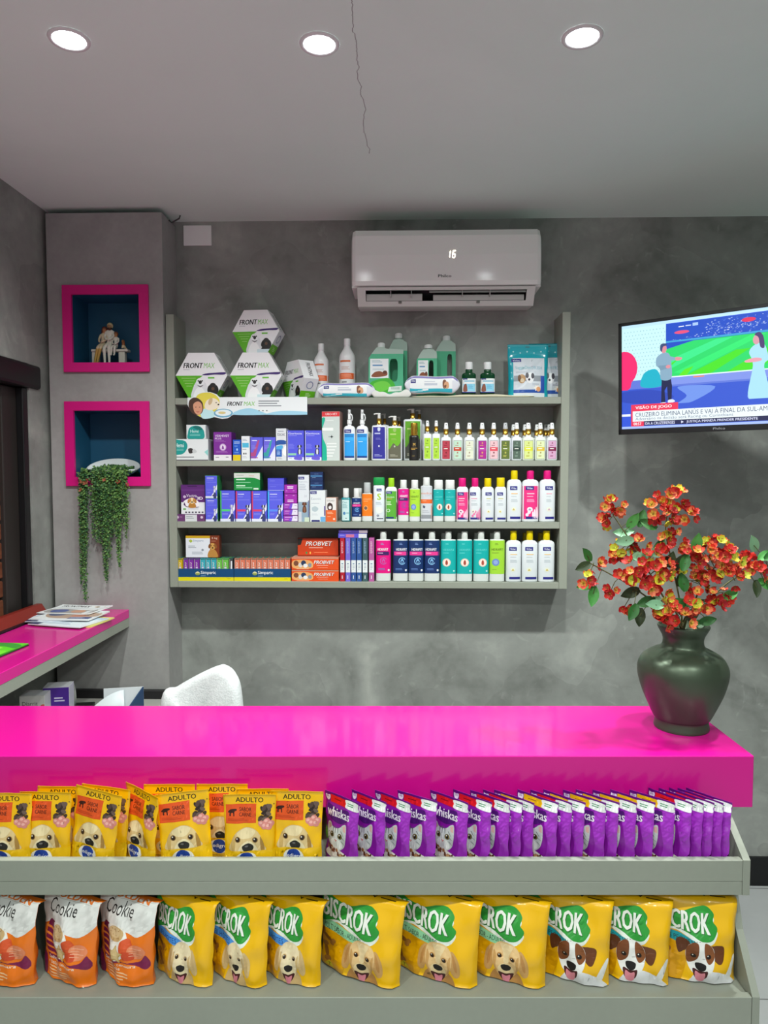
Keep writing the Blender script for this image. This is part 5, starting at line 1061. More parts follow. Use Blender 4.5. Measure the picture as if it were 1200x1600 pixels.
a = Art(100, 290); a.rect(0, 0, 100, 290, '#c9ccd2'); a.text('medicx', 4, 48, 96, 66, '#d87a56', 0.01); a.text('CLEAN', 36, 68, 80, 82, '#a4b0c4', 0.0); a.rect(0, 108, 100, 142, '#e2682e'); a.lines(14, 118, 66, 128, 1, '#f0a884', 3); a.blob([(20, 160), (38, 166), (34, 182), (20, 178)], '#4a5064'); a.lines(14, 200, 90, 226, 2, '#a9aeb8', 3); a.rect(4, 238, 96, 270, '#8d9198'); a.rect(90, 160, 97, 270, '#d88a6a')
flask(657.3, 676, 746, 759, (661.8, 672.3), 'grey white bottle with an orange band and tall white cap', '#d2d5da', None, a, rng=(.02, .98), w=.96)
def teal_art(px=62, sm=False):
    a = Art(100, 230); a.lines(28, 22, 60, 34, 1, '#5fd0cc', 3); a.text('HIDRAPET', 12, 58, 90, 72, '#58ccc8', 0.02); a.lines(12, 84, 70, 94, 1, '#58ccc8', 4)
    a.ell(px, 152, 29, 28, '#e9cdbc'); a.ell(px, 152, 22, 21, '#f2e4da'); a.blob([(px - 8, 166), (px - 9, 146), (px, 134), (px + 9, 146), (px + 8, 166)], '#d0604a'); a.blob([(px - 2, 168), (px - 3, 142), (px + 3, 142), (px + 2, 168)], '#6a3a34'); a.ell(88, 210, 6, 6, '#bfe8e6', n=10); return a
flask(677, 694, 750, 764, (679.3, 692.8), 'small teal bottle with broad white cap beside the grey white one', W_, (.18, .98, '#15a6a4'), teal_art(60), rng=(.18, .98))
flask(694.7, 712.6, 750, 764, (697.5, 711.8), 'small teal bottle with broad white cap beside the pink one', W_, (.18, .98, '#15a6a4'), teal_art(34), rng=(.18, .98))
def virbac(label, p0, p1, pyt, body, cap, capc, panel=None, spots='#c9b25a', title='#c9c46a', z0=None, group='shampoo bottles on the third shelf', off=0, brand=True, swirl=None, Y=YF):
    a = Art(100, 280)
    if panel: a.rect(0, 24, 100, 268, panel)
    if swirl:
        for k in range(4): a.blob([(60 + k * 10, 262), (58 + k * 11, 220 - k * 14), (66 + k * 10, 214 - k * 16), (68 + k * 10, 250)], swirl)
        for k in range(3): a.ell(28 + k * 12, 236 - k * 18, 10, 12, swirl)
    navytag(a, 18 + off, 26, 68 + off, 54); a.lines(26 + off, 78, 94, 92, 1, title, 3); a.lines(26 + off, 100, 84, 106, 1, '#e9e9ee' if panel else '#a8b0ba', 4); a.lines(26 + off, 122, 76, 146, 3, '#f4a8cc' if panel else '#b7c0c6', 5)
    a.ell(44 + off, 196, 17, 17, '#f2dfe8' if panel else '#e0e2d2'); a.star(44 + off, 198, 10, spots, 3, .55, -90)
    a.rect(20 + off, 250, 100, 268, '#26277c')
    bottle('shampoo_bottle', label, p0, p1, pyt, z0 if z0 else S3z, Y, '#dfe4e8', body, capc, (cap[0], cap[1]), cap[2], e=2.8, ratio=.60, art=a, art_range=(.03, .93), shape='round_shoulder', group=group, art_w=.97)
PKC, YLC = '#dd157a', '#e0c800'
virbac('pink labelled white bottle with pink cap next to the teal pair', 713.3, 732.6, 747, 761, (717, 728.5, 760.5), PKC, '#e23a80', '#8a3a6a', '#fbd0e2', swirl='#f6c6da', off=-8)
virbac('white bottle with pink cap and pink swirls', 733.8, 752, 747, 761, (737.5, 748, 760.5), PKC, None, '#a06a90', '#e08aac', swirl='#e27aa6', off=-12)
virbac('smaller white bottle with yellow cap next to the pink capped one', 753, 773, 747.3, 761, (757, 768, 761), YLC, off=10)
virbac('smaller white bottle with yellow cap next to the larger yellow capped one', 773.8, 792.3, 746.5, 761, (776.3, 789, 760.8), YLC)
virbac('large white bottle with tall yellow cap on the third shelf', 792.8, 816.3, 735.3, 749.5, (798, 808.7, 749.3), YLC, title='#e8b46a')
virbac('large pink labelled bottle with pink cap', 816.7, 843.4, 735.5, 749.5, (824, 835.2, 749), PKC, '#e4327e', '#8a9ab4', '#fbd0e2', swirl='#f8dbe8')
virbac('large white bottle with pink cap at the end of the row', 844, 869.3, 735.3, 749.5, (850, 861.6, 749), PKC, None, '#c89ab0', '#e8a0b0', off=14)
# ---------------------------------------------------------------- bottom shelf
S4 = S4z
def c4(px0, px1, pyt, side, art, label, depth=.07, z0=None, Y=YF, rot=0.0, top=None, name='medicine_box', cat='box', group='medicine boxes on the bottom shelf'):
    return carton(name, label, px0, px1, pyt, z0 if z0 else S4, Y, depth, side, art, cat, group, top, rot)
for p0, p1, lab in ((273.8, 363.3, 'blue counter display tray with yellow base strip, holding mixed colours'), (364, 453, 'blue counter display tray with yellow base strip, holding coral boxes')):
    x, w, h = pane(p0, p1, 888.7, S4, YF)
    t = thing('display_tray', lab, 'tray', (x, YF, S4 + .0002), 0, 'blue display trays')
    b = MB(); BL = mat('#0d4a78', .35); b.box(-w / 2, w / 2, 0, .0016, 0, h, BL); b.box(-w / 2, w / 2, .0016, .06, 0, .0016, BL); b.box(-w / 2, -w / 2 + .0014, .0016, .06, .0016, h, BL); b.box(w / 2 - .0014, w / 2, .0016, .06, .0016, h, BL)
    a = Art(90, 20); a.rect(0, 14, 90, 20, '#e0d414'); a.blob([(29, 8), (33, 4.5), (37, 8), (33, 11)], '#d8d6a0'); a.blob([(29, 8), (33, 7.5), (37, 8), (33, 11)], '#8a9a4a'); a.text('Simparic', 38, 3.5, 62, 10.5, '#e6ecf2', 0.02); a.lines(38, 11.5, 50, 13, 1, '#8fb4d0', 3); a.lines(80, 16, 88, 18, 1, '#a8a020', 3)
    a.put(b, lambda u, v, o: ((u - .5) * w, -o, h * v)); b.build('tray', t)
edges = [(275, 283.3), (284.3, 292), (292.4, 300.7), (301, 309.8), (310.3, 319), (319.3, 327.5), (327.8, 336), (336.4, 345.2), (345.5, 355.5), (356.5, 363)] + list(zip([364.5, 373.4, 381.9, 390.3, 399.3, 408.3, 417.2, 426.2, 435.9, 444], [373, 381.5, 390, 399, 408, 417, 426, 435.6, 443.7, 452.4]))
cols = ['#c9a818'] + ['#7a2a9c'] * 3 + ['#3aa8b8'] * 3 + ['#6ab848'] * 2 + ['#2e2e34'] + ['#d8775c'] * 10
nth = ['first', 'second', 'third', 'fourth', 'fifth', 'sixth', 'seventh', 'eighth', 'ninth', 'tenth', 'eleventh', 'twelfth', 'thirteenth', 'fourteenth', 'fifteenth', 'sixteenth', 'seventeenth', 'eighteenth', 'nineteenth', 'twentieth', 'twenty first', 'twenty second']
labs = ['single yellow tablet box in the mixed blue tray'] + ['purple tablet box, %s after the yellow one, in the blue tray' % k for k in nth[:3]] + ['turquoise tablet box, %s after the purple ones, in the blue tray' % k for k in nth[:3]] + ['green tablet box touching the turquoise ones in the blue tray', 'green tablet box touching the dark one in the blue tray', 'single black and white tablet box in the blue tray'] + ['coral tablet box, %s after the black and white one, in the blue tray' % k for k in nth[:10]]
for (p0, p1), c, lab in zip(edges, cols, labs):
    a = Art(40, 150); a.rect(0, 0, 40, 150, c); a.rect(0, 0, 40, 6, '#2f5a52'); a.rect(0, 4, 2.5, 150, '#e4d8d2'); a.text('2', 12, 26, 26, 48, '#f0e6e2', 0.02); a.rect(12, 56, 28, 68, '#e8c4b6' if c == '#d8775c' else '#d9c6e0'); a.rect(16, 86, 26, 104, '#f2e6e0')
    if c == '#2e2e34': a.rect(14, 16, 30, 110, '#e2e2e6')
    carton('tablet_box', lab, p0, p1, 872.3, S4 + .002, YF + .002, .05, c, a, 'box', 'small tablet boxes in the blue trays', '#2f6a5c')
zz = at(310, 872.3, YF).z + .0026
a = Art(108, 70); a.rect(0, 0, 108, 70, '#7a3418'); a.rect(0, 0, 78, 8, '#c9a21a'); a.rect(0, 8, 78, 70, '#dfe3ec'); a.blob([(10, 16), (16, 12), (22, 17), (16, 22)], '#a8b84a'); a.text('Simparic', 23, 12, 58, 21, '#8f9cb6', 0.015); a.lines(8, 32, 40, 42, 2, '#a2a9b4', 3); a.ell(54, 46, 4, 4, '#8a929c', n=10); a.lines(20, 52, 60, 62, 2, '#a2a9b4', 5); a.text('5 kg', 84, 4, 102, 12, '#e0c2b2', 0.01); a.lines(82, 16, 104, 20, 1, '#c48a70', 3); a.blob([(72, 70), (74, 50), (86, 42), (98, 50), (102, 70)], '#b9843e'); a.ell(86, 34, 10, 11, '#c9974e'); a.ell(77, 33, 4, 8, '#7a4a22', 15); a.ell(96, 33, 4, 8, '#8a5626', -15); a.ell(83, 32, 1.4, 1.4, '#22140c', n=8); a.ell(90, 32, 1.4, 1.4, '#22140c', n=8); a.ell(86.5, 39, 2.6, 2.2, '#22140c', n=8)
c4(288, 341.8, 836.7, '#5f2a18', a, 'white and brown box with sitting dog on top of the tablet boxes', .03, zz, YF + .006)
def probvet(h):
    a = Art(75, h); a.rect(0, 0, 75, h, '#e2501e'); a.rect(0, 0, 75, 1.2, '#b8a08a'); a.blob([(2, 5), (20, 3), (32, 6), (34, 15), (26, 18), (3, 17)], '#e8a868'); a.ell(7, 9, 4, 4.5, '#7a4a34'); a.ell(14, 12, 3.4, 4, '#d8d0c8'); a.ell(19, 8.5, 4, 4.5, '#2a3a5a'); a.ell(22, 13, 3.6, 3.4, '#e8e6e6'); a.ell(29, 12, 3, 3.6, '#8a9098'); a.text('PROBVET', 36, 4.6, 69, 10.4, '#2a1a1a', .018, .22); a.text('PROBVET', 35.5, 4.2, 68.5, 10, '#f0eaea', .018, .22); a.lines(40, 12, 68, 13.6, 1, '#f4d0c0', 3); a.lines(42, 15.6, 66, 17, 1, '#f0a890', 4); a.lines(8, 18.2, 28, 19.2, 1, '#f4c0a8', 2); return a
c4(454.2, 529, 890.7, '#c94a1c', probvet(20), 'orange probiotic box with cats and dogs, at the bottom of its stack', .08)
c4(454.2, 529, 871.3, '#c94a1c', probvet(20), 'orange probiotic box with cats and dogs, lying on its twin', .08, at(490, 890.7, YF).z + .0006, top='#d8a08a')
a = Art(65, 26); a.rect(0, 0, 65, 26, '#c23e16'); a.poly([(0, 10), (5, 9), (8, 0), (0, 0)], '#20201c'); a.text('PROBVET', 13, 4.6, 56, 11, '#1c1010', .018, .22); a.text('PROBVET', 12.5, 4.2, 55.5, 10.6, '#e6dcda', .018, .22); a.lines(18, 13, 52, 15, 1, '#e0b0a0', 3); a.ell(14, 21, 1.6, 1.8, '#3f8a4a', n=10); a.ell(20, 21, 1.2, 2, '#e6b04a', n=10); a.lines(26, 20, 60, 22, 1, '#e88a5a', 4); a.rect(0, 24, 65, 26, '#9a2e10')
x, w, h = pane(464, 528, 841, at(490, 871, YF).z + .001, YF + .03)
c4(464, 528.5, 841, '#8a2c10', a, 'dark orange display box standing behind the stacked orange boxes', .03, at(490, 871.3, YF).z + .0012, YF + .035)
def slim(c, c2_='#dfe4e6'):
    a = Art(30, 170); a.rect(0, 0, 30, 170, c); a.lines(8, 12, 22, 60, 12, '#e0c2cc' if c[1] > '8' else '#9ab0cc', 3); a.rect(0, 86, 30, 134, c2_); a.rect(9, 98, 20, 102, '#5a7a9a'); a.lines(8, 108, 22, 126, 3, '#9aa4ac', 2); a.rect(12, 146, 16, 160, '#eef0f2'); return a
for p0, p1, c, lab in ((530.6, 538.4, '#b01e30', 'slim red upright box beside the orange boxes'), (539.2, 547.4, '#7466cc', 'slim violet upright box'), (548, 556.2, '#2f5496', 'slim blue upright box next to the violet one'), (556.8, 565, '#2f5496', 'slim blue upright box next to the grey green one'), (566, 574.6, '#3d5a60', 'slim grey green upright box'), (576, 584.8, '#b05a98', 'slim pink upright box beside the magenta bottle')):
    c4(p0, p1, 840.8, c, slim(c), lab, .07, group='slim upright boxes on the bottom shelf')
zz = at(550, 840.8, YF).z + .0006
a = Art(45, 7); a.rect(0, 0, 45, 7, '#5a50c8'); a.rect(12, 1, 25, 6, '#c87090'); a.rect(32, 0, 45, 7, '#d6d6da'); a.lines(2, 2, 10, 5, 1, '#9a94e0', 2)
c4(527.8, 573.5, 833.5, '#4a42a8', a, 'flat violet box lying on the slim upright boxes', .06, zz)
a = Art(45, 6); a.rect(0, 0, 45, 6, '#4a3a90'); a.rect(32, 0, 45, 6, '#a89aa8'); a.lines(3, 2, 28, 4.5, 1, '#6a5ab0', 3)
c4(528.5, 574.5, 827.6, '#3a2e78', a, 'darker flat box topping the pile on the slim boxes', .06, at(550, 833.5, YF).z + .0014)
def f4(p0, p1, cap, label, sleeve, art, capc='#d6dad6'):
    return flask(p0, p1, 831, 843.5, cap, label, W_, sleeve, art, S4, capc=capc, rng=(sleeve[0], sleeve[1]), group='shampoo bottles on the bottom shelf', ratio=.58, e=3.2)
f4(586.8, 610.8, (594, 604), 'large magenta bottle with navy band', (.2, .985, '#e0127e'), hidra('#e0127e', '#3a1f5e', ring='#c05aa8', off=-6))
for p0, p1, cp, lab, of in ((613.8, 638, (621, 630.7), 'large navy bottle nearest the magenta one', 4), (638.4, 662.8, (645.3, 655), 'middle one of the three large navy bottles', 4), (663.2, 688, (670, 680.3), 'large navy bottle nearest the teal ones', -10)):
    f4(p0, p1, cp, lab, (.2, .985, '#163264'), hidra('#163264', '#e63a90', off=of, ring='#7fb4e0'))
for p0, p1, cp, lab, of in ((689.2, 714, (697.5, 707), 'large teal bottle nearest the navy ones', 36), (714.6, 739.6, (722.7, 732.6), 'middle one of the three large teal bottles', 50), (740.8, 765.6, (748, 758), 'large teal bottle nearest the lime one', 60)):
    f4(p0, p1, cp, lab, (.19, .985, '#12a9a6'), teal_art(of))
f4(766.2, 790.6, (773, 783), 'large lime green bottle with blue disc on the bottom shelf', (.19, .985, '#9ed23a'), LIME_ART)
for p0, p1, cp, lab, of in ((792, 816.8, (799.6, 809.6, 844.5), 'large yellow capped white bottle nearest the lime one', 0), (817.2, 842.8, (825.2, 835.5, 844.5), 'middle one of the three large yellow capped bottles', 0), (843.6, 869.6, (852, 862.5, 844.5), 'large yellow capped white bottle at the end of the bottom shelf', 6)):
    virbac(lab, p0, p1, 830, 845, cp, YLC, title='#e8be7a', z0=S4, group='shampoo bottles on the bottom shelf', off=of)
for p0, p1, cp, capc, lab in ((683, 706, (692, 701), '#8f9392', 'bottle with grey cap behind the first large teal bottle'), (709, 731, (717, 726), '#8f9392', 'bottle with grey cap behind the middle large teal bottle'), (735, 758, (743, 752), '#8f9392', 'bottle with grey cap behind the third large teal bottle'), (760, 783, (768, 777), '#8f9392', 'bottle with grey cap behind the large lime bottle'), (812, 835, (819.5, 829), '#b09a10', 'rear yellow capped bottle behind the middle yellow capped one'), (836, 859, (844.5, 853.5), '#b09a10', 'rear yellow capped bottle behind the end yellow capped one')):
    flask(p0, p1, 833, 846, cp, lab, '#cfd4d6', None, None, S4, capc=capc if capc != '#8f9392' else '#d6dad6', Y=YF + .07, group='bottles standing behind on the bottom shelf', shape='round_shoulder')
# ---------------------------------------------------------------- pouches and bags in the display rack
YEL = mat('#f6bd05', 0.3, coat=0.35); PUR = mat('#86179c', 0.28, coat=0.4); ORG = mat('#f07814', 0.3, coat=0.35)
def dog_pouch_art():
    a = Art(100, 146);     a.rect(0, 0, 100, 1.5, '#dca800')
    a.text('ADULTO', 23, 6, 76, 15, '#2c2410', .02)
    a.poly([(4, 19), (63, 17), (63, 52), (4, 53)], '#e2541e')
    a.blob([(8, 33), (13, 28), (24, 27), (25, 30), (21, 32), (21, 39), (19, 39), (18, 34), (14, 35), (14, 39), (11, 39), (11, 34)], '#3a1810')
    a.text('SABOR', 30, 24, 54, 31, '#43170c', .02); a.text('CARNE', 30, 33, 54, 40, '#43170c', .02); a.lines(8, 44, 56, 49, 2, '#b93c14', 3)
    rr = random.Random(5)
    for i in range(22):
        x, y = rr.uniform(70, 92), rr.uniform(19, 45); k = .75 + .25 * (y - 19) / 26
        a.ell(81 + (x - 81) * k, y, rr.uniform(4, 6.5), rr.uniform(3, 4.5), rr.choice(('#3b2a22', '#55403a', '#2c1e1a', '#6d5850', '#443026')), rr.uniform(0, 180), 9)
    for x, y in ((74, 53), (84, 49), (92, 53), (80, 57), (88, 58)): a.ell(x, y, 7, 6, '#d98a82', rr.uniform(-40, 40), 10); a.ell(x - 1.5, y - 1.5, 3.4, 2.6, '#eeb2a8', 0, 8)
    # puppy looking over the lower band
    a.blob([(14, 104), (16, 84), (24, 70), (36, 62), (50, 60), (62, 64), (72, 74), (78, 90), (79, 104)], '#dcbf88')
    a.blob([(26, 70), (44, 61), (62, 66), (54, 78), (40, 80), (30, 78)], '#ecd7a8'); a.blob([(72, 76), (79, 90), (80, 106), (74, 106), (72, 92)], '#a9803e'); a.blob([(15, 86), (22, 74), (22, 100), (16, 104)], '#c8a564')
    a.blob([(34, 92), (48, 84), (62, 92), (66, 108), (30, 108)], '#eddcb4')
    for x in (27.5, 62): a.ell(x, 82, 6, 5.2, '#a8824a'); a.ell(x, 82, 4.4, 4.4, '#2b1a10'); a.ell(x - 1.4, 80.4, 1.3, 1.3, '#efe6d6', n=8)
    a.blob([(37, 93), (48, 88), (58, 93), (57, 101), (48, 107), (39, 101)], '#23211f'); a.ell(45, 93, 3.4, 1.6, '#6a6866', n=8)
    a.poly([(0, 104), (30, 102), (70, 103), (100, 101), (100, 146), (0, 146)], mat('#f3c010', .3, coat=.35))
    a.ell(44, 119, 21, 14, '#f4efe0'); a.ell(44, 119, 14.5, 14.5, '#2546a0'); a.text('Pedigree', 24, 114.5, 66, 124, '#f2f4fa', .03)
    a.ell(96, 18, 1.4, 1.4, '#8a6a10', n=8); a.lines(20, 136, 70, 141, 2, '#a88608', 4)
    return a
def cat_pouch_art(band):
    a = Art(100, 142); PU2 = mat('#8c1aa6', .28, coat=.4); a.blob([(66, 20), (104, 18), (104, 142), (70, 142), (80, 90)], mat('#9a2cb6', .28, coat=.4)); a.rect(0, 0, 100, 2, '#6a1080')
    a.poly([(0, 3), (17, 4), (17, 18), (0, 18)], '#6c1484'); a.blob([(3, 6), (9, 7), (15, 6), (15, 13), (9, 18), (3, 13)], '#e6dcea'); a.lines(5, 8, 13, 12, 2, '#8a5a9a', 2)
    a.poly([(17, 4), (66, 5), (66, 20), (17, 19)], band); a.lines(28, 10, 58, 14, 1, '#8a1010' if band == '#d8161c' else '#a87408', 3)
    a.blob([(63, 4), (97, 4), (98, 12), (97, 21), (64, 20), (63, 12)], '#eef0ee'); a.lines(68, 9, 94, 17, 2, '#4a9a66', 4)
    a.blob([(8, 24), (26, 26), (40, 29), (56, 26), (72, 25), (74, 38), (64, 50), (44, 57), (22, 51), (8, 40)], '#4d1370')
    a.text('whiskas', 9, 27, 76, 45, '#f3eef6', .035)
    # tabby cat
    a.blob([(12, 60), (20, 58), (26, 66), (44, 66), (58, 56), (66, 55), (68, 70), (66, 88), (60, 102), (42, 112), (20, 106), (10, 90), (9, 74)], '#c6cbc9')
    a.poly([(57, 59), (65, 57), (66, 70), (59, 68)], '#d9aea4'); a.poly([(13, 62), (19, 61), (23, 67), (14, 74)], '#b9988f')
    for x0, y0, x1, y1 in ((30, 64, 28, 76), (36, 63, 36, 77), (42, 64, 44, 76), (52, 70, 60, 78), (56, 82, 64, 86), (54, 90, 62, 96), (16, 78, 11, 82), (18, 88, 12, 92)):
        a.poly([(x0 - 1, y0), (x0 + 1.4, y0), (x1 + .6, y1), (x1 - .6, y1)], '#5b6062')
    a.blob([(24, 92), (38, 86), (52, 92), (56, 102), (40, 110), (22, 102)], '#e6e8e4'); a.poly([(34, 89), (43, 89), (39, 94)], '#c98a84')
    for x in (26, 50): a.ell(x, 81, 6.2, 5.6, '#3a3226'); a.ell(x, 81, 4.6, 5, '#8a7a3a'); a.ell(x, 81, 3, 4.4, '#14100e'); a.ell(x - 1.5, 79, 1.2, 1.2, '#f2f2ee', n=8)
    a.blob([(2, 70), (8, 78), (10, 94), (2, 96)], '#58a02c')
    a.blob([(6, 118), (30, 106), (60, 112), (92, 124), (84, 132), (40, 134), (8, 128)], '#e6ded6'); rr = random.Random(8)
    for i in range(26):
        q = rr.uniform(0, 1); a.ell(12 + 58 * q, 107 + 14 * q + rr.uniform(-4, 6), rr.uniform(3, 5), rr.uniform(2, 3.4), rr.choice(('#6e3a22', '#8a4e2e', '#54281a', '#a46a42', '#c89a6a')), rr.uniform(0, 180), 8)
    return a
BONE = [(-8, 27), (4, 19), (16, 27), (34, 31), (52, 25), (64, 24), (73, 33), (72, 42), (77, 50), (70, 62), (58, 64), (44, 57), (26, 53), (10, 57), (-4, 62), (-10, 44)]
def bone_art(kind):
    a = Art(100, 114); Y2 = mat('#f2b606', .3, coat=.35); a.rect(0, 0, 1, 1, Y2)
    a.blob([(0, 60), (40, 64), (30, 125), (0, 125)], mat('#e0a204', .3, coat=.35))
    a.poly([(60, 6), (63, 10), (68, 2), (69, 3), (63.5, 13), (59, 7)], '#3a2c08'); a.lines(70, 5, 92, 14, 2, '#5a4408', 3)
    c = {'puppy': '#4a94e2', 'adult': '#8fd0a2', 'small': '#139aa6'}[kind]; t = {'puppy': 'FILHOTES', 'adult': 'MULTI SABOR - ADULTO', 'small': 'RAÇAS PEQUENAS'}[kind]
    a.blob([(x, y + 3 + (2 if x > 40 else 0)) for x, y in BONE], '#e9efe6')
    a.blob([(-10, 58), (14, 57), (34, 59), (54, 66), (62, 69), (52, 74), (30, 70), (10, 67), (-10, 70)], c)
    a.text(t, 4 if kind != 'puppy' else 12, 60, 56 if kind != 'puppy' else 44, 66.5, '#2a3a34' if kind != 'puppy' else '#1f3f86', .01, 0, -4)
    a.blob(BONE, '#2f9a3a'); a.blob([(0, 30), (14, 30), (34, 35), (56, 29), (68, 34), (66, 40), (40, 40), (10, 38)], '#38a845')
    a.text('BISCROK', 2.8, 29, 69, 53, '#1f6a2a', .05, 0, -4); a.text('BISCROK', 2, 28, 68, 52, '#f3f5ee', .048, 0, -4)
    for x, y, r_ in ((10, 78, 30), (8, 98, 70)):
        a.ell(x, y, 9, 3, '#8a5a22', r_, 10); q = R_(r_)
        for s_ in (-1, 1):
            for t_ in (-.5, .5): a.ell(x + s_ * 9 * math.cos(q + t_ * .5), y + s_ * 9 * math.sin(q + t_ * .5), 3.4, 3.2, '#a06c2c', 0, 8)
    if kind == 'small':
        a.blob([(44, 125), (50, 106), (70, 100), (92, 108), (96, 125)], '#e9e9ec'); a.blob([(86, 106), (97, 84), (99, 88), (92, 110)], '#ecebe8')
        x, y = 56, 86
        a.blob([(x - 17, y - 22), (x - 28, y - 19), (x - 26, y - 4), (x - 20, y - 7), (x - 10, y - 14)], '#5a3018'); a.blob([(x + 13, y - 17), (x + 29, y - 14), (x + 27, y + 2), (x + 21, y + 5), (x + 12, y - 6)], '#6a3a1c')
        a.blob([(x - 17, y - 10), (x - 10, y - 20), (x + 4, y - 21), (x + 15, y - 14), (x + 17, y + 2), (x + 12, y + 16), (x - 1, y + 23), (x - 12, y + 16), (x - 17, y + 2)], '#f0efec')
        a.blob([(x - 17, y - 10), (x - 10, y - 20), (x - 3, y - 19), (x - 3, y - 2), (x - 9, y + 6), (x - 16, y + 6)], '#7a4422'); a.blob([(x + 5, y - 20), (x + 14, y - 15), (x + 17, y - 2), (x + 10, y + 6), (x + 5, y - 4)], '#8a5028')
        for sx in (-8.5, 9.5): a.ell(x + sx, y - 3, 3.2, 3, '#1c120c'); a.ell(x + sx - .8, y - 4, .8, .8, '#f2ece0', n=8)
        a.blob([(x - 9, y + 14), (x, y + 16), (x + 8, y + 14), (x + 6, y + 24), (x - 1, y + 28), (x - 7, y + 24)], '#4a1d1c'); a.blob([(x - 6, y + 17), (x, y + 19), (x + 5, y + 17), (x + 4, y + 27), (x - 1, y + 30), (x - 6, y + 26)], '#e08a98'); a.blob([(x - 6, y + 7), (x, y + 5), (x + 6, y + 7), (x + 5, y + 13), (x, y + 16), (x - 5, y + 13)], '#1d1a1a')
    elif kind == 'puppy':
        dogface(a, 56, 88, 25, '#ecd9b4', '#cfae78', '#d8b880')
    else:
        dogface(a, 58, 89, 25.5, '#e8c28a', '#c08a4c', '#cf9f60', lite='#f2d8a8'); a.poly([(14, 107), (22, 115), (6, 115)], '#d8c41e'); a.text('T', 12, 110, 16, 114.5, '#3a340a', .03)
    a.p = [a.p[0]] + [([(x, y - 3) for x, y in q[0]], q[1], q[2]) for q in a.p[1:]]
    return a
def cookie_art():
    a = Art(100, 140); O2 = mat('#ee7410', .3, coat=.35); W2 = mat('#e6e5e2', .32, coat=.3); a.blob([(-5, -5), (105, -5), (105, 30), (96, 52), (74, 66), (40, 58), (14, 60), (-5, 62)], W2); a.poly([(0, 40), (70, 40), (56, 84), (40, 104), (30, 66), (0, 60)], W2) if False else None
    a.text('GOLDEN', 14, 4, 88, 17, '#e0762a', .04); a.rect(10, 18, 88, 19, '#c9c4bc')
    a.text('Cookie', 16, 20, 66, 41, '#23201e', .0, .28)
    a.blob([(10, 62), (30, 58), (44, 100), (80, 104), (92, 92), (96, 112), (60, 106), (16, 110)], '#7a1e4a')
    for i in range(5): a.poly([(6, 66 + i * 9), (34, 68 + i * 9), (32, 71 + i * 9), (6, 69 + i * 9)], '#f08a3a')
    a.blob([(24, 58), (50, 56), (64, 80), (56, 100), (40, 104), (30, 84)], '#efeae2'); rr = random.Random(4)
    a.ell(40, 67, 15, 11, '#d2ae7a'); a.ell(39, 65, 11, 8, '#e0c294')
    for i in range(16): a.ell(40 + rr.uniform(-11, 11), 67 + rr.uniform(-8, 8), 1, .8, '#b48a54', n=6)
    a.blob([(52, 76), (64, 70), (72, 80), (64, 92), (54, 90)], '#d8562c'); a.blob([(66, 82), (82, 76), (92, 86), (84, 98), (68, 98)], '#e88a62'); a.blob([(58, 88), (72, 90), (74, 100), (60, 100)], '#cf4a26')
    for i in range(4): a.lines(68, 82 + i * 4, 88, 84 + i * 4, 1, '#f2b496', i)
    a.star(46, 95, 14, '#c8a568', 5, .55, -90); a.star(46, 94, 11, '#dcc08a', 5, .55, -90)
    a.text('Salmão, cenoura', 18, 108, 78, 113, '#f6e3cc', .02); a.text('e beterraba', 18, 114, 54, 119, '#f6e3cc', .02); a.lines(22, 121, 74, 138, 4, '#f4c494', 6); a.blob([(-4, 108), (12, 112), (14, 140), (-4, 140)], '#7a1e4a')
    return a
def bag_mesh(name, w, h, art, m, bulge, seed, grid=(12, 16), **k):
    F = pouch_surface(w, h, bulge, seed, **k); b = MB(); pouch_body(b, F, m, 18, 22); art.put(b, facets(F, 18, 22), eps=4e-5, grid=(18, 22), facet=True)
    o = b.build(name); return o
def place(o, x, y, z, rz, tilt, roll, label, cat, group, first):
    if not first: o = o.copy(); COL.objects.link(o)
    p = cw(x, y, z); o.location = p
    o.rotation_euler = Euler((R_(-tilt), R_(roll), R_(YAW + rz)), 'XYZ'); tag(o, label, cat, group); return o
UFZ = atc(600, 1378, LIPY).z + .0008      # top of the upper tray floor
def spot(px, Yc): return atc(px, 1300, Yc).x
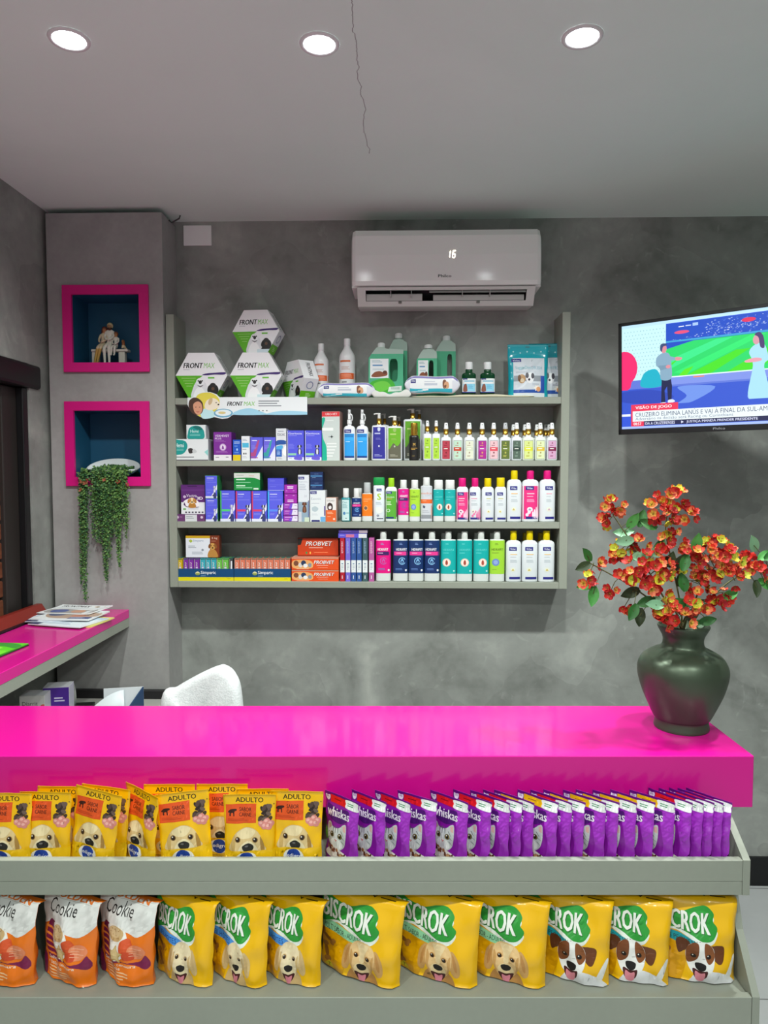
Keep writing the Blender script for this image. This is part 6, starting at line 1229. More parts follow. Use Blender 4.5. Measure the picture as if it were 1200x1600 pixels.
# upper tray: yellow dog food pouches. (left px, right px, top py, depth, turn about z, sideways lean, label)
DPW = 0.100
dp0 = bag_mesh('dog_food_pouch', DPW, 0.148, dog_pouch_art(), YEL, .0075, 21, squeeze=.05, wrinkle=.0012, flat_top=.10, base=.5)
dp1 = bag_mesh('dog_food_pouch', DPW, 0.148, dog_pouch_art(), YEL, .0075, 33, squeeze=.05, wrinkle=.0018, flat_top=.10, base=.5)
dp2 = bag_mesh('dog_food_pouch', DPW, 0.148, dog_pouch_art(), YEL, .0075, 57, squeeze=.06, wrinkle=.0016, flat_top=.10, base=.5)
G1 = 'yellow dog food pouches in the upper tray'
rows = [  # x centre px, depth, top py, turn about z, sideways lean, which print, label
    (9, 1.312, 1239, -2, 0, 0, 'yellow dog food pouch with logo, cut by the photo edge'),
    (71, 1.318, 1238, -3, 0, 1, 'yellow dog food pouch standing straight, second along the tray'),
    (100, 1.346, 1235, -3, 0, 2, 'yellow dog food pouch hidden behind the second one'),
    (141, 1.318, 1247, -14, 7, 2, 'yellow dog food pouch leaning over to one side'),
    (160, 1.340, 1236, -8, 4, 0, 'yellow dog food pouch behind the leaning one'),
    (216, 1.328, 1242, -36, 3, 1, 'yellow dog food pouch turned strongly sideways'),
    (266, 1.356, 1231, 0, 0, 0, 'tall set yellow dog food pouch behind the tilted front one'),
    (293, 1.312, 1238, 6, -4, 0, 'yellow dog food pouch in front tilted upward at one corner'),
    (348, 1.357, 1240, 0, 0, 2, 'yellow dog food pouch seen only between two front ones'),
    (390, 1.308, 1246, 0, 0, 1, 'front yellow dog food pouch with flat squared top'),
    (411, 1.336, 1235, 0, 0, 0, 'yellow dog food pouch behind the squared one'),
    (464, 1.312, 1236, -3, 0, 2, 'yellow dog food pouch next to the first purple pouch'),
]
used = set()
for px, Yc, pt, rz, roll, pr, lab in rows:
    ztop = atc(px, pt, Yc + .005).z; tilt = 2 if Yc < 1.33 else 0
    proto = (dp0, dp1, dp2)[pr]
    z = max(UFZ + .003 + DPW / 2 * abs(math.sin(R_(roll))), ztop - .148 * math.cos(R_(roll)))
    place(proto, spot(px, Yc), Yc, z, rz, tilt, roll, lab, 'pouch', G1, pr not in used); used.add(pr)
# purple cat food pouches fanned like cards: each tucks behind its neighbour
CPW = 0.088
RED, YLW = '#d8161c', '#e8b400'
cp = {}
for key, band, sd in (('r0', RED, 61), ('r1', RED, 64), ('y0', YLW, 72), ('y1', YLW, 75)):
    cp[key] = bag_mesh('cat_food_pouch', CPW, 0.136, cat_pouch_art(band), PUR, .0045, sd, squeeze=.05, wrinkle=.0009, flat_top=.08, base=.5)
edges_ = [560, 602, 641, 682, 731, 767, 796, 815, 834, 871, 893, 913, 946, 966, 994, 1022, 1054, 1080, 1098, 1114, 1129, 1142]
bands = 'rrrrrrrryyryyyyyyrrrrr'
used = set()
for i, (px, bd) in enumerate(zip(edges_, bands)):
    psi = 40 if i != 3 else 33
    if i >= 7: psi = 41
    if i >= 17: psi = 48
    Yr = 1.2985 + (.002 if i % 2 and i < 7 else 0); xr = min(spot(px, Yr), RX - .004 - (21 - i) * .0182 if i > 17 else 9)
    c, s_ = math.cos(R_(psi)), math.sin(R_(psi)); xc, yc = xr - CPW / 2 * c, Yr + CPW / 2 * s_
    key = bd + str(i % 2); pr = cp[key]
    first = key not in used; used.add(key)
    lab = '%s purple cat food pouch with %s header, counting from the yellow pouches' % (nth[i], 'red' if bd == 'r' else 'yellow')
    place(pr, xc, yc, UFZ + .004 + (.002 if i == 3 else 0), -psi, 1.0, 0, lab, 'pouch', 'purple cat food pouches in the upper tray', first)
# lower tray: biscuit bags and cookie bags
LFZ = LOZ - .006 + .0008
def lowbag(proto, px0, px1, Yc, rz, label, group, first, w, tilt=3, roll=0.0, cat='bag', dz=0.0):
    x = (spot(px0, Yc) + spot(px1, Yc)) / 2
    return place(proto, x, Yc, LFZ + dz + .0012 + w / 2 * abs(math.sin(R_(roll))), rz, tilt, roll, label, cat, group, first)
KB = dict(flat_top=.10, squeeze=.05, wrinkle=.0026, base=.95, curl=.022, curl_from=.86, fold=.8, puff=.42, tuck=.6)
puppy = [bag_mesh('dog_biscuit_bag', .136, .166, bone_art('puppy'), YEL, .016, s, **KB) for s in (101, 104)]
adult = [bag_mesh('dog_biscuit_bag', .176, .166, bone_art('adult'), YEL, .018, s, **KB) for s in (111, 115)]
small = [bag_mesh('dog_biscuit_bag', .158, .166, bone_art('small'), YEL, .017, s, **KB) for s in (121, 126)]
cook = [bag_mesh('cookie_bag', .136, .166, cookie_art(), ORG, .017, s, flat_top=.12, squeeze=.06, wrinkle=.003, base=.95, curl=.022, curl_from=.86, fold=.8, puff=.45, tuck=.6) for s in (131, 137)]
GC, GB = 'orange and white cookie bags in the lower tray', 'yellow biscuit bags in the lower tray'
lowbag(cook[0], -40, 56, 1.297, -22, 'orange and white cookie bag cut off by the photo edge', GC, True, .118)
lowbag(cook[1], 56, 151, 1.297, -22, 'middle orange and white cookie bag', GC, True, .118)
lowbag(cook[0], 146, 240, 1.297, -22, 'orange and white cookie bag touching the yellow bags', GC, False, .118)
lowbag(puppy[0], 240, 330, 1.297, -23, 'yellow biscuit bag with puppy, nearest the cookie bags', GB, True, .118)
lowbag(puppy[1], 322, 416, 1.297, -23, 'yellow biscuit bag with puppy, middle of the blue banner three', GB, True, .118)
lowbag(puppy[0], 405, 500, 1.297, -23, 'yellow biscuit bag with puppy, nearest the green banner bags', GB, False, .118)
lowbag(adult[0], 492, 632, 1.304, -24, 'yellow biscuit bag with golden dog, crumpled along one side', GB, True, .150, roll=.8)
lowbag(adult[1], 612, 750, 1.304, -24, 'yellow biscuit bag with golden dog, middle of the green banner three', GB, True, .150)
lowbag(adult[0], 722, 850, 1.304, -24, 'yellow biscuit bag with golden dog, nearest the terrier bags', GB, False, .150)
lowbag(small[0], 826, 956, 1.304, -24, 'yellow biscuit bag with terrier, nearest the golden dog bags', GB, True, .142)
lowbag(small[1], 918, 1048, 1.304, -24, 'yellow biscuit bag with terrier, in the middle of its three', GB, True, .142)
lowbag(small[0], 1024, 1150, 1.300, -10, 'yellow biscuit bag with terrier at the end of the lower tray', GB, False, .142)
for px0, px1, pr, lab in ((300, 390, puppy[1], 'yellow biscuit bag behind the blue banner bags'), (560, 690, adult[1], 'yellow biscuit bag behind the first two green banner bags'), (700, 800, adult[0], 'yellow biscuit bag behind the green banner bags, towards the terriers'), (810, 930, small[1], 'yellow biscuit bag behind the first terrier bag'), (940, 1050, small[0], 'yellow biscuit bag behind the last terrier bags')):
    lowbag(pr, px0, px1, 1.45, -4, lab, 'rear yellow biscuit bags', False, .14, tilt=0)
# ---------------------------------------------------------------- things on the side desk and the low desk
DZ = 1.126
def sheet_stack():
    labs = ['bottom magazine of the pile with yellow back cover, on the pink side desk', 'flyer with pale blue cover slid sideways in the magazine pile', 'folded leaflet with navy corner near the middle of the pile', 'magazine with blurred people on its cover, near the top', 'top white newsletter headed with bold lettering, on the magazine pile']
    z = DZ + .0004
    specs = [(112, 981, 172, 962, -9, .0035, '#e3d57a', 0), (92, 983, 128, 968, -4, .003, '#dfe8ee', 1), (80, 978, 120, 960, 6, .002, '#d8dfe8', 2), (116, 976, 170, 962, -2, .004, '#e6e8ea', 3), (122, 962, 170, 950, -6, .002, '#eceef0', 4)]
    cs = [(118, 972, -7), (108, 974, -14), (98, 968, 10), (112, 968, -4), (118, 961, -9)]
    for i, ((px, py, rz), lab, sp) in enumerate(zip(cs, labs, specs)):
        p = atz(px, py, DZ); W, H, th = .205, .150, sp[5]
        if i == 2: W = .20
        a = Art(205, 150); a.rect(0, 0, 205, 150, sp[6]); rr = random.Random(i)
        if i in (1, 2): a.rect(0, 0, 205, 30, '#b9cfe0'); a.lines(10, 40, 160, 130, 8, '#9fb2c8', i); a.rect(0, 120, 40, 150, '#2a2f5a')
        if i == 3:
            a.blob([(10, 60), (60, 30), (120, 50), (190, 30), (200, 100), (120, 130), (40, 120)], '#b79a86'); a.blob([(20, 50), (60, 40), (80, 80), (30, 90)], '#3f4f7a'); a.blob([(110, 60), (150, 50), (160, 100), (120, 110)], '#c98a72'); a.rect(120, 110, 198, 140, '#3a4a86'); a.lines(124, 116, 190, 134, 3, '#dfe4ee', 3)
        if i == 4:
            a.text('FRONTMAX', 16, 12, 130, 34, '#1d1d22', .03, .22); a.ell(168, 22, 22, 9, '#c8a878'); a.ell(160, 22, 9, 5, '#5a4a34'); a.lines(14, 42, 190, 60, 3, '#b9c0c8', 2); a.blob([(10, 84), (60, 66), (130, 80), (190, 70), (196, 130), (100, 142), (20, 136)], '#a9a4a2'); a.blob([(30, 90), (80, 80), (90, 120), (40, 128)], '#52609a'); a.blob([(110, 90), (150, 84), (160, 120), (120, 126)], '#cf9a80')
        b = MB(); nx = 10
        def up(u, v): return .0006 * math.sin(5 * u + i) + (.010 * max(0, v - .75) * (1 if i == 4 else .3)) + .0035 * max(0, (u - .86)) * (2 if i == 4 else 0) * 4
        V = []
        for k in (0, 1):
            for j in range(nx + 1):
                for l in range(nx + 1): V.append(((l / nx - .5) * W, (j / nx - .5) * H, up(l / nx, j / nx) * (1 if k else .6) + k * th))
        n1 = (nx + 1) ** 2; F = []
        for j in range(nx):
            for l in range(nx):
                q = j * (nx + 1) + l; F.append((q + n1, q + 1 + n1, q + nx + 2 + n1, q + nx + 1 + n1)); F.append((q, q + nx + 1, q + nx + 2, q + 1))
        for l in range(nx):
            for q0, q1 in ((l, l + 1), (nx * (nx + 1) + l + 1, nx * (nx + 1) + l), ((l + 1) * (nx + 1), l * (nx + 1)), (l * (nx + 1) + nx, (l + 1) * (nx + 1) + nx)): F.append((q0, q1, q1 + n1, q0 + n1))
        b.add(V, F, mat(sp[6], .4))
        a.put(b, lambda u, v, o: ((u - .5) * W, (v - .5) * H, up(u, v) + th + o), eps=3e-5, grid=(nx, nx))
        zz = z; o = b.build('magazine', None, (p.x, p.y, zz), R_(rz)); tag(o, lab, 'magazine', 'magazines piled on the side desk'); z += th + .0012
sheet_stack()
pg = atz(10, 1018, DZ)
for k, (lab, dz, rz, dx) in enumerate((('dark edged booklet lying under the bright green one', 0.0004, -3, .004), ('bright green booklet on the near end of the side desk', .0040, -5, 0))):
    W, H, th = .15, .21, .0032; a = Art(150, 210); a.rect(0, 0, 150, 210, '#5fd02c' if k else '#3a6a2a')
    if k:
        a.blob([(0, 0), (80, 0), (140, 20), (150, 60), (90, 40), (30, 60), (0, 40)], '#3f9a3a'); a.blob([(10, 60), (60, 40), (110, 60), (80, 90), (20, 100)], '#8ae04a'); a.blob([(60, 120), (140, 90), (150, 180), (80, 200)], '#74dc38'); a.lines(14, 120, 60, 150, 4, '#2f7a2a', 3)
    b = MB(); b.box(-W / 2, W / 2, -H / 2, H / 2, 0, th, mat('#44a828' if k else '#26301f', .4), .0006); a.put(b, lambda u, v, o: ((u - .5) * (W - .001), (v - .5) * (H - .001), th + o))
    p = Vector((atz(-20, 1018, DZ).x + dx, pg.y - .03, DZ + dz)); o = b.build('booklet', None, p, R_(rz)); tag(o, lab, 'booklet', 'green booklets on the side desk')
# low desk: boxes, tape, pad, tray of papers, books
def lowbox(px0, px1, pyt, Y, label, side, art, dep, rot, dz=0.0):
    x, w, h = pane(px0, px1, pyt, LZ, Y); b = MB(); b.box(-w / 2, w / 2, -dep / 2, dep / 2, 0, h, mat(side, .35), .001); art.put(b, flat(w - .002, h - .002, -dep / 2))
    b.add([(-w / 2 + .001, -dep / 2 + .001, h + 1e-4), (w / 2 - .001, -dep / 2 + .001, h + 1e-4), (w / 2 - .001, dep / 2 - .001, h + 1e-4), (-w / 2 + .001, dep / 2 - .001, h + 1e-4)], [(0, 1, 2, 3)], mat('#c9c9cf', .35))
    tag(b.build('medicine_box', None, (x, Y + dep / 2, LZ + .0004), R_(rot)), label, 'box', 'medicine boxes on the low desk')
a = Art(80, 200); a.rect(0, 0, 80, 200, '#d9d6d6'); a.text('Diarrit', 8, 22, 58, 38, '#3a3a3e', .01); a.ell(76, 44, 10, 10, '#d8604a'); a.ell(80, 52, 8, 8, '#3a6a5a'); a.lines(8, 70, 60, 110, 4, '#b4b2b4', 3)
lowbox(19, 57, 1087, 2.14, 'white box with dark lettering under the side desk edge', '#c4c1c2', a, .06, 8)
a = Art(80, 180); a.rect(0, 0, 80, 180, '#4a2490'); a.lines(34, 34, 74, 54, 2, '#d8cfee', 3); a.lines(34, 66, 70, 92, 4, '#a898d4', 5); a.blob([(0, 50), (20, 56), (26, 74), (8, 92), (0, 90)], '#1f8a94'); a.rect(0, 94, 80, 180, '#d9d8de')
lowbox(56, 95, 1074, 2.20, 'purple and white box beside the roll of tape', '#b9b4c8', a, .06, 12)
def tape_roll():
    Y = 2.39; p = at(105, 1080, Y); R, r, w = .040, .026, .045; n = 32
    t = thing('tape_roll', 'clear packing tape roll standing behind the purple box', 'tape roll', (p.x, Y, LZ + .04 + .0400), R_(35))
    def ringx(x, rad): return [Vector((x, rad * math.cos(2 * math.pi * k / n), rad * math.sin(2 * math.pi * k / n))) for k in range(n)]
    b = MB(); m = mat('#c2c4c2', .1, trans=.5, ior=1.3)
    b.loft([ringx(-w / 2, r + .002), ringx(-w / 2, R), ringx(w / 2, R), ringx(w / 2, r + .002)], m, cap=False); b.build('tape', t, fixn=True)
    b = MB(); b.loft([ringx(-w / 2 - .0005, r), ringx(-w / 2 - .0005, r + .0019), ringx(w / 2 + .0005, r + .0019), ringx(w / 2 + .0005, r), ringx(-w / 2 - .0005, r)], mat('#8a7a62', .7), cap=False); b.build('core', t, fixn=True)
    # it stands on a dark organiser box
    b = MB(); b.box(-.07, .07, -.05, .05, 0, .0395, mat('#1c1b1d', .5), .003); tag(b.build('black_organizer', None, (p.x + .01, Y, LZ + .0004), R_(10)), 'low black desk organizer under the tape roll', 'organizer')
tape_roll()
def notebook():
    Y = 2.29; p = at(109, 1096, Y)
    t = thing('spiral_notebook', 'dark spiral bound notebook lying between the tape and the paper tray', 'notebook', (p.x, Y, LZ + .0004), R_(6))
    b = MB(); b.box(-.034, .034, -.025, .025, 0, .05, mat('#39383a', .5), .002); b.build('cover', t)
    for i in range(6):
        b = MB(); n = 14; x = -.029 + i * .0116
        b.tube([(x, -.025 + .008 * math.cos(q), .050 + .008 * math.sin(q)) for q in [2 * math.pi * k / n for k in range(n + 1)]], .0011, mat('#8d8f92', .3, metal=.8), 6, cap=False); b.build('spiral_ring', t)
notebook()
def paper_tray():
    Y = 2.16; p0, p1 = at(124, 1103, Y), at(206, 1073, Y + .12)
    t = thing('paper_holder', 'white open leaflet holder with curved side on the low desk', 'paper holder', (at(170, 1100, Y + .05).x, Y + .05, LZ + .0004), R_(0))
    W = .150; hz = at(170, 1074, Y + .14).z - LZ; m = mat('#dfe4e8', .35); b = MB(); n = 12
    # back sheet rising, a curled front sheet beside it
    for (x0, x1, y0, y1, zt0, zt1) in ((-W / 2 + .02, W / 2, .09, .10, hz * .96, hz), ):
        b.add([(x0, y0, 0), (x1, y1, 0), (x1, y1, zt1), (x0, y0, zt0), (x0, y0 + .003, 0), (x1, y1 + .003, 0), (x1, y1 + .003, zt1), (x0, y0 + .003, zt0)], [(0, 1, 2, 3), (7, 6, 5, 4), (3, 2, 6, 7), (0, 3, 7, 4), (1, 5, 6, 2), (0, 4, 5, 1)], m)
    b.build('back_sheet', t)
    b = MB(); rings = []
    for i in range(n + 1):
        q = i / n; x = -W / 2 - .02 + .11 * q; z = hz * (.45 + .5 * math.sin(q * math.pi / 2)); y = .02 + .065 * q
        rings.append([Vector((x, y, 0)), Vector((x, y, z)), Vector((x + .001, y + .0025, z)), Vector((x + .001, y + .0025, 0))])
    b.loft(rings, mat('#d3dade', .4)); b.build('curled_sheet', t, fixn=True)
    b = MB(); b.box(-W / 2 - .02, W / 2 - .02, .0, .088, 0, .006, m, .001); b.build('base_plate', t)
    b = MB(); x1 = W / 2
    b.add([(x1 - .022, .012, 0), (x1 + .001, .10, 0), (x1 + .001, .10, hz), (x1 - .022, .012, hz * .62), (x1 - .026, .013, 0), (x1 - .003, .101, 0), (x1 - .003, .101, hz), (x1 - .026, .013, hz * .62)], [(0, 1, 2, 3), (7, 6, 5, 4), (3, 2, 6, 7), (0, 3, 7, 4), (1, 5, 6, 2), (0, 4, 5, 1)], mat('#2b4468', .4)); b.build('blue_side', t)
    p = at(229, 1094, 2.34); b = MB(); b.box(-.03, .03, -.10, .10, 0, .012, mat('#c2a05a', .5), .001); b.box(-.026, .031, -.098, .098, .0122, .016, mat('#b9b4aa', .5), .0006)
    tag(b.build('document_folder', None, (p.x, 2.42, LZ + .0004), R_(-14)), 'flat tan folder lying on the low desk between leaflet holder and chair', 'folder')
paper_tray()
# ---------------------------------------------------------------- figurine in the upper niche
def skin(nodes, edges, root, name, parent, col, sub=2):
    me = bpy.data.meshes.new(name); me.from_pydata([n[:3] for n in nodes], edges, [])
    o = bpy.data.objects.new(name, me); COL.objects.link(o); m = o.modifiers.new('skin', 'SKIN'); m.use_smooth_shade = True
    for i, n in enumerate(nodes):
        me.skin_vertices[0].data[i].radius = (n[3], n[4] if len(n) > 4 else n[3]); me.skin_vertices[0].data[i].use_root = (i == root)
    sm = o.modifiers.new('sub', 'SUBSURF'); sm.levels = sm.render_levels = sub
    dg = bpy.context.evaluated_depsgraph_get(); me2 = bpy.data.meshes.new_from_object(o.evaluated_get(dg)); bpy.data.objects.remove(o)
    o = bpy.data.objects.new(name, me2); COL.objects.link(o); me2.materials.clear(); ms = []
    for p in me2.polygons:
        c = col(p.center)
        if c not in ms: ms.append(c); me2.materials.append(mat(c, .5))
        p.material_index = ms.index(c); p.use_smooth = True
    o.parent = parent; return o
def figurine():
    z0 = N1[2] + .0016; Y = PY + .058; s = .0132 * at(172, 505, Y).y / 2.69   # one unit of s is about a tenth of the group
    pc = at(173, 560, Y); t = thing('family_figurine', 'small cream and brown figurine of a family with dog sitting on a bench', 'figurine', (pc.x, Y, z0), 0)
    k = (at(172, 505, Y).z - z0) / 10.0     # man's crown is ten units above the niche floor
    def bench():
        b = MB(); c = mat('#cfc9bd', .5)
        b.box(-4.4 * k, 4.5 * k, -.9 * k, 1.1 * k, 3.1 * k, 3.7 * k, c, .12 * k); b.build('bench_seat', t)
        for x in (2.9, -3.6):
            b = MB(); b.box((x - .75) * k, (x + .75) * k, -.6 * k, .8 * k, 0, 3.1 * k, c, .1 * k); b.build('bench_leg', t)
    bench()
    def seated(name, x, h, w, legs_to, cloth, legc, skinc, hairc, lean=0.0, knees=(-.5, .5), foot_dx=0.0, armr=1.0):
        hip = 4.3; head = h - .75 * w; neck = head - .95 * w; sh = neck - .35 * w
        N = [(x, .2, hip, .85 * w), (x + lean * .4, .2, (hip + sh) / 2, .75 * w, .62 * w), (x + lean, .2, sh, .78 * w, .55 * w), (x + lean * 1.1, .15, neck + .25 * w, .3 * w), (x + lean * 1.2, .1, head, .68 * w), (x + lean * 1.2, .1, head + .45 * w, .5 * w)]
        Ed = [(0, 1), (1, 2), (2, 3), (3, 4), (4, 5)]
        for sg, kx in zip((-1, 1), knees):
            i = len(N); N += [(x + kx * .9, -.9, hip + .05, .50 * w), (x + kx, -1.5, hip - .35, .45 * w), (x + kx + foot_dx * .5, -1.45, (hip + legs_to) / 2, .36 * w), (x + kx + foot_dx, -1.4, legs_to + .35, .28 * w), (x + kx + foot_dx * 1.05, -1.85, legs_to + .25, .26 * w)]
            Ed += [(0, i), (i, i + 1), (i + 1, i + 2), (i + 2, i + 3), (i + 3, i + 4)]
            j = len(N); N += [(x + lean + sg * .9 * w, .1, sh - .1, .34 * w), (x + lean * .7 + sg * 1.05 * w, -.3, sh - 1.2 * w, .28 * w), (x + sg * .45 * w, -1.05, sh - 1.95 * w, .24 * w), (x + sg * .1 * w, -1.15, sh - 2.0 * w, .22 * w)]
            Ed += [(2, j), (j, j + 1), (j + 1, j + 2), (j + 2, j + 3)]
        N = [(n[0] * k, n[1] * k, n[2] * k) + tuple(q * k for q in n[3:]) for n in N]
        def col(c):
            z, y = c.z / k, c.y / k
            if z > neck + .05: return skinc
            if y < -1.02 and z < hip - .6: return legc
            return cloth
        o = skin(N, Ed, 0, name, t, col)
        b = MB(); hw = .74 * w
        b.sell([(q * k, a_ * k, b_ * k) for q, a_, b_ in [(head - .3 * w, hw * .9, hw * .5), (head + .1 * w, hw, hw * .8), (head + .5 * w, hw * .92, hw * .85), (head + .85 * w, hw * .55, hw * .5), (head + .95 * w, hw * .1, hw * .1)]], mat(hairc, .5), 2, 18, cx=(x + lean * 1.2) * k, cy=.38 * w * k); b.build('hair', o)
        b = MB()
        for sg in (-1, 1): b.sell([((head + .02) * k - .07 * w * k, .02 * k, .02 * k), ((head + .02) * k, .075 * w * k, .05 * w * k), ((head + .02) * k + .07 * w * k, .02 * k, .02 * k)], mat('#3a2a20', .5), 2, 8, cx=(x + lean * 1.2 + sg * .24 * w) * k, cy=(.1 - .66 * w) * k)
        b.build('eyes', o)
        b = MB(); b.sell([((head - .32 * w) * k, .02 * k, .02 * k), ((head - .22 * w) * k, .11 * w * k, .12 * w * k), ((head + .0) * k, .03 * k, .03 * k)], mat(skinc, .5), 2, 8, cx=(x + lean * 1.2) * k, cy=(.1 - .68 * w) * k); b.build('nose', o)
        return o
    w_ = seated('seated_woman', -1.9, 9.1, .92, 0, '#cdbb9c', '#b8924a', '#a8744e', '#6a3420', lean=.35, knees=(-.55, .1), foot_dx=-.9)
    b = MB(); b.sell([(q * k, a_ * k, b_ * k) for q, a_, b_ in [(6.0, .35, .2), (6.8, .7, .45), (7.8, .85, .6), (8.6, .78, .7), (9.1, .4, .4)]], mat('#6a3420', .5), 2, 18, cx=-1.5 * k, cy=.55 * k); b.build('long_hair', w_)
    m_ = seated('seated_man', -.15, 10.0, 1.0, 0, '#d9d5c8', '#d4d0c4', '#b08660', '#c9b48a', lean=0.0, knees=(-.75, .35), foot_dx=.05)
    b = MB(); b.sell([(q * k, a_ * k, b_ * k) for q, a_, b_ in [(8.25, .22, .2), (8.5, .45, .42), (8.85, .5, .4)]], mat('#4a2c1c', .5), 2, 14, cx=0, cy=-.22 * k); b.build('beard', m_)
    seated('seated_child', 1.35, 7.9, .74, 1.9, '#d6d2c6', '#d4d0c4', '#a8764e', '#7a4424', lean=-.05, knees=(-.5, .25), foot_dx=-.15)
    N = [(3.2, .1, 4.2, .42), (3.25, .0, 4.8, .40), (3.2, -.1, 5.35, .30), (3.15, -.25, 5.65, .36), (3.1, -.65, 5.55, .18), (3.0, -.35, 4.3, .16), (2.98, -.42, 3.9, .15), (3.42, -.35, 4.3, .16), (3.44, -.42, 3.9, .15), (3.55, .3, 4.0, .22), (3.9, .35, 3.95, .1), (2.92, -.1, 5.95, .12), (3.4, -.1, 5.95, .12)]
    N = [(n[0] * k, n[1] * k, n[2] * k, n[3] * k) for n in N]
    skin(N, [(0, 1), (1, 2), (2, 3), (3, 4), (1, 5), (5, 6), (1, 7), (7, 8), (0, 9), (9, 10), (3, 11), (3, 12)], 0, 'sitting_dog', t, lambda c: '#8a5a34' if c.z > 4.7 * k else '#cdb896')
figurine()
# ---------------------------------------------------------------- trailing plant in the lower niche
def trailing_plant():
    z0 = N2[2] + .0016; Yp = PY + .058; xc = (at(133, 735, Yp).x + at(221, 735, Yp).x) / 2; xc = min(xc, N2[1] - .102)
    t = thing('trailing_plant', 'trailing green plant spilling from a white oval bowl in the lower niche', 'plant', (xc, Yp, z0))
    WH = mat('#dfe4e7', .3); a0 = .103
    zt, zk = at(140, 731, Yp).z - z0, at(177, 716.5, Yp + .05).z - z0; zf = zt * .72
    b = MB(); n = 48
    def rim(f, z, k=0.0): # boat shaped bowl: the back edge arches up between two pointed tips
        out = []
        for q in [2 * math.pi * i / n for i in range(n)]:
            s_ = math.sin(q); h = (zk - zt) * s_ if s_ > 0 else (zt - zf) * s_
            out.append(Vector((a0 * f * math.cos(q), .050 * f * s_, z + k * h)))
        return out
    b.loft([rim(.40, 0), rim(.62, .006), rim(.85, zt * .55, .5), rim(1.0, zt, 1), rim(.975, zt, 1), rim(.84, zt * .6, .5), rim(.55, zt * .3)], WH, cap=True); b.build('bowl', t, fixn=True)
    G = [mat(c, .6) for c in ('#2f5a32', '#3f6e3c', '#274a2c', '#56803f', '#6a8f48')]; RD = mat('#a0583e', .6)
    rr = random.Random(11)
    def leaves(mb, p, spread, n, size, light=0.0):
        for _ in range(n):
            c = p + Vector((rr.gauss(0, spread), rr.gauss(0, spread * .7), rr.uniform(-.006, .006)))
            d = Vector((rr.uniform(-1, 1), rr.uniform(-1, .3), rr.uniform(-1, .25))).normalized(); sd = d.cross(Vector((rr.uniform(-.4, .4), -1, rr.uniform(-.2, .6)))).normalized(); up = sd.cross(d)
            L = size * rr.uniform(.7, 1.3); w = L * .34
            m = rr.choice(G if rr.random() > light else G[3:])
            mb.add([c, c + d * L * .45 + sd * w + up * w * .3, c + d * L, c + d * L * .45 - sd * w + up * w * .3, c + d * L * .5 - up * w * .15], [(0, 4, 1), (1, 4, 2), (2, 4, 3), (3, 4, 0)], m, True)
    # cushion of leaves filling the bowl
    b = MB()
    for _ in range(330):
        x = rr.uniform(-.070, .082); y = rr.uniform(-.050, .020); p = Vector((x, y, zt * .72 + (zk - zt) * .62 * (1 - (x / .09) ** 2) * (.6 + y * 14) + rr.uniform(-.006, .004)))
        leaves(b, p, .003, 2, .011, .25)
    b.build('foliage', t)
    # hanging strands: (pixel x, pixel y of the tip, thickness)
    st = [(134, 938, .0075), (133, 880, .006), (129, 905, .004), (127, 912, .003), (147, 838, .0085), (152, 848, .008), (158, 850, .008), (164, 842, .009), (167, 908, .006), (165, 898, .006), (171, 872, .008), (176, 836, .009), (182, 835, .008), (187, 886, .006), (186, 862, .007), (192, 820, .008), (197, 842, .005), (198, 826, .006), (150, 800, .009), (190, 800, .009), (180, 790, .009), (160, 800, .009)]
    for i, (px, py, th) in enumerate(st):
        Yh = PY - .018 - rr.uniform(0, .02); pe = at(px, py, Yh); x = pe.x - xc + 0.0
        xs = x * .92; tip = Vector((x, Yh - Yp, pe.z - z0)); lip = Vector((xs, PY - .026 - Yp, zt * .55 + rr.uniform(0, .01)))
        pts = [Vector((xs * .9, -.02, zt * .66)), lip]
        m = 14
        for q in range(1, m + 1):
            f = q / m; pts.append(lip.lerp(tip, f) + Vector((.0025 * math.sin(5 * f + i), 0, 0)))
        b = MB(); b.tube(pts, .0009, mat('#4a5a34', .7), 5)
        Ltot = (lip - tip).length; cnt = int(Ltot / .0042)
        for q in range(cnt):
            f = q / cnt; p = lip.lerp(tip, f); leaves(b, p, th * (1 - .6 * f ** 3) * .8, 5 if th > .005 else 3, .0105 * (1 - .35 * f), .1 + (.35 if px > 180 else 0))
        leaves(b, Vector((xs * .9, -.025, zt * .66)), .006, 8, .011)
        b.build('vine', t)
    b = MB()
    for px, py in ((128, 752), (133, 755), (137, 751), (164, 750), (186, 752), (183, 755), (199, 757), (127, 766)):
        p = at(px, py, PY - .035); c = Vector((p.x - xc, PY - .038 - Yp, p.z - z0))
        for _ in range(5):
            d = Vector((rr.uniform(-1, 1), rr.uniform(-.6, 0), rr.uniform(-1, 1))).normalized(); sd = d.cross(Vector((0, -1, .2))).normalized()
            b.add([c, c + d * .005 + sd * .003, c + d * .010, c + d * .005 - sd * .003], [(0, 1, 2, 3)], RD, True)
    b.build('red_shoots', t)
trailing_plant()
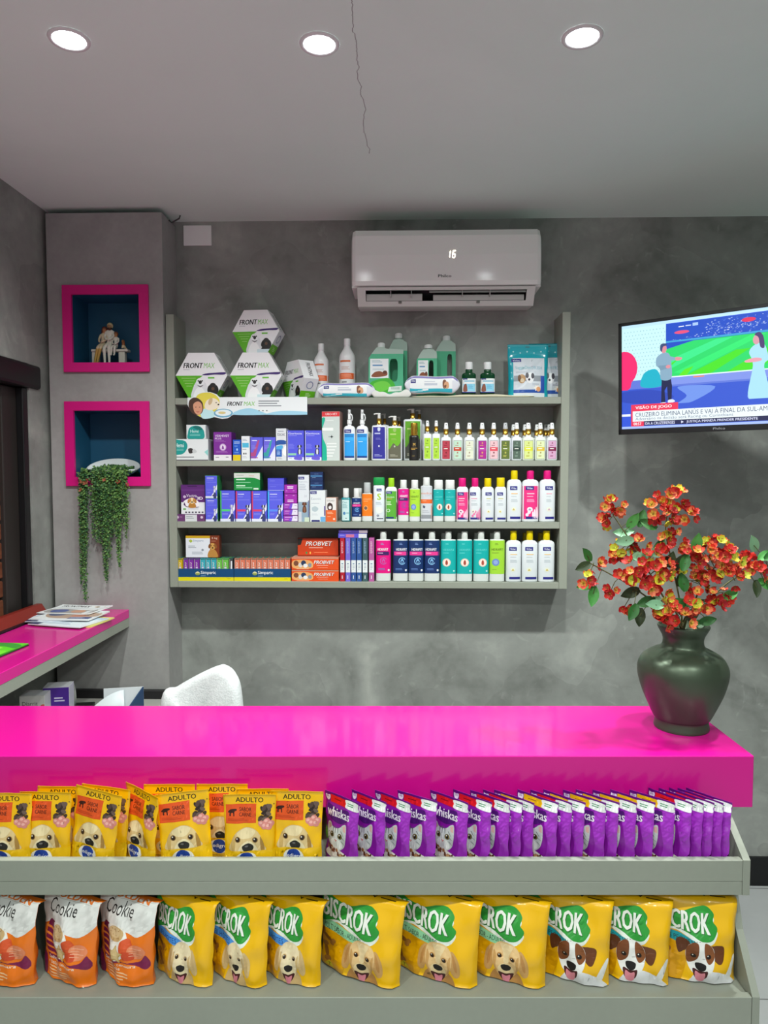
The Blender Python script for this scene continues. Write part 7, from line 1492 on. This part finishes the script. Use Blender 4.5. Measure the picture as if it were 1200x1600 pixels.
# ---------------------------------------------------------------- vase and flowering branches
VY = 1.53
vb = atc(1064, 1146, VY); VX = vb.x
def vase():
    o = cw(VX, VY, CZ + .0003)
    def hw(px0, px1): return (atc(px1, 1000, VY).x - atc(px0, 1000, VY).x) / 2
    def zz(py): return atc(1064, py, VY).z - CZ
    t = thing('ceramic_vase', 'dark green satin vase with wide shoulders on the pink counter end', 'vase', o, R_(YAW))
    m = mat('#4c5848', .36, metal=.5)
    prof = [(1023.5, 1104.5, None, 0.0), (1023, 1105, None, .004), (1024, 1104, None, .012), (1024, 1103, None, .022), (1021, 1106, 1118, 0), (1012, 1116, 1098, 0), (1003, 1126, 1075, 0), (998, 1132, 1052, 0), (999, 1131, 1038, 0), (1006, 1123, 1025, 0), (1020, 1109, 1016, 0), (1031, 1097, 1010, 0), (1034, 1094, 1002, 0), (1033, 1095, 994, 0), (1029, 1099, 986, 0), (1026, 1102, 980, 0), (1025.5, 1102.5, 977, 0)]
    P = []
    for a, c, py, z in prof: P.append((zz(py) if py else z, hw(a, c), hw(a, c)))
    top = P[-1]
    P += [(top[0] + .0012, top[1] - .002, top[1] - .002), (top[0] - .001, top[1] - .0045, top[1] - .0045), (P[12][0], P[12][1] - .006, P[12][1] - .006), (P[9][0], P[9][1] - .012, P[9][1] - .012), (P[7][0], P[7][1] - .010, P[7][1] - .010), (.010, .034, .034)]
    # smooth the profile
    Q = []
    for i in range(len(P) - 1):
        p0, p1, p2, p3 = P[max(i - 1, 0)], P[i], P[i + 1], P[min(i + 2, len(P) - 1)]
        for k in range(4):
            f = k / 4; Q.append(tuple(.5 * (2 * b_ + (c - a) * f + (2 * a - 5 * b_ + 4 * c - d) * f * f + (3 * b_ - a - 3 * c + d) * f ** 3) for a, b_, c, d in zip(p0, p1, p2, p3)))
    Q.append(P[-1])
    b = MB(); b.sell(Q, m, 2, 64); b.build('body', t)
    return zz(980) + CZ
VTOP = vase()
def petal_flower(seed, kind):
    rr = random.Random(seed); b = MB()
    outer = {'red': ('#a8141c', '#cf2c24'), 'coral': ('#d8412e', '#ec7d54'), 'gold': ('#cfa820', '#d8602c')}[kind]; inner = {'red': '#b83a1e', 'coral': '#e8b04a', 'gold': '#c8c83a'}[kind]
    n = 5; mo = [mat(c, .55) for c in outer]; mi = mat(inner, .55)
    for k in range(n):
        q = 2 * math.pi * k / n + rr.uniform(-.15, .15); cu = rr.uniform(.25, .6); L = .0125 * rr.uniform(.9, 1.1); W = .0072
        d = Vector((math.cos(q), math.sin(q), 0)); s_ = Vector((-math.sin(q), math.cos(q), 0)); up = Vector((0, 0, 1)); rows = []
        for j in range(6):
            f = j / 5; r = .0015 + L * f; w = W * (math.sin(math.pi * min(1, .12 + f * .80))) ** .7; h = L * cu * f * f * 1.1 + .002 * f
            rows.append([d * r + s_ * w * a + up * (h + .0022 * abs(a) ** 2) for a in (-1, -.5, 0, .5, 1)])
        V = [p for r_ in rows for p in r_]
        for j in range(5):
            fs = [(j * 5 + a, j * 5 + a + 1, j * 5 + a + 6, j * 5 + a + 5) for a in range(4)]
            b.add(V, fs, mi if j < 2 else (mo[(k + seed) % 2] if kind != 'gold' or j > 3 else mi), True)
    b.sell([(-.001, .0008, .0008), (.002, .0022, .0022), (.0042, .0012, .0012)], mat('#8a8a1e', .6), n=8)
    me = b.build('flower'); m = me.data; bpy.data.objects.remove(me); return m
FL = {k: [petal_flower(i * 7 + j, k) for j in range(2)] for i, k in enumerate(('red', 'coral', 'gold'))}
def leaf_mesh(c, seed):
    rr = random.Random(seed); b = MB(); rows = []
    for j in range(7):
        f = j / 6; w = .0105 * math.sin(math.pi * min(1, .06 + f * .92)) ** .75 * (1 - .15 * f)
        rows.append([Vector((a * w, .034 * f, -.006 * f * f + .003 * abs(a))) for a in (-1, -.5, 0, .5, 1)])
    V = [p for r_ in rows for p in r_]
    b.add(V, [(j * 5 + a, j * 5 + a + 1, j * 5 + a + 6, j * 5 + a + 5) for j in range(6) for a in range(4)], mat(c, .5), True)
    o = b.build('leaf'); m = o.data; bpy.data.objects.remove(o); return m
LV = [leaf_mesh(c, i) for i, c in enumerate(('#2f6a2c', '#4f9a48', '#86b890', '#3a4a2c'))]
BR = [  # branch: label, waypoints in pixels with depth offset, then flower clusters (px, py, spread px, count) and leaves (px, py, kind, angle)
 ('flowering branch bending lowest towards the shelves, with red clusters at its tip', [(1062, 1000, 0), (1040, 955, -.01), (985, 915, -.02), (955, 898, -.03), (922, 880, -.03)],
  [(928, 882, 12, 6), (955, 921, 8, 4), (921, 906, 9, 5), (975, 948, 5, 3)], [(918, 868, 0, 120), (912, 885, 3, 200), (915, 915, 1, 190), (927, 928, 1, 260), (990, 955, 0, 240), (1000, 962, 3, 260), (988, 925, 3, 200)]),
 ('flowering branch with pale round leaves and a red cluster at its top', [(1060, 1000, .01), (1035, 930, 0), (1000, 870, -.01), (975, 830, 0), (958, 805, .01)],
  [(950, 790, 13, 8), (968, 788, 10, 6), (952, 812, 10, 6), (968, 858, 10, 5), (962, 872, 6, 4), (1000, 852, 10, 7), (980, 855, 6, 3)], [(972, 833, 2, 170), (978, 832, 2, 20), (988, 815, 1, 60), (978, 845, 2, 190), (990, 868, 2, 180), (1000, 870, 2, 10), (1002, 812, 0, 75)]),
 ('tallest flowering branch with an upright red and yellow cluster', [(1064, 1000, 0), (1062, 940, .01), (1050, 880, .01), (1040, 830, .01), (1045, 790, 0)],
  [(1042, 773, 13, 8), (1060, 778, 10, 6), (1022, 796, 13, 8), (1040, 808, 10, 5), (1058, 800, 12, 7), (1078, 808, 9, 6), (1050, 826, 8, 4), (1044, 840, 8, 5), (1060, 852, 9, 6), (1040, 862, 8, 5)], [(1015, 820, 0, 150), (1022, 863, 2, 160), (1030, 858, 0, 70)]),
 ('flowering branch filling the middle of the bouquet with red blossoms', [(1062, 1000, -.02), (1045, 960, -.03), (1020, 915, -.035), (1000, 890, -.03)],
  [(1000, 886, 16, 9), (1018, 880, 14, 9), (1032, 890, 14, 9), (990, 900, 10, 6), (1010, 908, 14, 8), (1034, 912, 12, 8), (1040, 882, 10, 6), (975, 896, 8, 5)], [(1048, 875, 3, 80), (1062, 880, 3, 60), (1020, 938, 2, 190), (1012, 940, 0, 200)]),
 ('densest flowering branch on the television side, with open orange blossoms', [(1066, 1000, -.02), (1080, 955, -.03), (1100, 905, -.035), (1125, 880, -.03)],
  [(1085, 872, 12, 7), (1100, 860, 14, 9), (1118, 858, 14, 9), (1098, 885, 15, 10), (1080, 905, 14, 8), (1102, 905, 14, 9), (1130, 895, 16, 10), (1142, 875, 14, 9), (1128, 868, 12, 7), (1090, 920, 10, 6), (1150, 905, 12, 8)], [(1088, 850, 1, 85), (1063, 905, 3, 80), (1068, 912, 0, 100), (1140, 862, 1, 30), (1070, 880, 0, 70)]),
 ('flowering branch reaching furthest towards the photo edge, with sparse blossoms', [(1068, 1000, .01), (1100, 945, .01), (1145, 905, .02), (1185, 890, .02), (1215, 875, .02)],
  [(1172, 874, 9, 6), (1185, 886, 9, 6), (1160, 885, 8, 5), (1210, 905, 8, 4)], [(1195, 868, 1, 40), (1205, 870, 0, 20), (1195, 912, 1, 330), (1205, 918, 0, 300), (1182, 918, 3, 270), (1178, 852, 2, 110)]),
 ('short flowering branch drooping over the vase rim', [(1066, 1000, -.03), (1066, 980, -.05), (1050, 965, -.06), (1036, 958, -.06)],
  [(1030, 952, 8, 5), (1034, 972, 11, 7), (1066, 972, 12, 8), (1052, 955, 9, 5), (1084, 945, 8, 5), (1040, 940, 8, 4)], [(1060, 943, 0, 180), (1072, 942, 0, 10), (1082, 960, 3, 60), (1025, 945, 2, 170), (1070, 955, 3, 330)]),
 ('short flowering branch with red buds rising beside the dense one', [(1068, 1000, .0), (1085, 960, -.01), (1105, 935, -.02), (1125, 925, -.02)],
  [(1110, 932, 8, 5), (1132, 932, 9, 6), (1120, 942, 6, 4), (1100, 948, 6, 4)], [(1092, 945, 3, 40), (1140, 930, 1, 20), (1105, 970, 0, 15), (1090, 976, 0, 190)])]
def bouquet():
    rr = random.Random(29)
    for lab, way, fl, lf in BR:
        base = cw(VX, VY, CZ + .02)
        t = thing('flower_branch', lab, 'flower', base, 0, 'flowering branches in the vase')
        def W(px, py, dy): return at(px, py, (RZ @ Vector((VX, VY, 0))).y + dy) - base
        pts = [Vector((rr.uniform(-.012, .012), rr.uniform(-.012, .012), .0))] + [W(*w) for w in way]
        pts[1] = Vector((pts[1].x * .55, pts[1].y * .4, VTOP - (CZ + .02) - .004))
        Q = []
        for i in range(len(pts) - 1):
            p0, p1, p2, p3 = pts[max(i - 1, 0)], pts[i], pts[i + 1], pts[min(i + 2, len(pts) - 1)]
            for k in range(5):
                f = k / 5; Q.append(.5 * (2 * p1 + (p2 - p0) * f + (2 * p0 - 5 * p1 + 4 * p2 - p3) * f * f + (3 * p1 - p0 - 3 * p2 + p3) * f ** 3))
        Q.append(pts[-1])
        b = MB(); ST = mat('#5a5a34', .7); b.tube(Q, [.0024 - .0012 * i / len(Q) for i in range(len(Q))], ST, 7)
        heads = []
        for px, py, sp, cnt in fl:
            c = W(px, py, rr.uniform(-.03, .01) + way[-1][2]); near = min(Q[5:], key=lambda q: (q - c).length)
            b.tube([near, near.lerp(c, .5) + Vector((0, 0, .004)), c + Vector((0, .004, -.004))], .0009, ST, 5)
            r = sp / 660.0
            for k in range(max(3, int(cnt * .85))):
                d = Vector((rr.gauss(0, 1), rr.gauss(-.5, .8), rr.gauss(.1, .9))); d.normalize()
                heads.append((c + Vector((d.x * r, d.y * r * .9, d.z * r)), (d + Vector((rr.uniform(-.4, .4), -.8, rr.uniform(-.1, .6)))).normalized()))
        lfs = []
        for px, py, kd, ang in lf:
            c = W(px, py, rr.uniform(-.025, .015) + way[-1][2]); near = min(Q[5:], key=lambda q: (q - c).length)
            if (near - c).length > .008: b.tube([near, near.lerp(c, .6) + Vector((0, 0, .003)), c], .0008, ST, 5)
            lfs.append((c, kd, ang))
        b.build('stem', t)
        for c, d in heads:
            k = rr.choices(('red', 'coral', 'gold'), (6, 4, 1.8))[0]
            o = bpy.data.objects.new('flower', rr.choice(FL[k])); COL.objects.link(o); o.parent = t; o.location = c
            o.rotation_mode = 'QUATERNION'; o.rotation_quaternion = d.to_track_quat('Z', 'Y'); s_ = rr.uniform(.62, .98); o.scale = (s_, s_, s_)
        for c, kd, ang in lfs:
            o = bpy.data.objects.new('leaf', LV[kd]); COL.objects.link(o); o.parent = t
            y = Vector((math.cos(R_(ang)), rr.uniform(-.5, .1), math.sin(R_(ang)))).normalized(); z = Vector((rr.uniform(-.3, .3), -1, rr.uniform(.1, .7))); x = y.cross(z).normalized(); z = x.cross(y)
            M_ = Matrix((x, y, z)).transposed(); o.rotation_mode = 'QUATERNION'; o.rotation_quaternion = M_.to_quaternion(); o.location = c - y * .017; s_ = rr.uniform(1.0, 1.3); o.scale = (s_, s_, s_)
bouquet()
